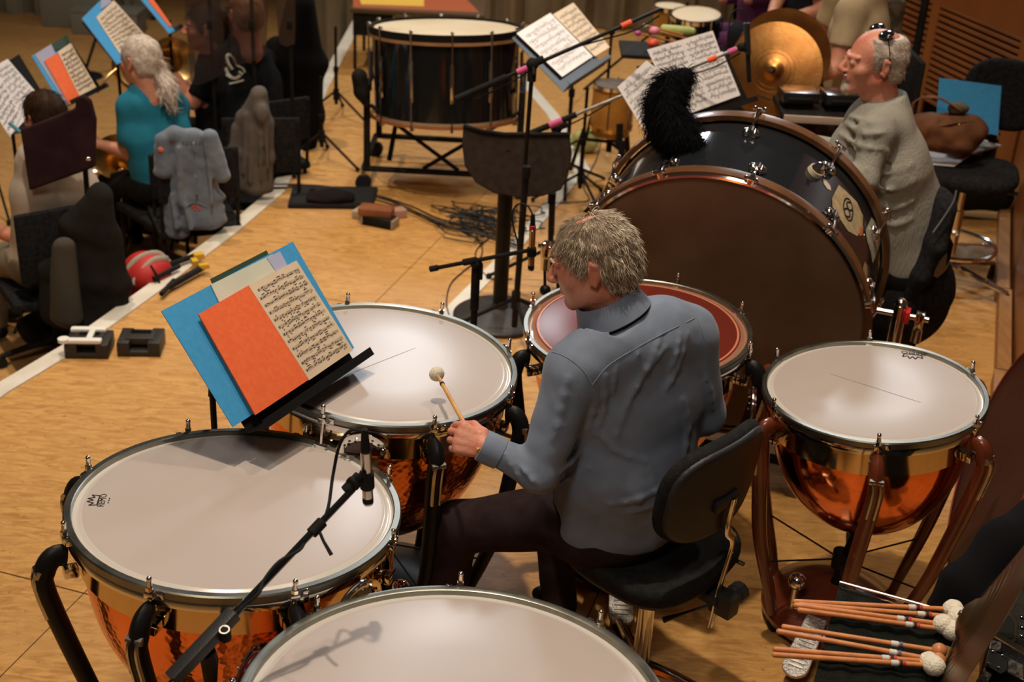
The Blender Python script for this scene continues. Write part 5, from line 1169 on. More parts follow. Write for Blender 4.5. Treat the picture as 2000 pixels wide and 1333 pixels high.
def back_right():
    z = V((0,0,1)); Y = 6.4
    # cymbal player in a beige shirt
    neck = aty(1700,-60,Y+.1); up = aty(1690,-20,Y+.1); chest = aty(1678,60,Y+.05); pel = aty(1665,215,Y); r = V((.25,.97,0)).normalized()
    Ls = aty(1662,25,Y-.1); Le = aty(1632,135,Y-.18); Lw = aty(1535,172,Y-.25); Rs = aty(1640,-10,Y+.25); Re = aty(1600,80,Y+.3); Rw = aty(1550,120,Y+.2)
    head = neck+z*.16
    lp = ((pel+V((-.05,-.1,-.03)), pel+V((-.35,-.12,-.1)), V((pel.x-.35,pel.y-.12,.10))), (pel+V((-.05,.1,-.03)), pel+V((-.35,.15,-.1)), V((pel.x-.35,pel.y+.15,.10))))
    figure('person in a beige T-shirt holding the pair of cymbals, head above the frame', (pel.x,pel.y,0), pel, chest, up, neck, head, V((-1,.1,-.1)), z, r, (Ls,Le,Lw),(Rs,Re,Rw), lp, BEIGE, TROU, HAIRG, sleeve=.62, girth=1.05, res=.012,
           hands=((V((0,-1,.3)),(55,60,40),(.6,.5,-.5),(.8,.0,-.3)),(V((0,0,1)),(55,60,40),(.6,.5,-.5),(.8,.0,-.3))))
    c = aty(1512,138,Y-.30); cymbal_at('cymbal', 'large bronze clash cymbal in front, signed in ink near its lower edge', c, (-.35,-.85,.30), .222)
    cymbal_at('cymbal', 'large bronze clash cymbal behind its twin, only its upper edge showing', c+V((.05,.11,.035)), (.35,.85,-.22), .226)
    m = MB(); q = aty(1478,186,Y-.41)
    pts = [q+V((.0028*k,-.002,.006*math.sin(k*2.1)-.0008*k)) for k in range(26)]; tt = [o for o in C.objects if o.name == 'cymbal'][0]
    m.tube([p for p in pts], .0014, 4); m.build('ink_signature', INK, tt, world=True)
    # stool of the cymbal player is out of sight behind the bass drummer
    # person with clasped hands
    Y2 = 7.3; pel = aty(1590,75,Y2); chest = aty(1600,-50,Y2); up = aty(1600,-95,Y2); neck = aty(1600,-125,Y2); head = neck+z*.16; r = V((.3,.95,0)).normalized()
    Ls = aty(1640,-75,Y2-.15); Le = aty(1612,18,Y2-.2); Lw = aty(1518,44,Y2-.28); Rs = aty(1560,-80,Y2+.1); Re = aty(1522,-5,Y2+.05); Rw = aty(1505,36,Y2-.22)
    figure('person in a navy T-shirt with clasped hands at the top right, head out of frame', (pel.x,pel.y,0), pel, chest, up, neck, head, V((-1,.1,-.1)), z, r, (Ls,Le,Lw),(Rs,Re,Rw),
           ((pel+V((-.03,-.1,-.03)), pel+V((-.38,-.15,-.04)), V((pel.x-.40,pel.y-.15,.10))), (pel+V((-.03,.1,-.03)), pel+V((-.38,.15,-.04)), V((pel.x-.40,pel.y+.15,.10)))), NAVY, mat('dark_blue_jeans',(.015,.017,.022),rough=.9), HAIRG, sleeve=.78, girth=1.1, res=.013,
           hands=((V((.1,-.5,.8)),(35,45,30),(.7,.5,-.3),(.9,.0,-.2),V((-.85,-.1,-.25)).normalized()),(V((-.5,-.6,.5)),(40,55,40),(.6,.5,-.4),(.8,0,-.2),V((-.5,-.6,-.45)).normalized())))
    # person in purple further left: seated, only lap and arm seen
    Y3 = 7.9; pel = aty(1480,70,Y3); chest = aty(1500,-70,Y3); up = aty(1500,-110,Y3); neck = aty(1500,-140,Y3); PUR = mat('purple_cloth',(.10,.015,.09),(.06,.01,.055),scale=12,rough=.85)
    figure('person in purple clothes at the top edge beside the clasped hands', (pel.x,pel.y,0), pel, chest, up, neck, neck+z*.16, V((-1,.1,-.1)), z, V((.3,.95,0)), (aty(1530,-90,Y3-.15),aty(1520,-10,Y3-.15),aty(1460,0,Y3-.2)),(aty(1470,-90,Y3+.15),aty(1440,-10,Y3+.15),aty(1410,0,Y3+.1)),
           ((pel+V((-.03,-.1,-.03)), pel+V((-.3,-.12,-.04)), V((pel.x-.32,pel.y-.12,.10))), (pel+V((-.03,.1,-.03)), pel+V((-.3,.12,-.04)), V((pel.x-.32,pel.y+.12,.10)))), PUR, PUR, HAIRG, sleeve=2, res=.016)
    # chairs under those three
    for lab,p,zz in (('dark chair under the person in the beige T-shirt',(1675,215,6.42),.0),('dark chair under the person in the navy T-shirt',(1592,80,7.32),0),('dark chair under the person in purple clothes',(1484,75,7.92),0)):
        q = aty(*p); c = thing('chair', lab, 'chair', (q.x,q.y,0)); sz = q.z-.15
        MB().box((q.x,q.y,sz-.03),(.42,.42,.05),None,.015).build('seat', BLACKF, c, world=True); MB().box((q.x+.22,q.y,sz+.30),(.03,.40,.30),None,.012).build('backrest', BLACKF, c, world=True)
        for i in (-1,1):
            for j in (-1,1): MB().cyl((q.x+i*.18,q.y+j*.18,.0),(q.x+i*.17,q.y+j*.17,sz-.04),.011,n=8).build('leg', BLACKM, c, world=True)
            MB().cyl((q.x+.205,q.y+i*.17,sz-.03),(q.x+.222,q.y+i*.17,sz+.32),.010,n=8).build('backrest_post', BLACKM, c, world=True)
    # black percussion boxes on a trap table
    BB = mat('black_box_sheen', (.012,.012,.014), rough=.25, coat=.3); Yt = 5.75
    a = aty(1530,172,Yt); b = aty(1612,180,Yt); ang = 0.08
    tz = aty(1575,215,Yt).z-.02; tc = aty(1600,215,Yt+.1)
    tb = thing('trap_table', 'black percussion table with a pale edge behind the bass drum', 'table', (tc.x,tc.y,0))
    MB().box((tc.x,tc.y+.03,tz-.012),(.36,.34,.024),None,.004).build('table_top', BLACKM, tb, world=True); MB().box((tc.x,tc.y-.145,tz-.010),(.364,.012,.032),None,.002).build('edge_strip', mat('pale_edge',(.42,.33,.26),rough=.5), tb, world=True)
    for i in (-1,1):
        for j in (-1,1): MB().cyl((tc.x+i*.13,tc.y+.03+j*.12,0),(tc.x+i*.13,tc.y+.03+j*.12,tz-.02),.011,n=8).build('leg', BLACKM, tb, world=True)
    for lab,dx in (('black block with grey sheen, left of two on the percussion table',-.10),('black block, right of two, partly behind the bearded person',.09)):
        bx = thing('wood_block', lab, 'wood block', (tc.x+dx,tc.y+.02,tz)); MB().box((tc.x+dx,tc.y+.02,tz+.055),(.165,.13,.05),Matrix.Rotation(.08,3,'Z'),.005).build('body', BB, bx, world=True); MB().box((tc.x+dx,tc.y+.03,tz+.016),(.13,.10,.030),Matrix.Rotation(.08,3,'Z'),.004).build('foot_block', BLACKM, bx, world=True)
        MB().box((tc.x+dx,tc.y-.046,tz+.052),(.11,.012,.010),Matrix.Rotation(.08,3,'Z'),.002).build('slot', RUBBER, bx, world=True)
    # stand pole at top right
    p = aty(1775,175,6.6); st = thing('pole_stand', 'tall black pole stand in front of the slatted wall', 'stand', (p.x,p.y,0)); MB().cyl((p.x,p.y,.03),(p.x,p.y,2.1),.020,n=12).build('pole', BLACKM, st, world=True); MB().lathe([(.001,.03),(.05,.03),(.16,.012),(.17,.002),(.001,.001)],32,c=(p.x,p.y,0)).build('base', BLACKM, st, world=True)
    # camouflage jacket beside the pole
    q = aty(1738,50,7.2); F = Field(.03); F.limb(q+z*.12,q-z*.16,(1,0,0),.06,.05,.075,.06); F.cone(q-z*.16,q-z*.4,.07,.05); F.disp = lambda P: .012*wr(P,30,1); j = skin('hanging_jacket', F, .012, mat('olive_cloth',(.10,.09,.06),(.20,.17,.12),scale=22,rough=.9,lo=.45,hi=.55), None); tag(j,'mottled olive jacket hanging beside the black pole','jacket')
    hk_ = thing('coat_stand', 'thin dark coat stand carrying the mottled olive jacket', 'stand', (q.x,q.y,0)); MB().cyl((q.x,q.y+.07,.02),(q.x,q.y+.07,q.z+.16),.012,n=8).build('pole', BLACKM, hk_, world=True); MB().lathe([(.001,.02),(.15,.012),(.16,.0),(.001,.0)],24,c=(q.x,q.y+.07,0)).build('base', BLACKM, hk_, world=True); MB().cyl((q.x-.05,q.y+.06,q.z+.15),(q.x+.05,q.y+.06,q.z+.15),.008,n=8).build('hook_bar', BLACKM, hk_, world=True)
back_right()

def bag_chair():
    """office chair with a ring footrest carrying bag, folder, papers"""
    z = V((0,0,1)); c = at(1845,545,.05); c.z = 0; t = thing('swivel_chair', 'high black swivel chair with a foot ring carrying the brown bag', 'chair', (c.x,c.y,0))
    s = aty(1868,322,c.y+.02); sx = V((s.x-.02,c.y,s.z)); hz = sx.z
    for k in range(5):
        u = V((math.cos(k*1.257-.75),math.sin(k*1.257-.75),0)); MB().tube([c+z*.14,c+u*.15+z*.115,c+u*.33+z*.085],[(.024,.020),(.020,.014),(.014,.012)],8,flat=u.cross(z)).build('leg', CHROME, t, world=True); MB().cyl(c+u*.33+z*.082,c+u*.33+z*.002,.012,.020,n=12).build('glide', RUBBER, t, world=True)
    MB().cyl(c+z*.1,c+z*.42,.026,n=16).build('post_sleeve', CHROME, t, world=True); MB().cyl(c+z*.4,V((c.x,c.y,hz-.07)),.015,n=12).build('gas_post', CHROME, t, world=True)
    ring = [c+V((.21*math.cos(a*PI/16),.21*math.sin(a*PI/16),.24)) for a in range(33)]; m = MB().tube(ring,.011,8); 
    for a in (0,2.09,4.19): m.tube([c+z*.24,c+V((.21*math.cos(a),.21*math.sin(a),.24))],.008,6)
    m.build('foot_ring', CHROME, t, world=True)
    Z = Matrix.Rotation(-.25,3,'Z'); skin('seat', pad_field(V((c.x,c.y,hz-.035)), Z, .24,.23,.035,3.2,.3), .012, BLACKF, t)
    m = MB().box((c.x+.02,c.y,hz-.085),(.16,.12,.05),Z,.01); m.build('mechanism', PLASTIC, t, world=True); MB().tube([V((c.x+.05,c.y-.05,hz-.085)),V((c.x+.23,c.y-.10,hz-.09))],[.006,.011],8).build('lever', PLASTIC, t, world=True)
    bc = aty(1962,185,c.y+.25); skin('backrest', pad_field(bc, Matrix(((.9,-.43,0),(0,0,1),(-.43,-.9,0))).transposed(), .20,.18,.03,2.6,.6), .012, BLACKF, t)
    MB().tube([bc-z*.1+V((0,.03,0)), bc-z*.25+V((0,.03,0)), V((c.x+.1,c.y+.12,hz-.08))],(.020,.006),8,flat=(1,0,0)).build('backrest_bar', BLACKM, t, world=True)
    # on the seat: papers, blue folder, brown bag
    sz = hz+.012
    def flat(px,h): return at(px[0],px[1],h)
    p = thing('paper', 'white sheet lying on the black swivel chair under the brown bag', 'paper', tuple(flat((1810,305),sz))); MB().sheet(flat((1775,318),sz+.002),flat((1864,325),sz+.002),flat((1905,297),sz+.002),flat((1800,285),sz+.002),.002).build('sheet', PAPER, p, False, world=True); MB().sheet(flat((1862,312),sz+.004),flat((1880,309),sz+.004),flat((1917,296),sz+.004),flat((1900,296),sz+.004),.002).build('red_corner', mat('red_card',(.6,.04,.04),rough=.7), p, False, world=True)
    k = thing('newspaper', 'folded newspapers and blue card lying beside the brown bag', 'newspaper', tuple(flat((1905,285),sz+.01)))
    for i,(dx,m_) in enumerate(((0,BLUEC),(-4,CREAM),(2,PAPER),(-3,mat('newsprint',(.40,.38,.34),(.22,.21,.2),scale=40,rough=.9)))):
        h_ = sz+.010+.008*i; MB().sheet(flat((1848+dx,290),h_),flat((1900+dx,300),h_),flat((1954+dx,284),h_),flat((1890+dx,262),h_),.005).build('sheet', m_, k, False, world=True)
    Yf = c.y+.10; fo = thing('music_folder', 'blue card folder standing upright behind the brown bag', 'folder', tuple(aty(1890,255,Yf)))
    MB().sheet(aty(1828,238,Yf),aty(1949,265,Yf-.02),aty(1956,168,Yf+.03),aty(1835,152,Yf+.04),.004).build('cover', BLUEC, fo, False, world=True)
    b0 = aty(1845,242,c.y+.03); F = Field(.03); F.limb(b0+V((-.15,.0,-.03)), b0+V((.12,0,-.03)), (0,0,1), .075,.09,.085,.10); F.limb(b0+V((-.13,.0,-.085)), b0+V((.11,0,-.085)), (0,0,1), .05,.10,.05,.10)
    F.disp = lambda P: .010*wr(P,26,.4)+.006*wr(P,55,3); bt = thing('shoulder_bag', 'slouching brown canvas bag on the black swivel chair', 'bag', tuple(b0)); BRN = mat('brown_canvas', (.17,.065,.022), (.10,.036,.012), scale=14, rough=.8, bump=.3, bscale=200)
    skin('body', F, .009, BRN, bt, cut=lambda P: (sz+.004)-P[:,2])
    a = [F.near(aty(*q)) for q in ((1832,208,c.y-.05),(1900,212,c.y-.05),(1908,232,c.y-.07),(1835,240,c.y-.08))]; m = MB().sheet(a[3],a[2],a[1],a[0],.006,4,2,lambda u,v: .010*math.sin(PI*u)); m.build('flap', BRN, bt, world=True)
    MB().sph(F.near(aty(1873,222,c.y-.07)), .007, 10).build('button', GOLD, bt, world=True)
    MB().tube(smoothp([b0+V((-.17,-.02,.03)),b0+V((-.16,0,.11)),b0+V((-.06,-.02,.13)),b0+V((.05,-.03,.08))],5),(.018,.006),8,flat=(0,1,0)).build('strap', BRN, bt, world=True)
    F2 = Field(.02); q = b0+V((.05,.0,.08)); F2.ell(q,(.055,.04,.03)); F2.disp = lambda P: .008*wr(P,60,1); skin('rolled_cloth', F2, .009, mat('khaki_cloth',(.09,.075,.045),rough=.9), bt)
    # black soft case behind, on the kerb
    q = at(1890,385,.12); F = Field(.03); F.limb(q+V((-.14,0,.03)),q+V((.16,0,.03)),(0,0,1),.11,.11,.10,.10); F.disp = lambda P: .006*wr(P,24,.4); cs = thing('soft_case', 'black soft case by the kerb behind the brown bag chair', 'bag', tuple(q)); skin('body', F, .013, BLACKF, cs, cut=lambda P: .004-P[:,2]); MB().tube(smoothp([q+V((-.1,-.08,.10)),q+V((0,-.09,.15)),q+V((.1,-.08,.10))],4),.007,6).build('handle', BLACKM, cs, world=True)
    # crumpled clear bag
    q = at(1895,500,.06); F = Field(.02); F.ell(q+V((-.05,0,.0)),(.09,.06,.055)); F.ell(q+V((.05,.02,.01)),(.07,.06,.06)); F.disp = lambda P: .016*wr(P,45,.4)+.006*wr(P,110,1)
    o = skin('plastic_bag', F, .009, mat('clear_plastic',(.42,.50,.58),rough=.12,alpha=.5,spec=.9), None, cut=lambda P: .004-P[:,2], relax=0); tag(o,'crumpled clear plastic bag with bluish contents on the floor by the kerb','plastic bag')
    q = at(1835,300,.0)
bag_chair()

# ---------------------------------------------------------------- mallet table, crash cymbal, flight case, leaning discs at the lower right
def lower_right():
    z = V((0,0,1)); hz = .90
    P = lambda px,py,h=hz: at(px,py,h)
    c = P(1700,1270); a,b_,c_,d_ = P(1575,1385,hz),P(1845,1400,hz),P(1845,1225,hz),P(1640,1140,hz)
    t = thing('mallet_table', 'black cloth covered tray table holding the row of mallets', 'table', (c.x,c.y,0)); TW = mat('black_towel', (.008,.009,.007), (.015,.016,.013), scale=30, rough=.97, bump=.9, bscale=160)
    MB().sheet(a,b_,c_,d_,.012,24,24,lambda u,v: .0025*math.sin(u*31+v*7)+.002*math.sin(v*43)).build('towel', TW, t, world=True)
    MB().sheet(a-z*.016,b_-z*.016,c_-z*.016,d_-z*.016,.014).build('tray', BLACKM, t, False, world=True)
    e0,e1 = P(1640,1138,hz+.012),P(1850,1196,hz+.012); MB().tube([e0,e1],[.0035,.0035],8).build('tray_rail', CHROME, t, world=True); MB().tube([e0-z*.006+V((0,-.012,0)),e1-z*.006+V((0,-.012,0))],.002,6).build('tray_rail', CHROME, t, world=True)
    for q in (a,b_,c_,d_): q2 = q*.85+c*.15; MB().cyl((q2.x,q2.y,.0),(q2.x,q2.y,hz-.03),.010,n=8).build('leg', BLACKM, t, world=True)
    M = [((1553,1176),(1862,1191),'white','white felt head, topmost in the row',1.0,1),((1562,1182),(1872,1206),'white','white felt head, second from top',1.0,2),((1554,1183),(1843,1220),'white','white felt head, third from top',1.0,1),((1562,1192),(1860,1232),'white','white felt head, fourth from top',1.05,1),
         ((1531,1225),(1834,1272),'wood','wooden ball head, upper of two',.75,3),((1521,1234),(1832,1291),'wood','wooden ball head, lower of two',.75,3),((1514,1269),(1816,1293),'white','white felt head, upper of lowest pair',.95,1),((1513,1280),(1824,1301),'white','white felt head, lowest of all',1.0,2)]
    for k,(p0,p1,kind,lab,s,bd) in enumerate(M):
        h_ = hz+.016+.0025*(k%3); A = P(*p0,h_); B = P(*p1,h_+.012); d = (B-A).normalized(); mt = thing('mallet', 'cane mallet with '+lab+', on the black table', 'mallet', tuple(B), 0, 'mallets on the black table')
        MB().cyl(A, B, .0058, .0050, 12).build('shaft', MALLW, mt, world=True); MB().sph(A,.0058,10).build('butt', MALLW, mt, world=True)
        L = (B-A).length; q = B-d*(.085 if bd != 2 else .075)
        MB().cyl(q-d*.010, q+d*.004, .0064, n=12).build('label_band', mat('silver_tape',(.62,.60,.58),rough=.3), mt, world=True)
        MB().cyl(q+d*.007, q+d*.013, .0066, n=12).build('band', INK if kind != 'wood' else mat('blue_band',(.05,.09,.16),rough=.4), mt, world=True); MB().cyl(q+d*.014, q+d*.019, .0066, n=12).build('band', mat('red_band',(.5,.02,.02),rough=.4), mt, world=True) if kind != 'wood' else None
        if kind == 'white':
            F = Field(.01); F.ell(B,(.0225*s,.0225*s,.0205*s)); F.disp = lambda P: .0008*wr(P,400,k); skin('head', F, .0022, FELT, mt)
        else: MB().sph(B, .0215*s, 18).build('head', mat('ball_wood',(.55,.22,.08),(.45,.16,.05),scale=18,rough=.35), mt, world=True)
    # big thin cymbal seen nearly edge-on
    A,B = P(1996,1072,1.05),P(1836,1400,.95); c = (A+B)/2; ax = (B-A).normalized(); vw = (c-CAM).normalized(); n = ax.cross(vw).normalized(); n = n if n.x < 0 else -n; n = (n*.98-vw*.17); n = (n-ax*n.dot(ax)).normalized()
    cr = thing('crash_cymbal', 'large dark bronze cymbal seen almost edge-on at the lower right corner', 'cymbal', tuple(c)); R = (B-A).length/2
    OB = mat('old_bronze', (.21,.125,.06), (.12,.07,.035), scale=5, rough=.36, metal=.9, bump=.08, bscale=20)
    MB().lathe([(.0005,.052),(R*.08,.050),(R*.16,.040),(R*.2,.030),(R*.5,.020),(R*.8,.008),(R,.0),(R,-.001),(R*.8,.007),(R*.5,.018),(R*.2,.028),(.0005,.048)], 90, c=c+n*.0, axis=n).build('plate', OB, cr, world=True, sharp=50)
    m = MB()
    for k in range(9): q = R*(.3+.075*k); zz = .030-.0035*k; m.lathe([(q-.0010,zz-.0006),(q,zz+.0002),(q+.0010,zz-.0006)], 90, c=c, axis=n)
    m.build('lathe_groove', OB, cr, world=True)
    MB().cyl(c-n*.25, c+n*.055, .006, n=8).build('post', STEEL, cr, world=True); pb = c-n*.25; MB().cyl(pb, V((pb.x,pb.y,.02)), .012, n=10).build('stand_tube', BLACKM, cr, world=True)
    for k in range(3): u = V((math.cos(k*2.09+.3),math.sin(k*2.09+.3),0)); MB().tube([V((pb.x,pb.y,.2)),V((pb.x,pb.y,.01))+u*.22],.008,8).build('leg', BLACKM, cr, world=True)
    # flight case
    hc = .82; q = [at(1905,1420,hc),at(2060,1380,hc),at(2080,1080,hc),at(1985,1045,hc)]; cc = sum(q,V())/4; fc = thing('flight_case', 'black flight case with riveted metal corners and a recessed latch behind the cymbal', 'case', (cc.x,cc.y,0))
    MB().sheet(*q,.5).build('body', mat('case_laminate',(.020,.019,.016),(.032,.030,.026),scale=50,rough=.6,bump=.5,bscale=180), fc, False, world=True)
    ALU = mat('worn_aluminium', (.34,.28,.22), (.22,.17,.12), scale=25, rough=.35, metal=.9, bump=.2)
    MB().sheet(at(1990,1070,hc+.003),at(2006,1074,hc+.003),at(1925,1420,hc+.003),at(1905,1420,hc+.003),.02).build('edge_extrusion', ALU, fc, False, world=True) if False else None
    def plate(name, px, m_, h_=.004, th=.006, riv=()):
        pts = [at(x,y,hc+h_) for x,y in px]
        if (pts[1]-pts[0]).cross(pts[2]-pts[1]).z < 0: pts = pts[::-1]
        o = bev(MB().poly(pts,(0,0,1),th).build(name, m_, fc, False, world=True), .0015); 
        for x,y in riv: p = at(x,y,hc+h_); m = MB().sph(p, .0052, 12, (1,1,.45)); m.build('rivet', CHROME, o, world=True)
    plate('corner_plate', [(1970,1056),(1994,1058),(2004,1085),(1968,1080)], ALU, .010, .010, ((1985,1066),(1990,1082)))
    plate('edge_extrusion', [(1976,1080),(1988,1088),(1972,1190),(1950,1185)], ALU, .008, .012)
    plate('latch_dish', [(1950,1192),(1975,1195),(1990,1215),(1986,1252),(1972,1262),(1940,1240),(1938,1220)], mat('dark_steel_plate',(.10,.085,.06),(.06,.05,.035),scale=20,rough=.35,metal=.8), .004, .004, ((1955,1245),(1989,1263),(1996,1242),(1997,1225),(1996,1205),(1965,1190)))
    plate('latch_recess', [(1955,1200),(1972,1203),(1982,1218),(1979,1246),(1968,1250),(1948,1236)], mat('recess_black',(.008,.008,.006),rough=.4), .006, .003)
    plate('edge_extrusion', [(1936,1250),(1957,1255),(1955,1275),(1932,1268)], ALU, .008, .010)
    plate('corner_bracket', [(1930,1270),(1970,1282),(1968,1310),(1955,1318),(1925,1300)], mat('dark_steel_plate'  ,(.1,.08,.06)), .014, .012, ((1941,1274),(1960,1282),(1932,1298),(1952,1306)))
    plate('edge_extrusion', [(1968,1284),(2000,1300),(2000,1330),(1964,1312)], ALU, .010, .012)
    plate('edge_extrusion', [(1925,1302),(1942,1310),(1925,1345),(1900,1340)], ALU, .008, .012)
    # black drape behind the case
    F = Field(.05); F.limb(at(1846,1222,.70),at(1895,1165,.78),(.4,.4,1),.06,.04,.085,.05); F.limb(at(1895,1165,.78),at(1965,1095,.84),(.4,.4,1),.085,.05,.10,.06); F.limb(at(1965,1095,.84),at(2040,1040,.86),(.4,.4,1),.10,.07,.12,.08); F.limb(at(1900,1190,.7),at(1905,1220,.45),(1,0,0),.11,.06,.10,.06); F.disp = lambda P: .006*wr(P,14,.6)
    o = skin('black_drape', F, .013, mat('black_drape_cloth',(.006,.006,.007),rough=.98), None); tag(o, 'black cloth draped over gear between the leaning discs and the cymbal', 'cloth')
    # two big maroon discs leaning at the edge of the stage
    MAR = mat('maroon_leatherette', (.065,.014,.009), (.05,.010,.007), scale=12, rough=.5, bump=.2, bscale=160)
    for k,(ce,lab) in enumerate((((1950,905),'large maroon disc cover leaning at the right, nearer the kettledrum'),((1992,945),'second maroon disc cover, mostly cut by the right edge'))):
        c = at(ce[0],ce[1],.45); n = V((-.92,.20,.20+.02*k)).normalized(); R = .42; o = thing('disc_cover', lab, 'drum cover', (c.x,c.y,.0), 0, 'maroon disc covers leaning at the right')
        MB().lathe([(.0005,.0),(R*.9,.0),(R*.96,.004),(R,-.002),(R*1.005,-.012),(R,-.026),(.0005,-.028)], 72, c=c, axis=n).build('disc', MAR, o, world=True, sharp=50); MB().lathe([(R*.945,.0045),(R*.955,.0085),(R*.968,.0065),(R*.955,.003)], 72, c=c, axis=n, closed=True).build('edge_piping', mat('maroon_piping',(.28,.06,.03),rough=.4), o, world=True)
lower_right()
# ---------------------------------------------------------------- second bass drum on its tilting frame
def far_drum():
    z = V((0,0,1)); n = V((-.03,.11,.99)).normalized(); c = aty(872,50,7.35); R = .425; D = .50; q = z.rotation_difference(n); Rm = q.to_matrix()
    t = thing('bass_drum', 'black bass drum lying flat on a wheeled frame at the top centre', 'bass drum', (c.x,c.y,0)); WH = mat('pale_hoop_wood',(.36,.20,.10),(.27,.14,.06),scale=9,rough=.4)
    MB().lathe([(R*.95,-.03),(R*.95,-D+.03),(R*.93,-D+.03),(R*.93,-.03)], 72, c=c, axis=n, closed=True).build('shell', BLACKG, t, world=True, sharp=30)
    MB().lathe([(.0005,-.012),(R*.94,-.012),(R*.955,-.03)], 72, c=c, axis=n).build('head', CALF, t, world=True); MB().lathe([(.0005,-D+.012),(R*.94,-D+.012),(R*.955,-D+.03)][::-1], 72, c=c, axis=n).build('bottom_head', CALF, t, world=True)
    MB().lathe([(R*.97,0),(R,0),(R,-.038),(R*.97,-.038)], 72, c=c, axis=n, closed=True).build('hoop', BLACKP, t, world=True, sharp=30); MB().lathe([(R*.96,-.039),(R*1.002,-.039),(R*1.002,-.056),(R*.96,-.056)], 72, c=c, axis=n, closed=True).build('hoop_trim', WH, t, world=True, sharp=30)
    MB().lathe([(R*.97,-D+.018),(R,-D+.018),(R,-D),(R*.97,-D)], 72, c=c, axis=n, closed=True).build('hoop', mat('red_brown_wood',(.34,.13,.05),(.25,.09,.035),scale=9,rough=.4), t, world=True, sharp=30)
    for k in range(12):
        a = math.radians(30*k+8); u = Rm@V((math.cos(a),math.sin(a),0)); w_ = n.cross(u); p = c+u*(R*1.01)
        m = MB(); m.tube([p-u*.012+n*.010, p+n*.010, p-n*.05, p-n*.17],[.008,.008,.0045,.0045],8); m.sph(p+n*.012,.010,8); m.tube([p-n*.14-u*.008, p-n*.17-u*.005, p-n*.33-u*.005, p-n*.36-u*.008],[(.008,.007),(.011,.010),(.011,.010),(.008,.007)],8,flat=w_); m.tube([p-n*.33, p-n*(D-.03), p-n*(D+.010), p-n*(D+.010)-u*.02],[.0045,.0045,.008,.008],8)
        m.build('tension_rod', CHROME if k%2 else STEEL, t, world=True)
    FR = BLACKM; X0,X1 = aty(703,330,7.0).x, c.x+.46; Y0,Y1 = 7.15, 7.75
    for yy in (Y0,Y1):
        MB().tube([(X0,yy,.13),(X1,yy,.13)],.018,8).build('base_bar', FR, t, world=True)
        MB().tube([(X0+.02,yy,.13),(X0+.02,yy,.62)],.019,8).build('upright', FR, t, world=True); MB().tube([(X1-.02,yy,.13),(X1-.02,yy,.62)],.019,8).build('upright', FR, t, world=True)
        for x in (X0,X1): MB().cyl((x,yy+.02,.045),(x,yy-.02,.045),.045,n=20).build('caster', RUBBER, t, world=True); MB().cyl((x,yy,.05),(x,yy,.14),.014,n=10).build('caster_stem', STEEL, t, world=True)
    for x in (X0+.02,X1-.02): MB().tube([(x,Y0,.60),(x,Y1,.60)],.016,8).build('side_bar', FR, t, world=True)
    MB().tube([(X0,Y0,.13),(X0,Y1,.13)],.016,8).build('cross_bar', FR, t, world=True); MB().tube([(X1,Y0,.13),(X1,Y1,.13)],.016,8).build('cross_bar', FR, t, world=True)
    mid = V((c.x,(Y0+Y1)/2,.13)); bot = c-n*(D+.01)
    for s in (-1,1): MB().tube([bot+V((s*.06,-.1,-.02)), mid+V((s*.26,-.15,.28)), mid+V((s*.30,-.2,.02))],[.014,.016,.016],8).build('brace', FR, t, world=True); MB().tube([V((X0+.04,Y0,.5)) if s<0 else V((X1-.04,Y0,.5)), mid+V((-s*.1,-.25,0))],.012,8).build('brace', FR, t, world=True)
    # handle pad at the left of the drum
    F = Field(.02); F.chain([aty(702,150,7.1),aty(706,180,7.1),aty(716,205,7.1)],[.045,.04,.02]); skin('strap_pad', F, .01, BLACKM, t)
    # table behind with coloured boards
    a = aty(700,62,9.6); tz = a.z; tb = thing('side_table', 'small black fronted table with coloured folders behind the far bass drum', 'table', (aty(800,40,9.9).x,9.9,0)); x0,x1 = aty(682,30,9.6).x, aty(945,30,9.6).x; th_ = aty(700,24,9.6).z
    MB().box(((x0+x1)/2,9.95,th_),(x1-x0,.62,.03),None,.004).build('table_top', mat('table_brown',(.10,.06,.03),rough=.5), tb, world=True); MB().box(((x0*.83+x1*.17),9.66,th_-.1),((x1-x0)*.30,.02,.16),None,.003).build('front_panel', BLACKM, tb, world=True)
    for i in (x0+.03,x0+.17,x1-.03):
        for yy in (9.68,10.22): MB().cyl((i,yy,0),(i,yy,th_-.01),.012,n=8).build('leg', BLACKM, tb, world=True)
    def card(nm,lab,px,m_,h_): 
        q = [at(x,y,th_+.016+h_) for x,y in px]; o = thing('folder',lab,'folder',tuple(sum(q,V())/4)); MB().sheet(*q,.006).build('cover',m_,o,False,world=True); MB().sheet(*[p+V((0,0,-.0065)) for p in q],.004).build('page',PAPER,o,False,world=True)
    card('f','red-brown folder lying on the side table behind the far bass drum',[(690,14),(936,24),(905,-8),(690,-10)],mat('red_brown_card',(.42,.10,.035),rough=.7),.0); card('f','yellow folder lying on top of the red-brown one at the top edge',[(705,8),(828,12),(828,-10),(700,-12)],mat('yellow_card',(.80,.50,.07),rough=.7),.012)
far_drum()

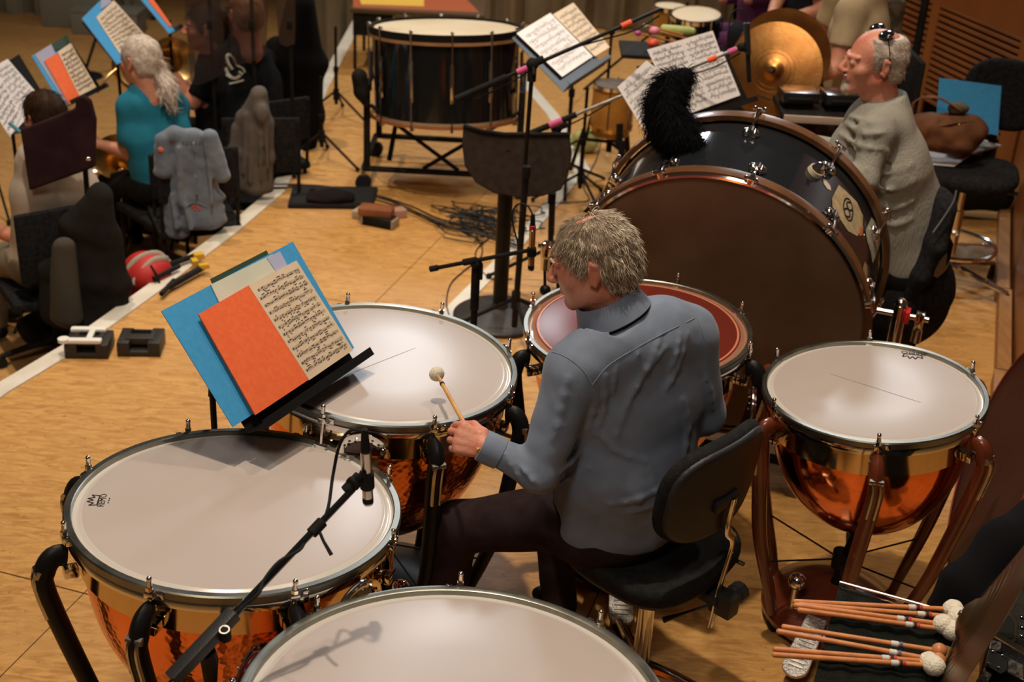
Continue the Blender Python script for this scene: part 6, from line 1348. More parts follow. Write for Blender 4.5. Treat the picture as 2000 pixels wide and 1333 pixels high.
def tripod(label, foot, top, boom=None, low=0.0, cat='stand', name='tripod_stand', r=.26):
    """slim tripod stand; foot = (x,y) , top = height"""
    x,y = foot; t = thing(name, label, cat, (x,y,low)); MB().cyl((x,y,low+.10),(x,y,low+(top-low)*.55),.0125,n=10).build('lower_tube', BLACKM, t, world=True); MB().cyl((x,y,low+.4*(top-low)),(x,y,top),.009,n=8).build('upper_tube', BLACKM, t, world=True); MB().cyl((x,y,low+(top-low)*.52),(x,y,low+(top-low)*.57),.017,n=10).build('height_collar', BLACKM, t, world=True)
    MB().cyl((x,y,low+.13),(x,y,low+.20),.02,n=10).build('hub', BLACKM, t, world=True)
    for k in range(3):
        u = V((math.cos(.7+k*2.09+x),math.sin(.7+k*2.09+x),0)); MB().tube([V((x,y,low+.18))+u*.015, V((x,y,low+.018))+u*r],.008,8).build('leg', BLACKM, t, world=True); MB().sph(V((x,y,low+.016))+u*r,.014,8).build('foot', RUBBER, t, world=True)
    if boom: MB().cyl(boom[0],boom[1],.008,n=8).build('boom_arm', BLACKM, t, world=True); MB().sph((x,y,top),.022,10).build('boom_joint', BLACKM, t, world=True)
    return t
p = at(657,232,.0); tripod('slim black tripod stand left of the far bass drum, the farther of two', (p.x,p.y), aty(655,52,p.y).z)
p = at(629,318,.0); tripod('slim black tripod stand by the white stage edge, the nearer of two', (p.x,p.y), aty(626,150,p.y).z)
p = at(1175,300,.0); tripod('black tripod stand between the long booms and the amber drum', (p.x,p.y), aty(1150,60,p.y).z, (aty(1140,175,p.y), aty(1345,5,p.y)))
p = at(1130,400,.0); tripod('black tripod stand with low round hub behind the player\'s head', (p.x,p.y), aty(1128,170,p.y).z)

def stage_items():
    z = V((0,0,1))
    # board with black cloth
    q = [at(562,408),at(727,410),at(738,374),at(572,372)]; t = thing('black_board', 'flat black board lying on the stage behind the white edge', 'board', tuple(sum(q,V())/4)); bev(MB().sheet(*[p+z*.028 for p in q],.026).build('board', mat('board_black',(.018,.017,.018),rough=.6), t, False, world=True), .004)
    MB().sheet(*[sum(q,V())/4*.06+p*.94+z*.031 for p in q],.003).build('rubber_top', RUBBER, t, False, world=True)
    F = Field(.02); c = at(640,384,.045); F.limb(c-V((.10,0,0)), c+V((.13,.01,0)), (0,1,0), .09,.018,.07,.020,.02); F.ell(c+V((.03,0,.012)),(.11,.07,.03)); F.disp = lambda P: .006*wr(P,40,1); o = skin('black_cloth', F, .008, mat('dark_cloth',(.013,.009,.009),rough=.98), None, cut=lambda P: .030-P[:,2]); tag(o,'crumpled black cloth lying on the flat black board','cloth')
    # wooden blocks
    IV = mat('worn_ivory_wood', (.42,.35,.26), (.30,.23,.16), scale=20, rough=.6); BRW = mat('brown_block_wood', (.27,.10,.04), (.20,.07,.03), scale=10, rough=.45)
    for lab,px,h,d,m_,rz,zz in (('ivory ended black block under the brown block, nearest',(742,440),.05,(.17,.085,.05),BLACKM,-.35,0),('ivory ended black block at the left under the brown block',(712,425),.045,(.085,.10,.045),IV,-.35,0),('pinkish topped block beside the brown block',(773,424),.045,(.085,.07,.045),mat('pink_block',(.45,.24,.19),rough=.6),.5,0),('reddish brown block resting on top of the black ones',(735,412),.04,(.16,.10,.040),BRW,-.12,.051)):
        p = at(px[0],px[1],0) if zz == 0 else at(px[0],px[1],.07); p.z = zz+d[2]/2+.001; M = Matrix.Rotation(rz,3,'Z'); t = thing('wood_block', lab, 'block', tuple(p)); MB().box(p,d,M,.004).build('body', m_, t, world=True)
        for s in (-1,1): MB().box(p+M@V((s*(d[0]/2+.004),0,0)),(.012,d[1]*.98,d[2]*.96),M,.003).build('end_piece', IV if zz == 0 else BRW, t, world=True)
    # cable bundle and coils
    CB = mat('cable_black',(.012,.012,.013),rough=.5); rg = random.Random(5)
    for k in range(4):
        pts = [at(x+rg.uniform(-3,3),y+3*k-3+rg.uniform(-2,2),.006+.004*k) for x,y in ((480,362),(560,362),(640,366),(735,384),(800,405),(850,430),(910,445),(970,462),(1010,478))]; o = MB().tube(smoothp(pts,5),.0042,6).build('cable', CB, None, True); tag(o, ('thickest run of black cable crossing the stage from the white edge to the column','black cable running beside the thick one across the stage floor','black cable along the lower side of the run towards the column','lowest black cable of the run towards the round-based column')[k],'cable',None)
    tang = thing('cable_coils', 'tangle of black cable coils on the floor beside the column', 'cable coil', tuple(at(950,440)))
    for k in range(20):
        cx,cy = (rg.gauss(960,34), rg.gauss(436,20)) if k < 14 else (rg.gauss(900,20),rg.gauss(440,14)); c = at(cx,cy,.01); ra,rb = rg.uniform(.05,.16),rg.uniform(.04,.12); ph = rg.uniform(0,6); n = 26
        pts = [c+V((ra*math.cos(ph+i*.27*(1+.02*k))+.02*math.sin(i*.9+k), rb*math.sin(ph+i*.27)+.02*math.cos(i*.7+k), .006+.0035*(k%6)+.006*abs(math.sin(i*.5+k)))) for i in range(n)]; MB().tube(smoothp(pts,2),.0038,5).build('coil', CB, tang, world=True)
    for lab,px in (('thin black cable curving over the boards left of the short boom',[(900,450),(935,470),(940,500),(905,530),(880,555),(872,590),(878,620)]),('thin black cable looping under the short boom microphone',[(955,465),(930,490),(935,520),(960,545),(1000,545)]),('thin black cable sweeping from the amber drum to the stands',[(1180,250),(1165,310),(1140,360),(1150,390),(1115,395),(1060,398)])):
        o = MB().tube(smoothp([at(x,y,.006) for x,y in px],6),.0035,6).build('cable', CB, None); tag(o, lab, 'cable')
    # plastic bag with green contents
    q = at(1143,275,.07); F = Field(.02); F.ell(q,(.09,.07,.07)); F.ell(q+V((.05,.02,.03)),(.05,.05,.05)); F.disp = lambda P: .016*wr(P,40,.4)+.006*wr(P,100,1); o = skin('plastic_bag', F, .010, mat('bag_green_yellow',(.62,.55,.28),(.30,.42,.10),scale=12,rough=.25,alpha=.85), None, cut=lambda P: .003-P[:,2], relax=0); tag(o,'clear plastic bag with green and yellow contents beside the white line','plastic bag')
    # amber shelled small drum
    c = aty(1200,165,7.6); t = thing('conga_drum', 'small amber shelled drum with a clear head in a black stand', 'drum', (c.x,c.y,0)); AM = mat('amber_wood',(.55,.26,.05),(.40,.17,.03),scale=6,rough=.3,coat=.3)
    MB().lathe([(.115,-.02),(.125,-.10),(.120,-.22),(.108,-.30),(.100,-.30),(.112,-.1),(.106,-.02)],36,c=c,closed=True).build('shell', AM, t, world=True); MB().lathe([(.0005,0),(.10,0),(.116,-.006)],36,c=c).build('head', mat('smoky_head',(.22,.20,.19),rough=.15,alpha=.75), t, world=True)
    MB().lathe([(.112,.004),(.124,.004),(.124,-.016),(.112,-.016)],36,c=c,closed=True).build('hoop', CHROME, t, world=True, sharp=30); MB().lathe([(.117,-.24),(.128,-.24),(.128,-.262),(.115,-.262)],36,c=c,closed=True).build('tension_ring', GOLD, t, world=True)
    for k in range(6): a = k*PI/3+.3; u = V((math.cos(a),math.sin(a),0)); MB().tube([c+u*.127+z*.01,c+u*.130-z*.24],.004,6).build('tension_rod', CHROME, t, world=True)
    for k in range(3):
        a = k*2.09-1.2; u = V((math.cos(a),math.sin(a),0)); MB().tube([c+u*.12-z*.2, c+u*.14-z*.34, V((c.x,c.y,.28))+u*.16, V((c.x,c.y,.02))+u*.22],[(.022,.010),(.022,.010),(.020,.010),(.022,.012)],8,flat=u.cross(z)).build('leg', BLACKM, t, world=True)
    MB().cyl(V((c.x,c.y,.16)),V((c.x,c.y,c.z-.33)),.018,n=10).build('stand_post', BLACKM, t, world=True); m = MB()
    for k in range(3): a = k*2.09-1.2; u = V((math.cos(a),math.sin(a),0)); m.tube([V((c.x,c.y,.22)),V((c.x,c.y,.22))+u*.16],.010,6)
    m.build('spreader', BLACKM, t, world=True)
    # cream headed drum at the top with the tube and ball mallets
    c = aty(1360,28,7.5); t = thing('hand_drum', 'cream headed drum with a bright rim at the top, left of the purple clothes', 'drum', (c.x,c.y,0)); n = V((-.05,-.10,1)).normalized()
    MB().lathe([(.0005,0),(.13,0),(.142,-.008)],40,c=c,axis=n).build('head', CALF, t, world=True); MB().lathe([(.136,.004),(.150,.002),(.150,-.02),(.138,-.02)],40,c=c,axis=n,closed=True).build('hoop', CHROME, t, world=True, sharp=30); MB().lathe([(.138,-.02),(.142,-.12),(.125,-.12),(.128,-.02)],40,c=c,axis=n,closed=True).build('shell', BLACKG, t, world=True)
    for k in range(6): a = k*PI/3; u = V((math.cos(a),math.sin(a),0)); MB().cyl(c+u*.150-z*.005,c+u*.150-z*.09,.005,n=6).build('tension_rod', CHROME, t, world=True)
    for k in range(3): a = k*2.09-.5; u = V((math.cos(a),math.sin(a),0)); MB().tube([c-z*.12+u*.05, V((c.x,c.y,.5))+u*.03, V((c.x,c.y,.01))+u*.28],.010,6).build('leg', BLACKM, t, world=True)
    c2 = aty(1310,12,7.9); t = thing('hand_drum', 'smaller cream drum half behind the bright rimmed one', 'drum', (c2.x,c2.y,0)); MB().lathe([(.0005,0),(.09,0),(.098,-.008)],32,c=c2).build('head', CALF, t, world=True); MB().lathe([(.094,.004),(.104,.002),(.104,-.02),(.096,-.02)],32,c=c2,closed=True).build('hoop', CHROME, t, world=True, sharp=30); MB().lathe([(.098,-.02),(.090,-.16),(.08,-.16),(.09,-.02)],32,c=c2,closed=True).build('shell', AM, t, world=True); MB().cyl(c2-z*.15,V((c2.x,c2.y,.02)),.014,n=8).build('stand_post', BLACKM, t, world=True); MB().lathe([(.001,.02),(.15,.012),(.16,0),(.001,0)],24,c=(c2.x,c2.y,0)).build('base', BLACKM, t, world=True)
    # small trap tray with guiro and mallets
    Yt = 6.75; a = aty(1300,95,Yt); tr = thing('trap_tray', 'low dark tray stand behind the raised music sheets', 'table', (a.x,a.y,0)); MB().box((a.x,a.y+.02,a.z-.02),(.46,.30,.02),None,.004).build('tray', BLACKM, tr, world=True); MB().cyl((a.x,a.y,.02),(a.x,a.y,a.z-.02),.014,n=10).build('post', BLACKM, tr, world=True); MB().lathe([(.001,.02),(.17,.012),(.18,0),(.001,0)],28,c=(a.x,a.y,0)).build('base', BLACKM, tr, world=True)
    zt = a.z-.01; g0,g1 = aty(1290,58,Yt+.1),aty(1358,62,Yt+.1); t = thing('guiro', 'pale green ribbed tube lying above the raised music sheets', 'guiro', tuple(g0)); GR = mat('pale_green',(.42,.48,.16),(.36,.42,.13),scale=20,rough=.4); d = (g1-g0).normalized(); L = (g1-g0).length
    MB().tube([g0+d*L*f for f in (0,.05,.5,.95,1)],[.018,.028,.026,.020,.012],16).build('tube', GR, t, world=True); m = MB()
    for k in range(14): p = g0+d*L*(.12+.055*k); m.tube([p-d*.002,p+d*.002],[.0275,.0275],14)
    m.build('ridge', GR, t, world=True); MB().tube([g0+d*.1-z*.02, V((g0.x+.1,g0.y,zt))],.008,6).build('holder', BLACKM, t, world=True); 
    for lab,px,col,r_ in (('small magenta ball mallet left of the pink one',(1246,65),(.38,.04,.20),.016),('pink ball mallet above the orange one',(1278,60),(.70,.22,.34),.024),('orange-red ball mallet in front of the music sheets',(1275,84),(.80,.09,.03),.026),('small bright silver ball mallet near the top',(1260,50),(.6,.6,.58),.011)):
        b = aty(*px,Yt-.02); t = thing('ball_mallet', lab, 'mallet', tuple(b)); MB().sph(b,r_,14,(1.15,1,.85)).build('head', mat('ball_'+lab.split()[0]+lab.split()[1],col,rough=.4), t, world=True); MB().cyl(b+V((.01,0,0)),b+V((.20,.06,-.05)),.0045,n=6).build('shaft', MALLW, t, world=True)
    # black furry windscreen on the bass drum
    Yf = 4.50; px = ((1338,150,.032),(1312,172,.050),(1298,208,.060),(1304,243,.064),(1328,270,.062),(1352,284,.036)); F = Field(.04); F.chain([aty(x,y,Yf-.03*k) for k,(x,y,_) in enumerate(px)],[r for _,_,r in px]); F.disp = lambda P: .003*wr(P,90,1)
    t = thing('furry_cover', 'shaggy black fur cover hanging over the top of the big bass drum', 'cover', tuple(aty(1310,230,Yf))); FM = mat('black_fur',(.005,.005,.006),rough=1.0,spec=.1); skin('core', F, .010, FM, t); P,N_ = surf_samples(F, None, 2600); strands('fur', P, N_, lambda p,n: n*.2+V((0,0,-1)), .032, FM, t, .0014, lift=.5, wave=.5)
stage_items()
# ---------------------------------------------------------------- the horn section on the lower floor at the left
TEAL = mat('teal_tee', (.010,.20,.31), (.008,.16,.255), scale=12, rough=.85, bump=.2, bscale=200)
BLKT = mat('black_tee', (.008,.008,.009), (.012,.012,.012), scale=20, rough=.95)
def seat_chair(label, x, y, face, low=LOW, back=True, sz=.46, bh=.40):
    z = V((0,0,1)); f = V((face[0],face[1],0)).normalized(); r = V((f.y,-f.x,0)); Z = Matrix((r,f,z)).transposed(); c = V((x,y,low)); t = thing('chair', label, 'chair', tuple(c))
    MB().box(c+z*sz,(.43,.42,.045),Z,.015).build('seat', BLACKF, t, world=True)
    if back: MB().box(c-f*.21+z*(sz+bh*.72),(.42,.03,bh*.62),Z,.012).build('backrest', BLACKF, t, world=True)
    for i in (-1,1):
        for j in (-1,1): MB().cyl(c+r*i*.2+f*j*.19,c+r*i*.19+f*j*.18+z*(sz-.02),.011,n=8).build('leg', BLACKM, t, world=True)
        MB().cyl(c+r*i*.195-f*.195+z*(sz-.02),c+r*i*.195-f*.225+z*(sz+bh),.010,n=8).build('backrest_post', BLACKM, t, world=True)
    return t
def horn(label, c, bell_n, R=.15):
    """French horn: bell, coiled tubes, valves"""
    c = V(c); n = V(bell_n).normalized(); u,v = frame(n); t = thing('french_horn', label, 'horn', tuple(c)); BR = mat('lacquered_brass',(.85,.60,.28),(.75,.50,.20),scale=8,rough=.30,metal=1)
    MB().lathe([(R,0),(R*1.01,-.004),(R*.9,-.018),(R*.62,-.05),(R*.38,-.10),(R*.24,-.17),(R*.17,-.24),(R*.155,-.24),(R*.225,-.17),(R*.36,-.10),(R*.6,-.048),(R*.9,-.014)], 48, c=c, axis=n, closed=True).build('bell', BR, t, world=True, sharp=60)
    b = c-n*.24; o = b-n*.02+u*.13
    MB().tube([o+(-u*math.cos(k*PI/12)+v*math.sin(k*PI/12))*.13-n*.001*k for k in range(0,27)],[.022-.0005*k for k in range(27)],12).build('main_coil', BR, t, world=True)
    for q,(rr,dx) in enumerate(((.10,.0),(.075,.02),(.05,-.02))): MB().tube([o+n*(.02*q+.02)+u*dx+(u*math.cos(k*PI/10)*rr+v*math.sin(k*PI/10)*rr*1.3) for k in range(21)],.0065,8).build('crook', BR, t, world=True)
    for k in range(4): p = o+v*(-.06+.04*k)+n*.05; MB().cyl(p-n*.03,p+n*.03,.015,n=14).build('rotor_valve', BR, t, world=True); MB().tube([p+n*.03,p+n*.035+u*.07],(.006,.002),6,flat=v).build('lever', CHROME, t, world=True)
    MB().tube(smoothp([o+u*.12+n*.03,o+u*.2+v*.05+n*.05,o+u*.27+v*.13+n*.06],4),[.008-.0004*k for k in range(9)],8).build('lead_pipe', BR, t, world=True)
    return t
def left_side():
    z = V((0,0,1))
    # ---- ponytail
    P0 = at(272,118,.76); Y = P0.y; Pp = lambda x,y,d=0: aty(x,y,Y+d)
    r = V((.72,.69,0)).normalized(); f = z.cross(r); pel = Pp(322,352); chest = Pp(306,262); up = Pp(300,198); neck = Pp(286,166)
    Ls = Pp(254,208,-.05); Le = Pp(252,298,-.06); Lw = Pp(200,283,-.06); Rs = Pp(345,208,.15); Re = Pp(352,290,.32); Rw = Pp(290,290,.42)
    Lh = pel-r*.09; Lk = Pp(212,362,.12); Rh = pel+r*.09; Rk = Pp(255,352,.35)
    t,h,S = figure('person with a long grey ponytail and teal T-shirt seated playing a French horn', (pel.x,pel.y,LOW), pel, chest, up, neck, P0, V((-.86,.50,-.10)), V((-.1,.1,1)), r, (Ls,Le,Lw),(Rs,Re,Rw),
        ((Lh,Lk,V((Lk.x-.02,Lk.y+.02,LOW+.10))),(Rh,Rk,V((Rk.x,Rk.y,LOW+.10)))), TEAL, BLKT, WHITEH, sleeve=.80, girth=1.02, res=.0105, beard=WHITEH, strand=0, hk=1.08,
        hands=((V((0,-.5,.8)),(45,50,30),(.6,.5,-.4),(.8,0,-.3)),(V((0,0,1)),(40,50,30),(.6,.5,-.4),(.8,0,-.3))))
    pt_ = [h(.02,-.10,.0), Pp(308,138,-.02), Pp(322,160,-.05), Pp(330,185,-.08), Pp(334,205,-.10)]; F = Field(.015); F.chain(smoothp(pt_,2),[.022,.028,.034,.040,.044,.044,.036,.026,.012]); F.disp = lambda P: .008*wr(P,55,2,(1,1,.4))+.003*wr(P,140,1)
    skin('ponytail', F, .0075, WHITEH, t); PP,NN = surf_samples(F, None, 500); strands('ponytail_locks', PP, NN, lambda p,n: V((.35,-.2,-1)), .06, WHITEH, t, .003, lift=.1, wave=.35)
    MB().sph(h(.02,-.105,.005),.020,12).build('hair_band', mat('yellow_band',(.55,.38,.05),rough=.6), t, world=True)
    horn('French horn on the lap of the ponytailed person', Pp(228,305,.12), (.15,-.75,.65), .13)
    seat_chair('black chair under the ponytailed person', pel.x+.02, pel.y-.02, (f.x,f.y), sz=pel.z-LOW-.16)
    # fleece jacket on a chair back
    JK = mat('blue_grey_fleece', (.17,.21,.27), (.12,.15,.20), scale=14, rough=.95, bump=.3, bscale=160, sheen=.3); Yj = Y-.50; J = lambda x,y,d=0: aty(x,y,Yj+d)
    jc = J(375,440); seat_chair('black chair carrying the blue-grey fleece jacket on its back', jc.x-.05, Yj+.24, (-.4,.9), sz=.44, bh=.44)
    F = Field(.018)
    for a,b,w0,w1 in (((368,265),(372,320),.105,.115),((372,320),(382,385),.115,.145),((382,385),(390,432),.145,.150)): F.limb(J(*a),J(*b),(1,0,.1),w0,.035,w1,.045)
    F.cone(J(322,268,-.02),J(340,262,-.01),.03,.04); F.limb(J(318,272,-.03),J(318,338,-.03),(1,0,0),.036,.032,.045,.034,.01); F.limb(J(410,265,-.03),J(434,346,-.03),(1,0,0),.036,.03,.042,.032,.01); F.limb(J(340,390),J(346,456),(1,0,0),.05,.03,.055,.03)
    for x0,y0,x1,y1,rr in ((350,290,352,400,.012),(378,280,384,380,.012),(405,285,414,400,.012),(335,380,345,445,.013),(362,400,372,448,.012)): F.cone(J(x0,y0,-.05),J(x1,y1,-.06),rr,rr,.015)
    F.disp = lambda P: .007*wr(P,28,1,(1.6,1,.3))+.002*wr(P,90,2); jt = thing('fleece_jacket','blue-grey fleece jacket hanging over a chair back by the stage edge','jacket',tuple(jc)); skin('body', F, .009, JK, jt)
    a,b = F.hit(CAM,ray(375,405),12),F.hit(CAM,ray(392,410),12)
    if a and b: m = MB(); m.tube([a,(a+b)/2+z*.012,b,(a+b)/2-z*.010,a],.004,5); m.build('red_emblem', mat('red_thread',(.5,.05,.03),rough=.7), jt, world=True)
    for px in (((362,405),(374,396),(392,398),(404,404)),): 
        q = [F.hit(CAM,ray(*p),12) for p in px]
        if None not in q: MB().tube(smoothp(q,3),.004,5).build('pocket_seam', JK, jt, world=True)
    a = F.hit(CAM,ray(314,293),12)
    if a: MB().sph(a,.016,10,(1,.4,1)).build('shoulder_badge', mat('salmon_patch',(.60,.16,.11),rough=.8), jt, world=True)
    q = [F.hit(CAM,ray(x,278),12) for x in (358,366,374,382,390)]
    if None not in q:
        m = MB()
        for p in q: m.box(p-V((0,.002,0)),(.010,.003,.016))
        m.build('embroidered_letters', mat('dark_thread',(.14,.15,.18),rough=.9), jt, world=True, smooth=False)
    # ---- person at far left with brown hair
    H6 = at(85,228,.77); Y6 = H6.y; Q = lambda x,y,d=0: aty(x,y,Y6+d); r = V((.8,.6,0)).normalized(); f = z.cross(r); pel = Q(95,500); chest = Q(108,375); up = Q(102,305); neck = Q(95,278)
    Ls = Q(62,318,-.05); Le = Q(72,478,-.08); Lw = Q(5,458,.05); Rs = Q(150,312,.15); Re = Q(165,400,.3); Rw = Q(60,420,.4)
    Lh = pel-r*.09; Lk = Q(-15,520,.1); Rh = pel+r*.09; Rk = Q(10,500,.35)
    BH = mat('dark_brown_hair',(.022,.011,.006),(.04,.02,.011),scale=60,rough=.6,spec=.15)
    figure('brown-haired person in a pale T-shirt at the left edge behind the padded screen', (pel.x,pel.y,LOW), pel, chest, up, neck, H6, V((-.80,.6,-.1)), z, r, (Ls,Le,Lw),(Rs,Re,Rw),
        ((Lh,Lk,V((Lk.x-.02,Lk.y+.02,LOW+.10))),(Rh,Rk,V((Rk.x,Rk.y,LOW+.10)))), mat('pale_tee',(.50,.43,.35),(.42,.35,.28),scale=10,rough=.85), mat('khaki_trousers',(.20,.16,.11),(.15,.12,.08),scale=14,rough=.9), BH, sleeve=.70, girth=1.05, res=.0105, skinm=SKINF, strand=900, stroke=.035,
        hands=((V((0,-.5,.8)),(45,50,30),(.6,.5,-.4),(.8,0,-.3)),None))
    c6 = thing('swivel_chair','black swivel chair under the brown-haired person at the left edge','chair',(pel.x,pel.y,LOW)); c = V((pel.x,pel.y,LOW)); sz = pel.z-LOW-.15
    MB().box(c+z*sz,(.46,.44,.05),Matrix.Rotation(.6,3,'Z'),.018).build('seat', BLACKF, c6, world=True); MB().cyl(c+z*.08,c+z*(sz-.02),.022,n=12).build('post', BLACKM, c6, world=True); MB().box(c-f*.23+z*(sz+.3),(.40,.04,.34),Matrix((r,f,z)).transposed(),.015).build('backrest', BLACKF, c6, world=True); MB().tube([c-f*.23+z*(sz+.2),c-f*.2+z*(sz-.03)],(.02,.008),6,flat=r).build('backrest_bar', BLACKM, c6, world=True)
    for k in range(5): u = V((math.cos(k*1.257),math.sin(k*1.257),0)); MB().tube([c+z*.1,c+u*.28+z*.06],[.02,.014],8).build('leg', BLACKM, c6, world=True); MB().cyl(c+u*.28+z*.028+u.cross(z)*.012,c+u*.28+z*.028-u.cross(z)*.012,.028,n=12).build('caster', RUBBER, c6, world=True)
    # black coat over that chair back
    Yc = Y6-.32; K = lambda x,y: aty(x,y,Yc); F = Field(.03)
    for a,b,w0,w1 in (((195,385),(175,450),.06,.13),((175,450),(170,540),.14,.19),((170,540),(165,625),.19,.20)): F.limb(K(*a),K(*b),(1,0,0),w0,.06,w1,.07)
    F.disp = lambda P: .008*wr(P,26,1,(1.5,1,.3)); o = thing('coat','black coat draped over the chair of the brown-haired person','coat',tuple(K(175,620))); skin('body', F, .011, mat('black_coat_cloth',(.012,.011,.011),(.020,.018,.016),scale=10,rough=.95), o)
    G = Field(.02); G.limb(aty(125,480,Yc-.08),aty(130,620,Yc-.08),(1,0,0),.055,.04,.08,.05); G.disp = F.disp; skin('lining', G, .011, mat('olive_lining',(.055,.048,.034),rough=.95), o)
    # padded acoustic screen on a pole
    Ys = Y6-.22; A = [aty(*p,Ys) for p in ((56,374),(184,328),(186,235),(176,196),(160,186),(146,192),(146,212),(60,246),(38,252))]; n = V((0,-1,.1)).normalized()
    s = thing('acoustic_screen','dark plum padded screen on a pole behind the brown-haired head','screen',tuple(aty(185,605,Ys))); PL = mat('plum_padding',(.035,.016,.020),(.022,.010,.014),scale=9,rough=.95); 
    if (A[1]-A[0]).cross(A[2]-A[1]).dot(n) < 0: A = A[::-1]
    bev(MB().poly(A,n,.035).build('padding', PL, s, False, world=True), .012, 3); pb = aty(186,600,Ys+.04); pb.z = LOW; MB().cyl(pb+z*.02,aty(160,250,Ys+.05),.012,n=10).build('pole', BLACKM, s, world=True); MB().lathe([(.001,.02),(.13,.012),(.14,0),(.001,0)],24,c=pb).build('base', BLACKM, s, world=True); MB().sph(aty(172,310,Ys-.03),.012,10).build('clamp', CHROME, s, world=True)
    # ---- profile person behind clear screens, and the person in the printed black shirt
    H7 = at(402,52,.80); Y7 = H7.y; U = lambda x,y,d=0: aty(x,y,Y7+d); r = V((.35,.94,0)).normalized(); pel = U(440,270); chest = U(432,190); up = U(425,135); neck = U(415,108)
    lg = lambda p: ((p+V((-.02,-.1,-.03)), p+V((-.40,-.10,-.05)), V((p.x-.42,p.y-.1,LOW+.1))), (p+V((-.02,.1,-.03)), p+V((-.40,.12,-.05)), V((p.x-.42,p.y+.12,LOW+.1))))
    figure('dark-haired person in profile facing left behind the smoky screen', (pel.x,pel.y,LOW), pel, chest, up, neck, H7, V((-.98,-.05,-.05)), z, r, (U(408,145,-.15),U(378,200,-.2),U(345,150,-.1)),(U(425,140,.2),U(390,200,.25),U(350,150,.15)), lg(pel), BLKT, BLKT, BH, sleeve=.8, res=.013, skinm=SKINF, hk=1.15, strand=500, stroke=.05)
    seat_chair('black chair under the person in profile behind the smoky screen', pel.x+.03, pel.y, (-1,0), sz=pel.z-LOW-.16)
    horn('dark brass horn bell raised in front of the profile person', aty(338,118,Y7-.1), (.5,-.75,.3), .13)
    H8 = at(478,22,.85); Y8 = H8.y-.25; W = lambda x,y,d=0: aty(x,y,Y8+d); r = V((.85,.5,0)).normalized(); pel = W(495,255); chest = W(475,165); up = W(470,115); neck = W(474,75)
    t,h,S = figure('person in a black T-shirt with a pale printed figure on the back', (pel.x,pel.y,LOW), pel, chest, up, neck, W(478,25), V((-.6,.8,0)), z, r, (W(432,120),W(412,185),W(425,210,.2)),(W(515,118,.2),W(530,190,.3),W(500,205,.4)), lg(pel), BLKT, BLKT, mat('ginger_hair',(.30,.13,.06),(.2,.08,.04),scale=50,rough=.6), sleeve=.8, res=.013, skinm=SKINF, hk=1.1, girth=1.2)
    PR = mat('pale_shirt_print',(.42,.38,.32),rough=.8)
    def stroke(px, rad):
        q = [S.hit(CAM,ray(*p),14) for p in px]
        if None not in q: MB().tube(smoothp(q,3),rad,5).build('shirt_print', PR, t, world=True)
    stroke([(448,106),(443,112),(446,124),(454,136)],.010); stroke([(448,106),(456,114),(462,128)],.007); stroke([(440,132),(446,146),(458,154),(470,148)],.010); stroke([(462,128),(474,134),(478,142)],.007); stroke([(442,146),(452,152)],.012); stroke([(448,164),(462,161),(476,157)],.007); stroke([(466,140),(474,146)],.010)
    seat_chair('black chair under the person with the printed black T-shirt', pel.x+.05, pel.y-.05, (-.6,.8), sz=pel.z-LOW-.16)
    horn('gold brass horn behind the smoky screens at the top', aty(462,48,Y8+.25), (-.2,-.9,.3), .12)
    # smoky transparent screens
    SM = mat('smoky_acrylic',(.055,.035,.03),rough=.08,alpha=.40,spec=.5)
    for lab,px,Yk in (('smoky clear screen with rounded lower corners, left one of three',[(372,160),(380,167),(400,163),(436,146),(442,120),(425,-60),(355,-60)],Y8-.28),('smoky clear screen at the middle, over the printed shirt',[(452,122),(462,128),(500,118),(520,108),(526,-60),(440,-60)],Y8-.30),('smoky clear screen at the right beside the tall black coat',[(545,85),(560,92),(576,86),(578,-60),(532,-60)],Y8-.20)):
        A = [aty(*p,Yk) for p in px]; n = V((0,-1,.05)); A = A if (A[1]-A[0]).cross(A[2]-A[1]).dot(n) > 0 else A[::-1]; s = thing('clear_screen', lab, 'screen', tuple(A[0])); bev(MB().poly(A,n,.006).build('panel', SM, s, False, world=True), .002)
        px0 = sum(p[0] for p in px)/len(px)+8; tp = aty(px0,10,Yk+.03); MB().cyl(V((tp.x,tp.y,LOW+.02)),tp+z*.3,.011,n=8).build('pole', BLACKM, s, world=True); MB().lathe([(.001,.02),(.13,.012),(.14,0),(.001,0)],24,c=(tp.x,tp.y,LOW)).build('base', BLACKM, s, world=True); MB().box(V((tp.x,tp.y-.02,tp.z-.1)),(.03,.03,.05),None,.004).build('clamp', BLACKM, s, world=True)
    # grey hooded top on a chair
    Yh = at(500,425,LOW+.35).y; Hh = lambda x,y,d=0: aty(x,y,Yh+d); hb = Hh(490,370); seat_chair('black chair carrying the grey hooded top', hb.x+.02, Yh+.24, (-.2,1), sz=.40, bh=.5); F = Field(.02)
    for a,b,w0,w1 in (((505,185),(498,235),.045,.085),((498,235),(490,300),.10,.125),((490,300),(486,362),.125,.135)): F.limb(Hh(*a),Hh(*b),(1,0,0),w0,.05,w1,.05)
    F.limb(Hh(462,250),Hh(460,350),(1,0,0),.03,.03,.035,.03); F.ell(Hh(512,222,-.055),(.035,.03,.055),k=.03)
    for x0,y0,x1,y1 in ((480,225,474,340),(492,250,488,355),(508,262,510,355),(520,240,522,330)): F.cone(Hh(x0,y0,-.05),Hh(x1,y1,-.06),.011,.011,.015)
    F.disp = lambda P: .006*wr(P,30,1,(1.6,1,.3)); o = skin('hooded_top', F, .010, mat('grey_brown_fleece',(.125,.105,.09),(.09,.075,.065),scale=12,rough=.95), None); tag(o,'grey hooded top hanging over a black chair by the stage edge','hooded top')
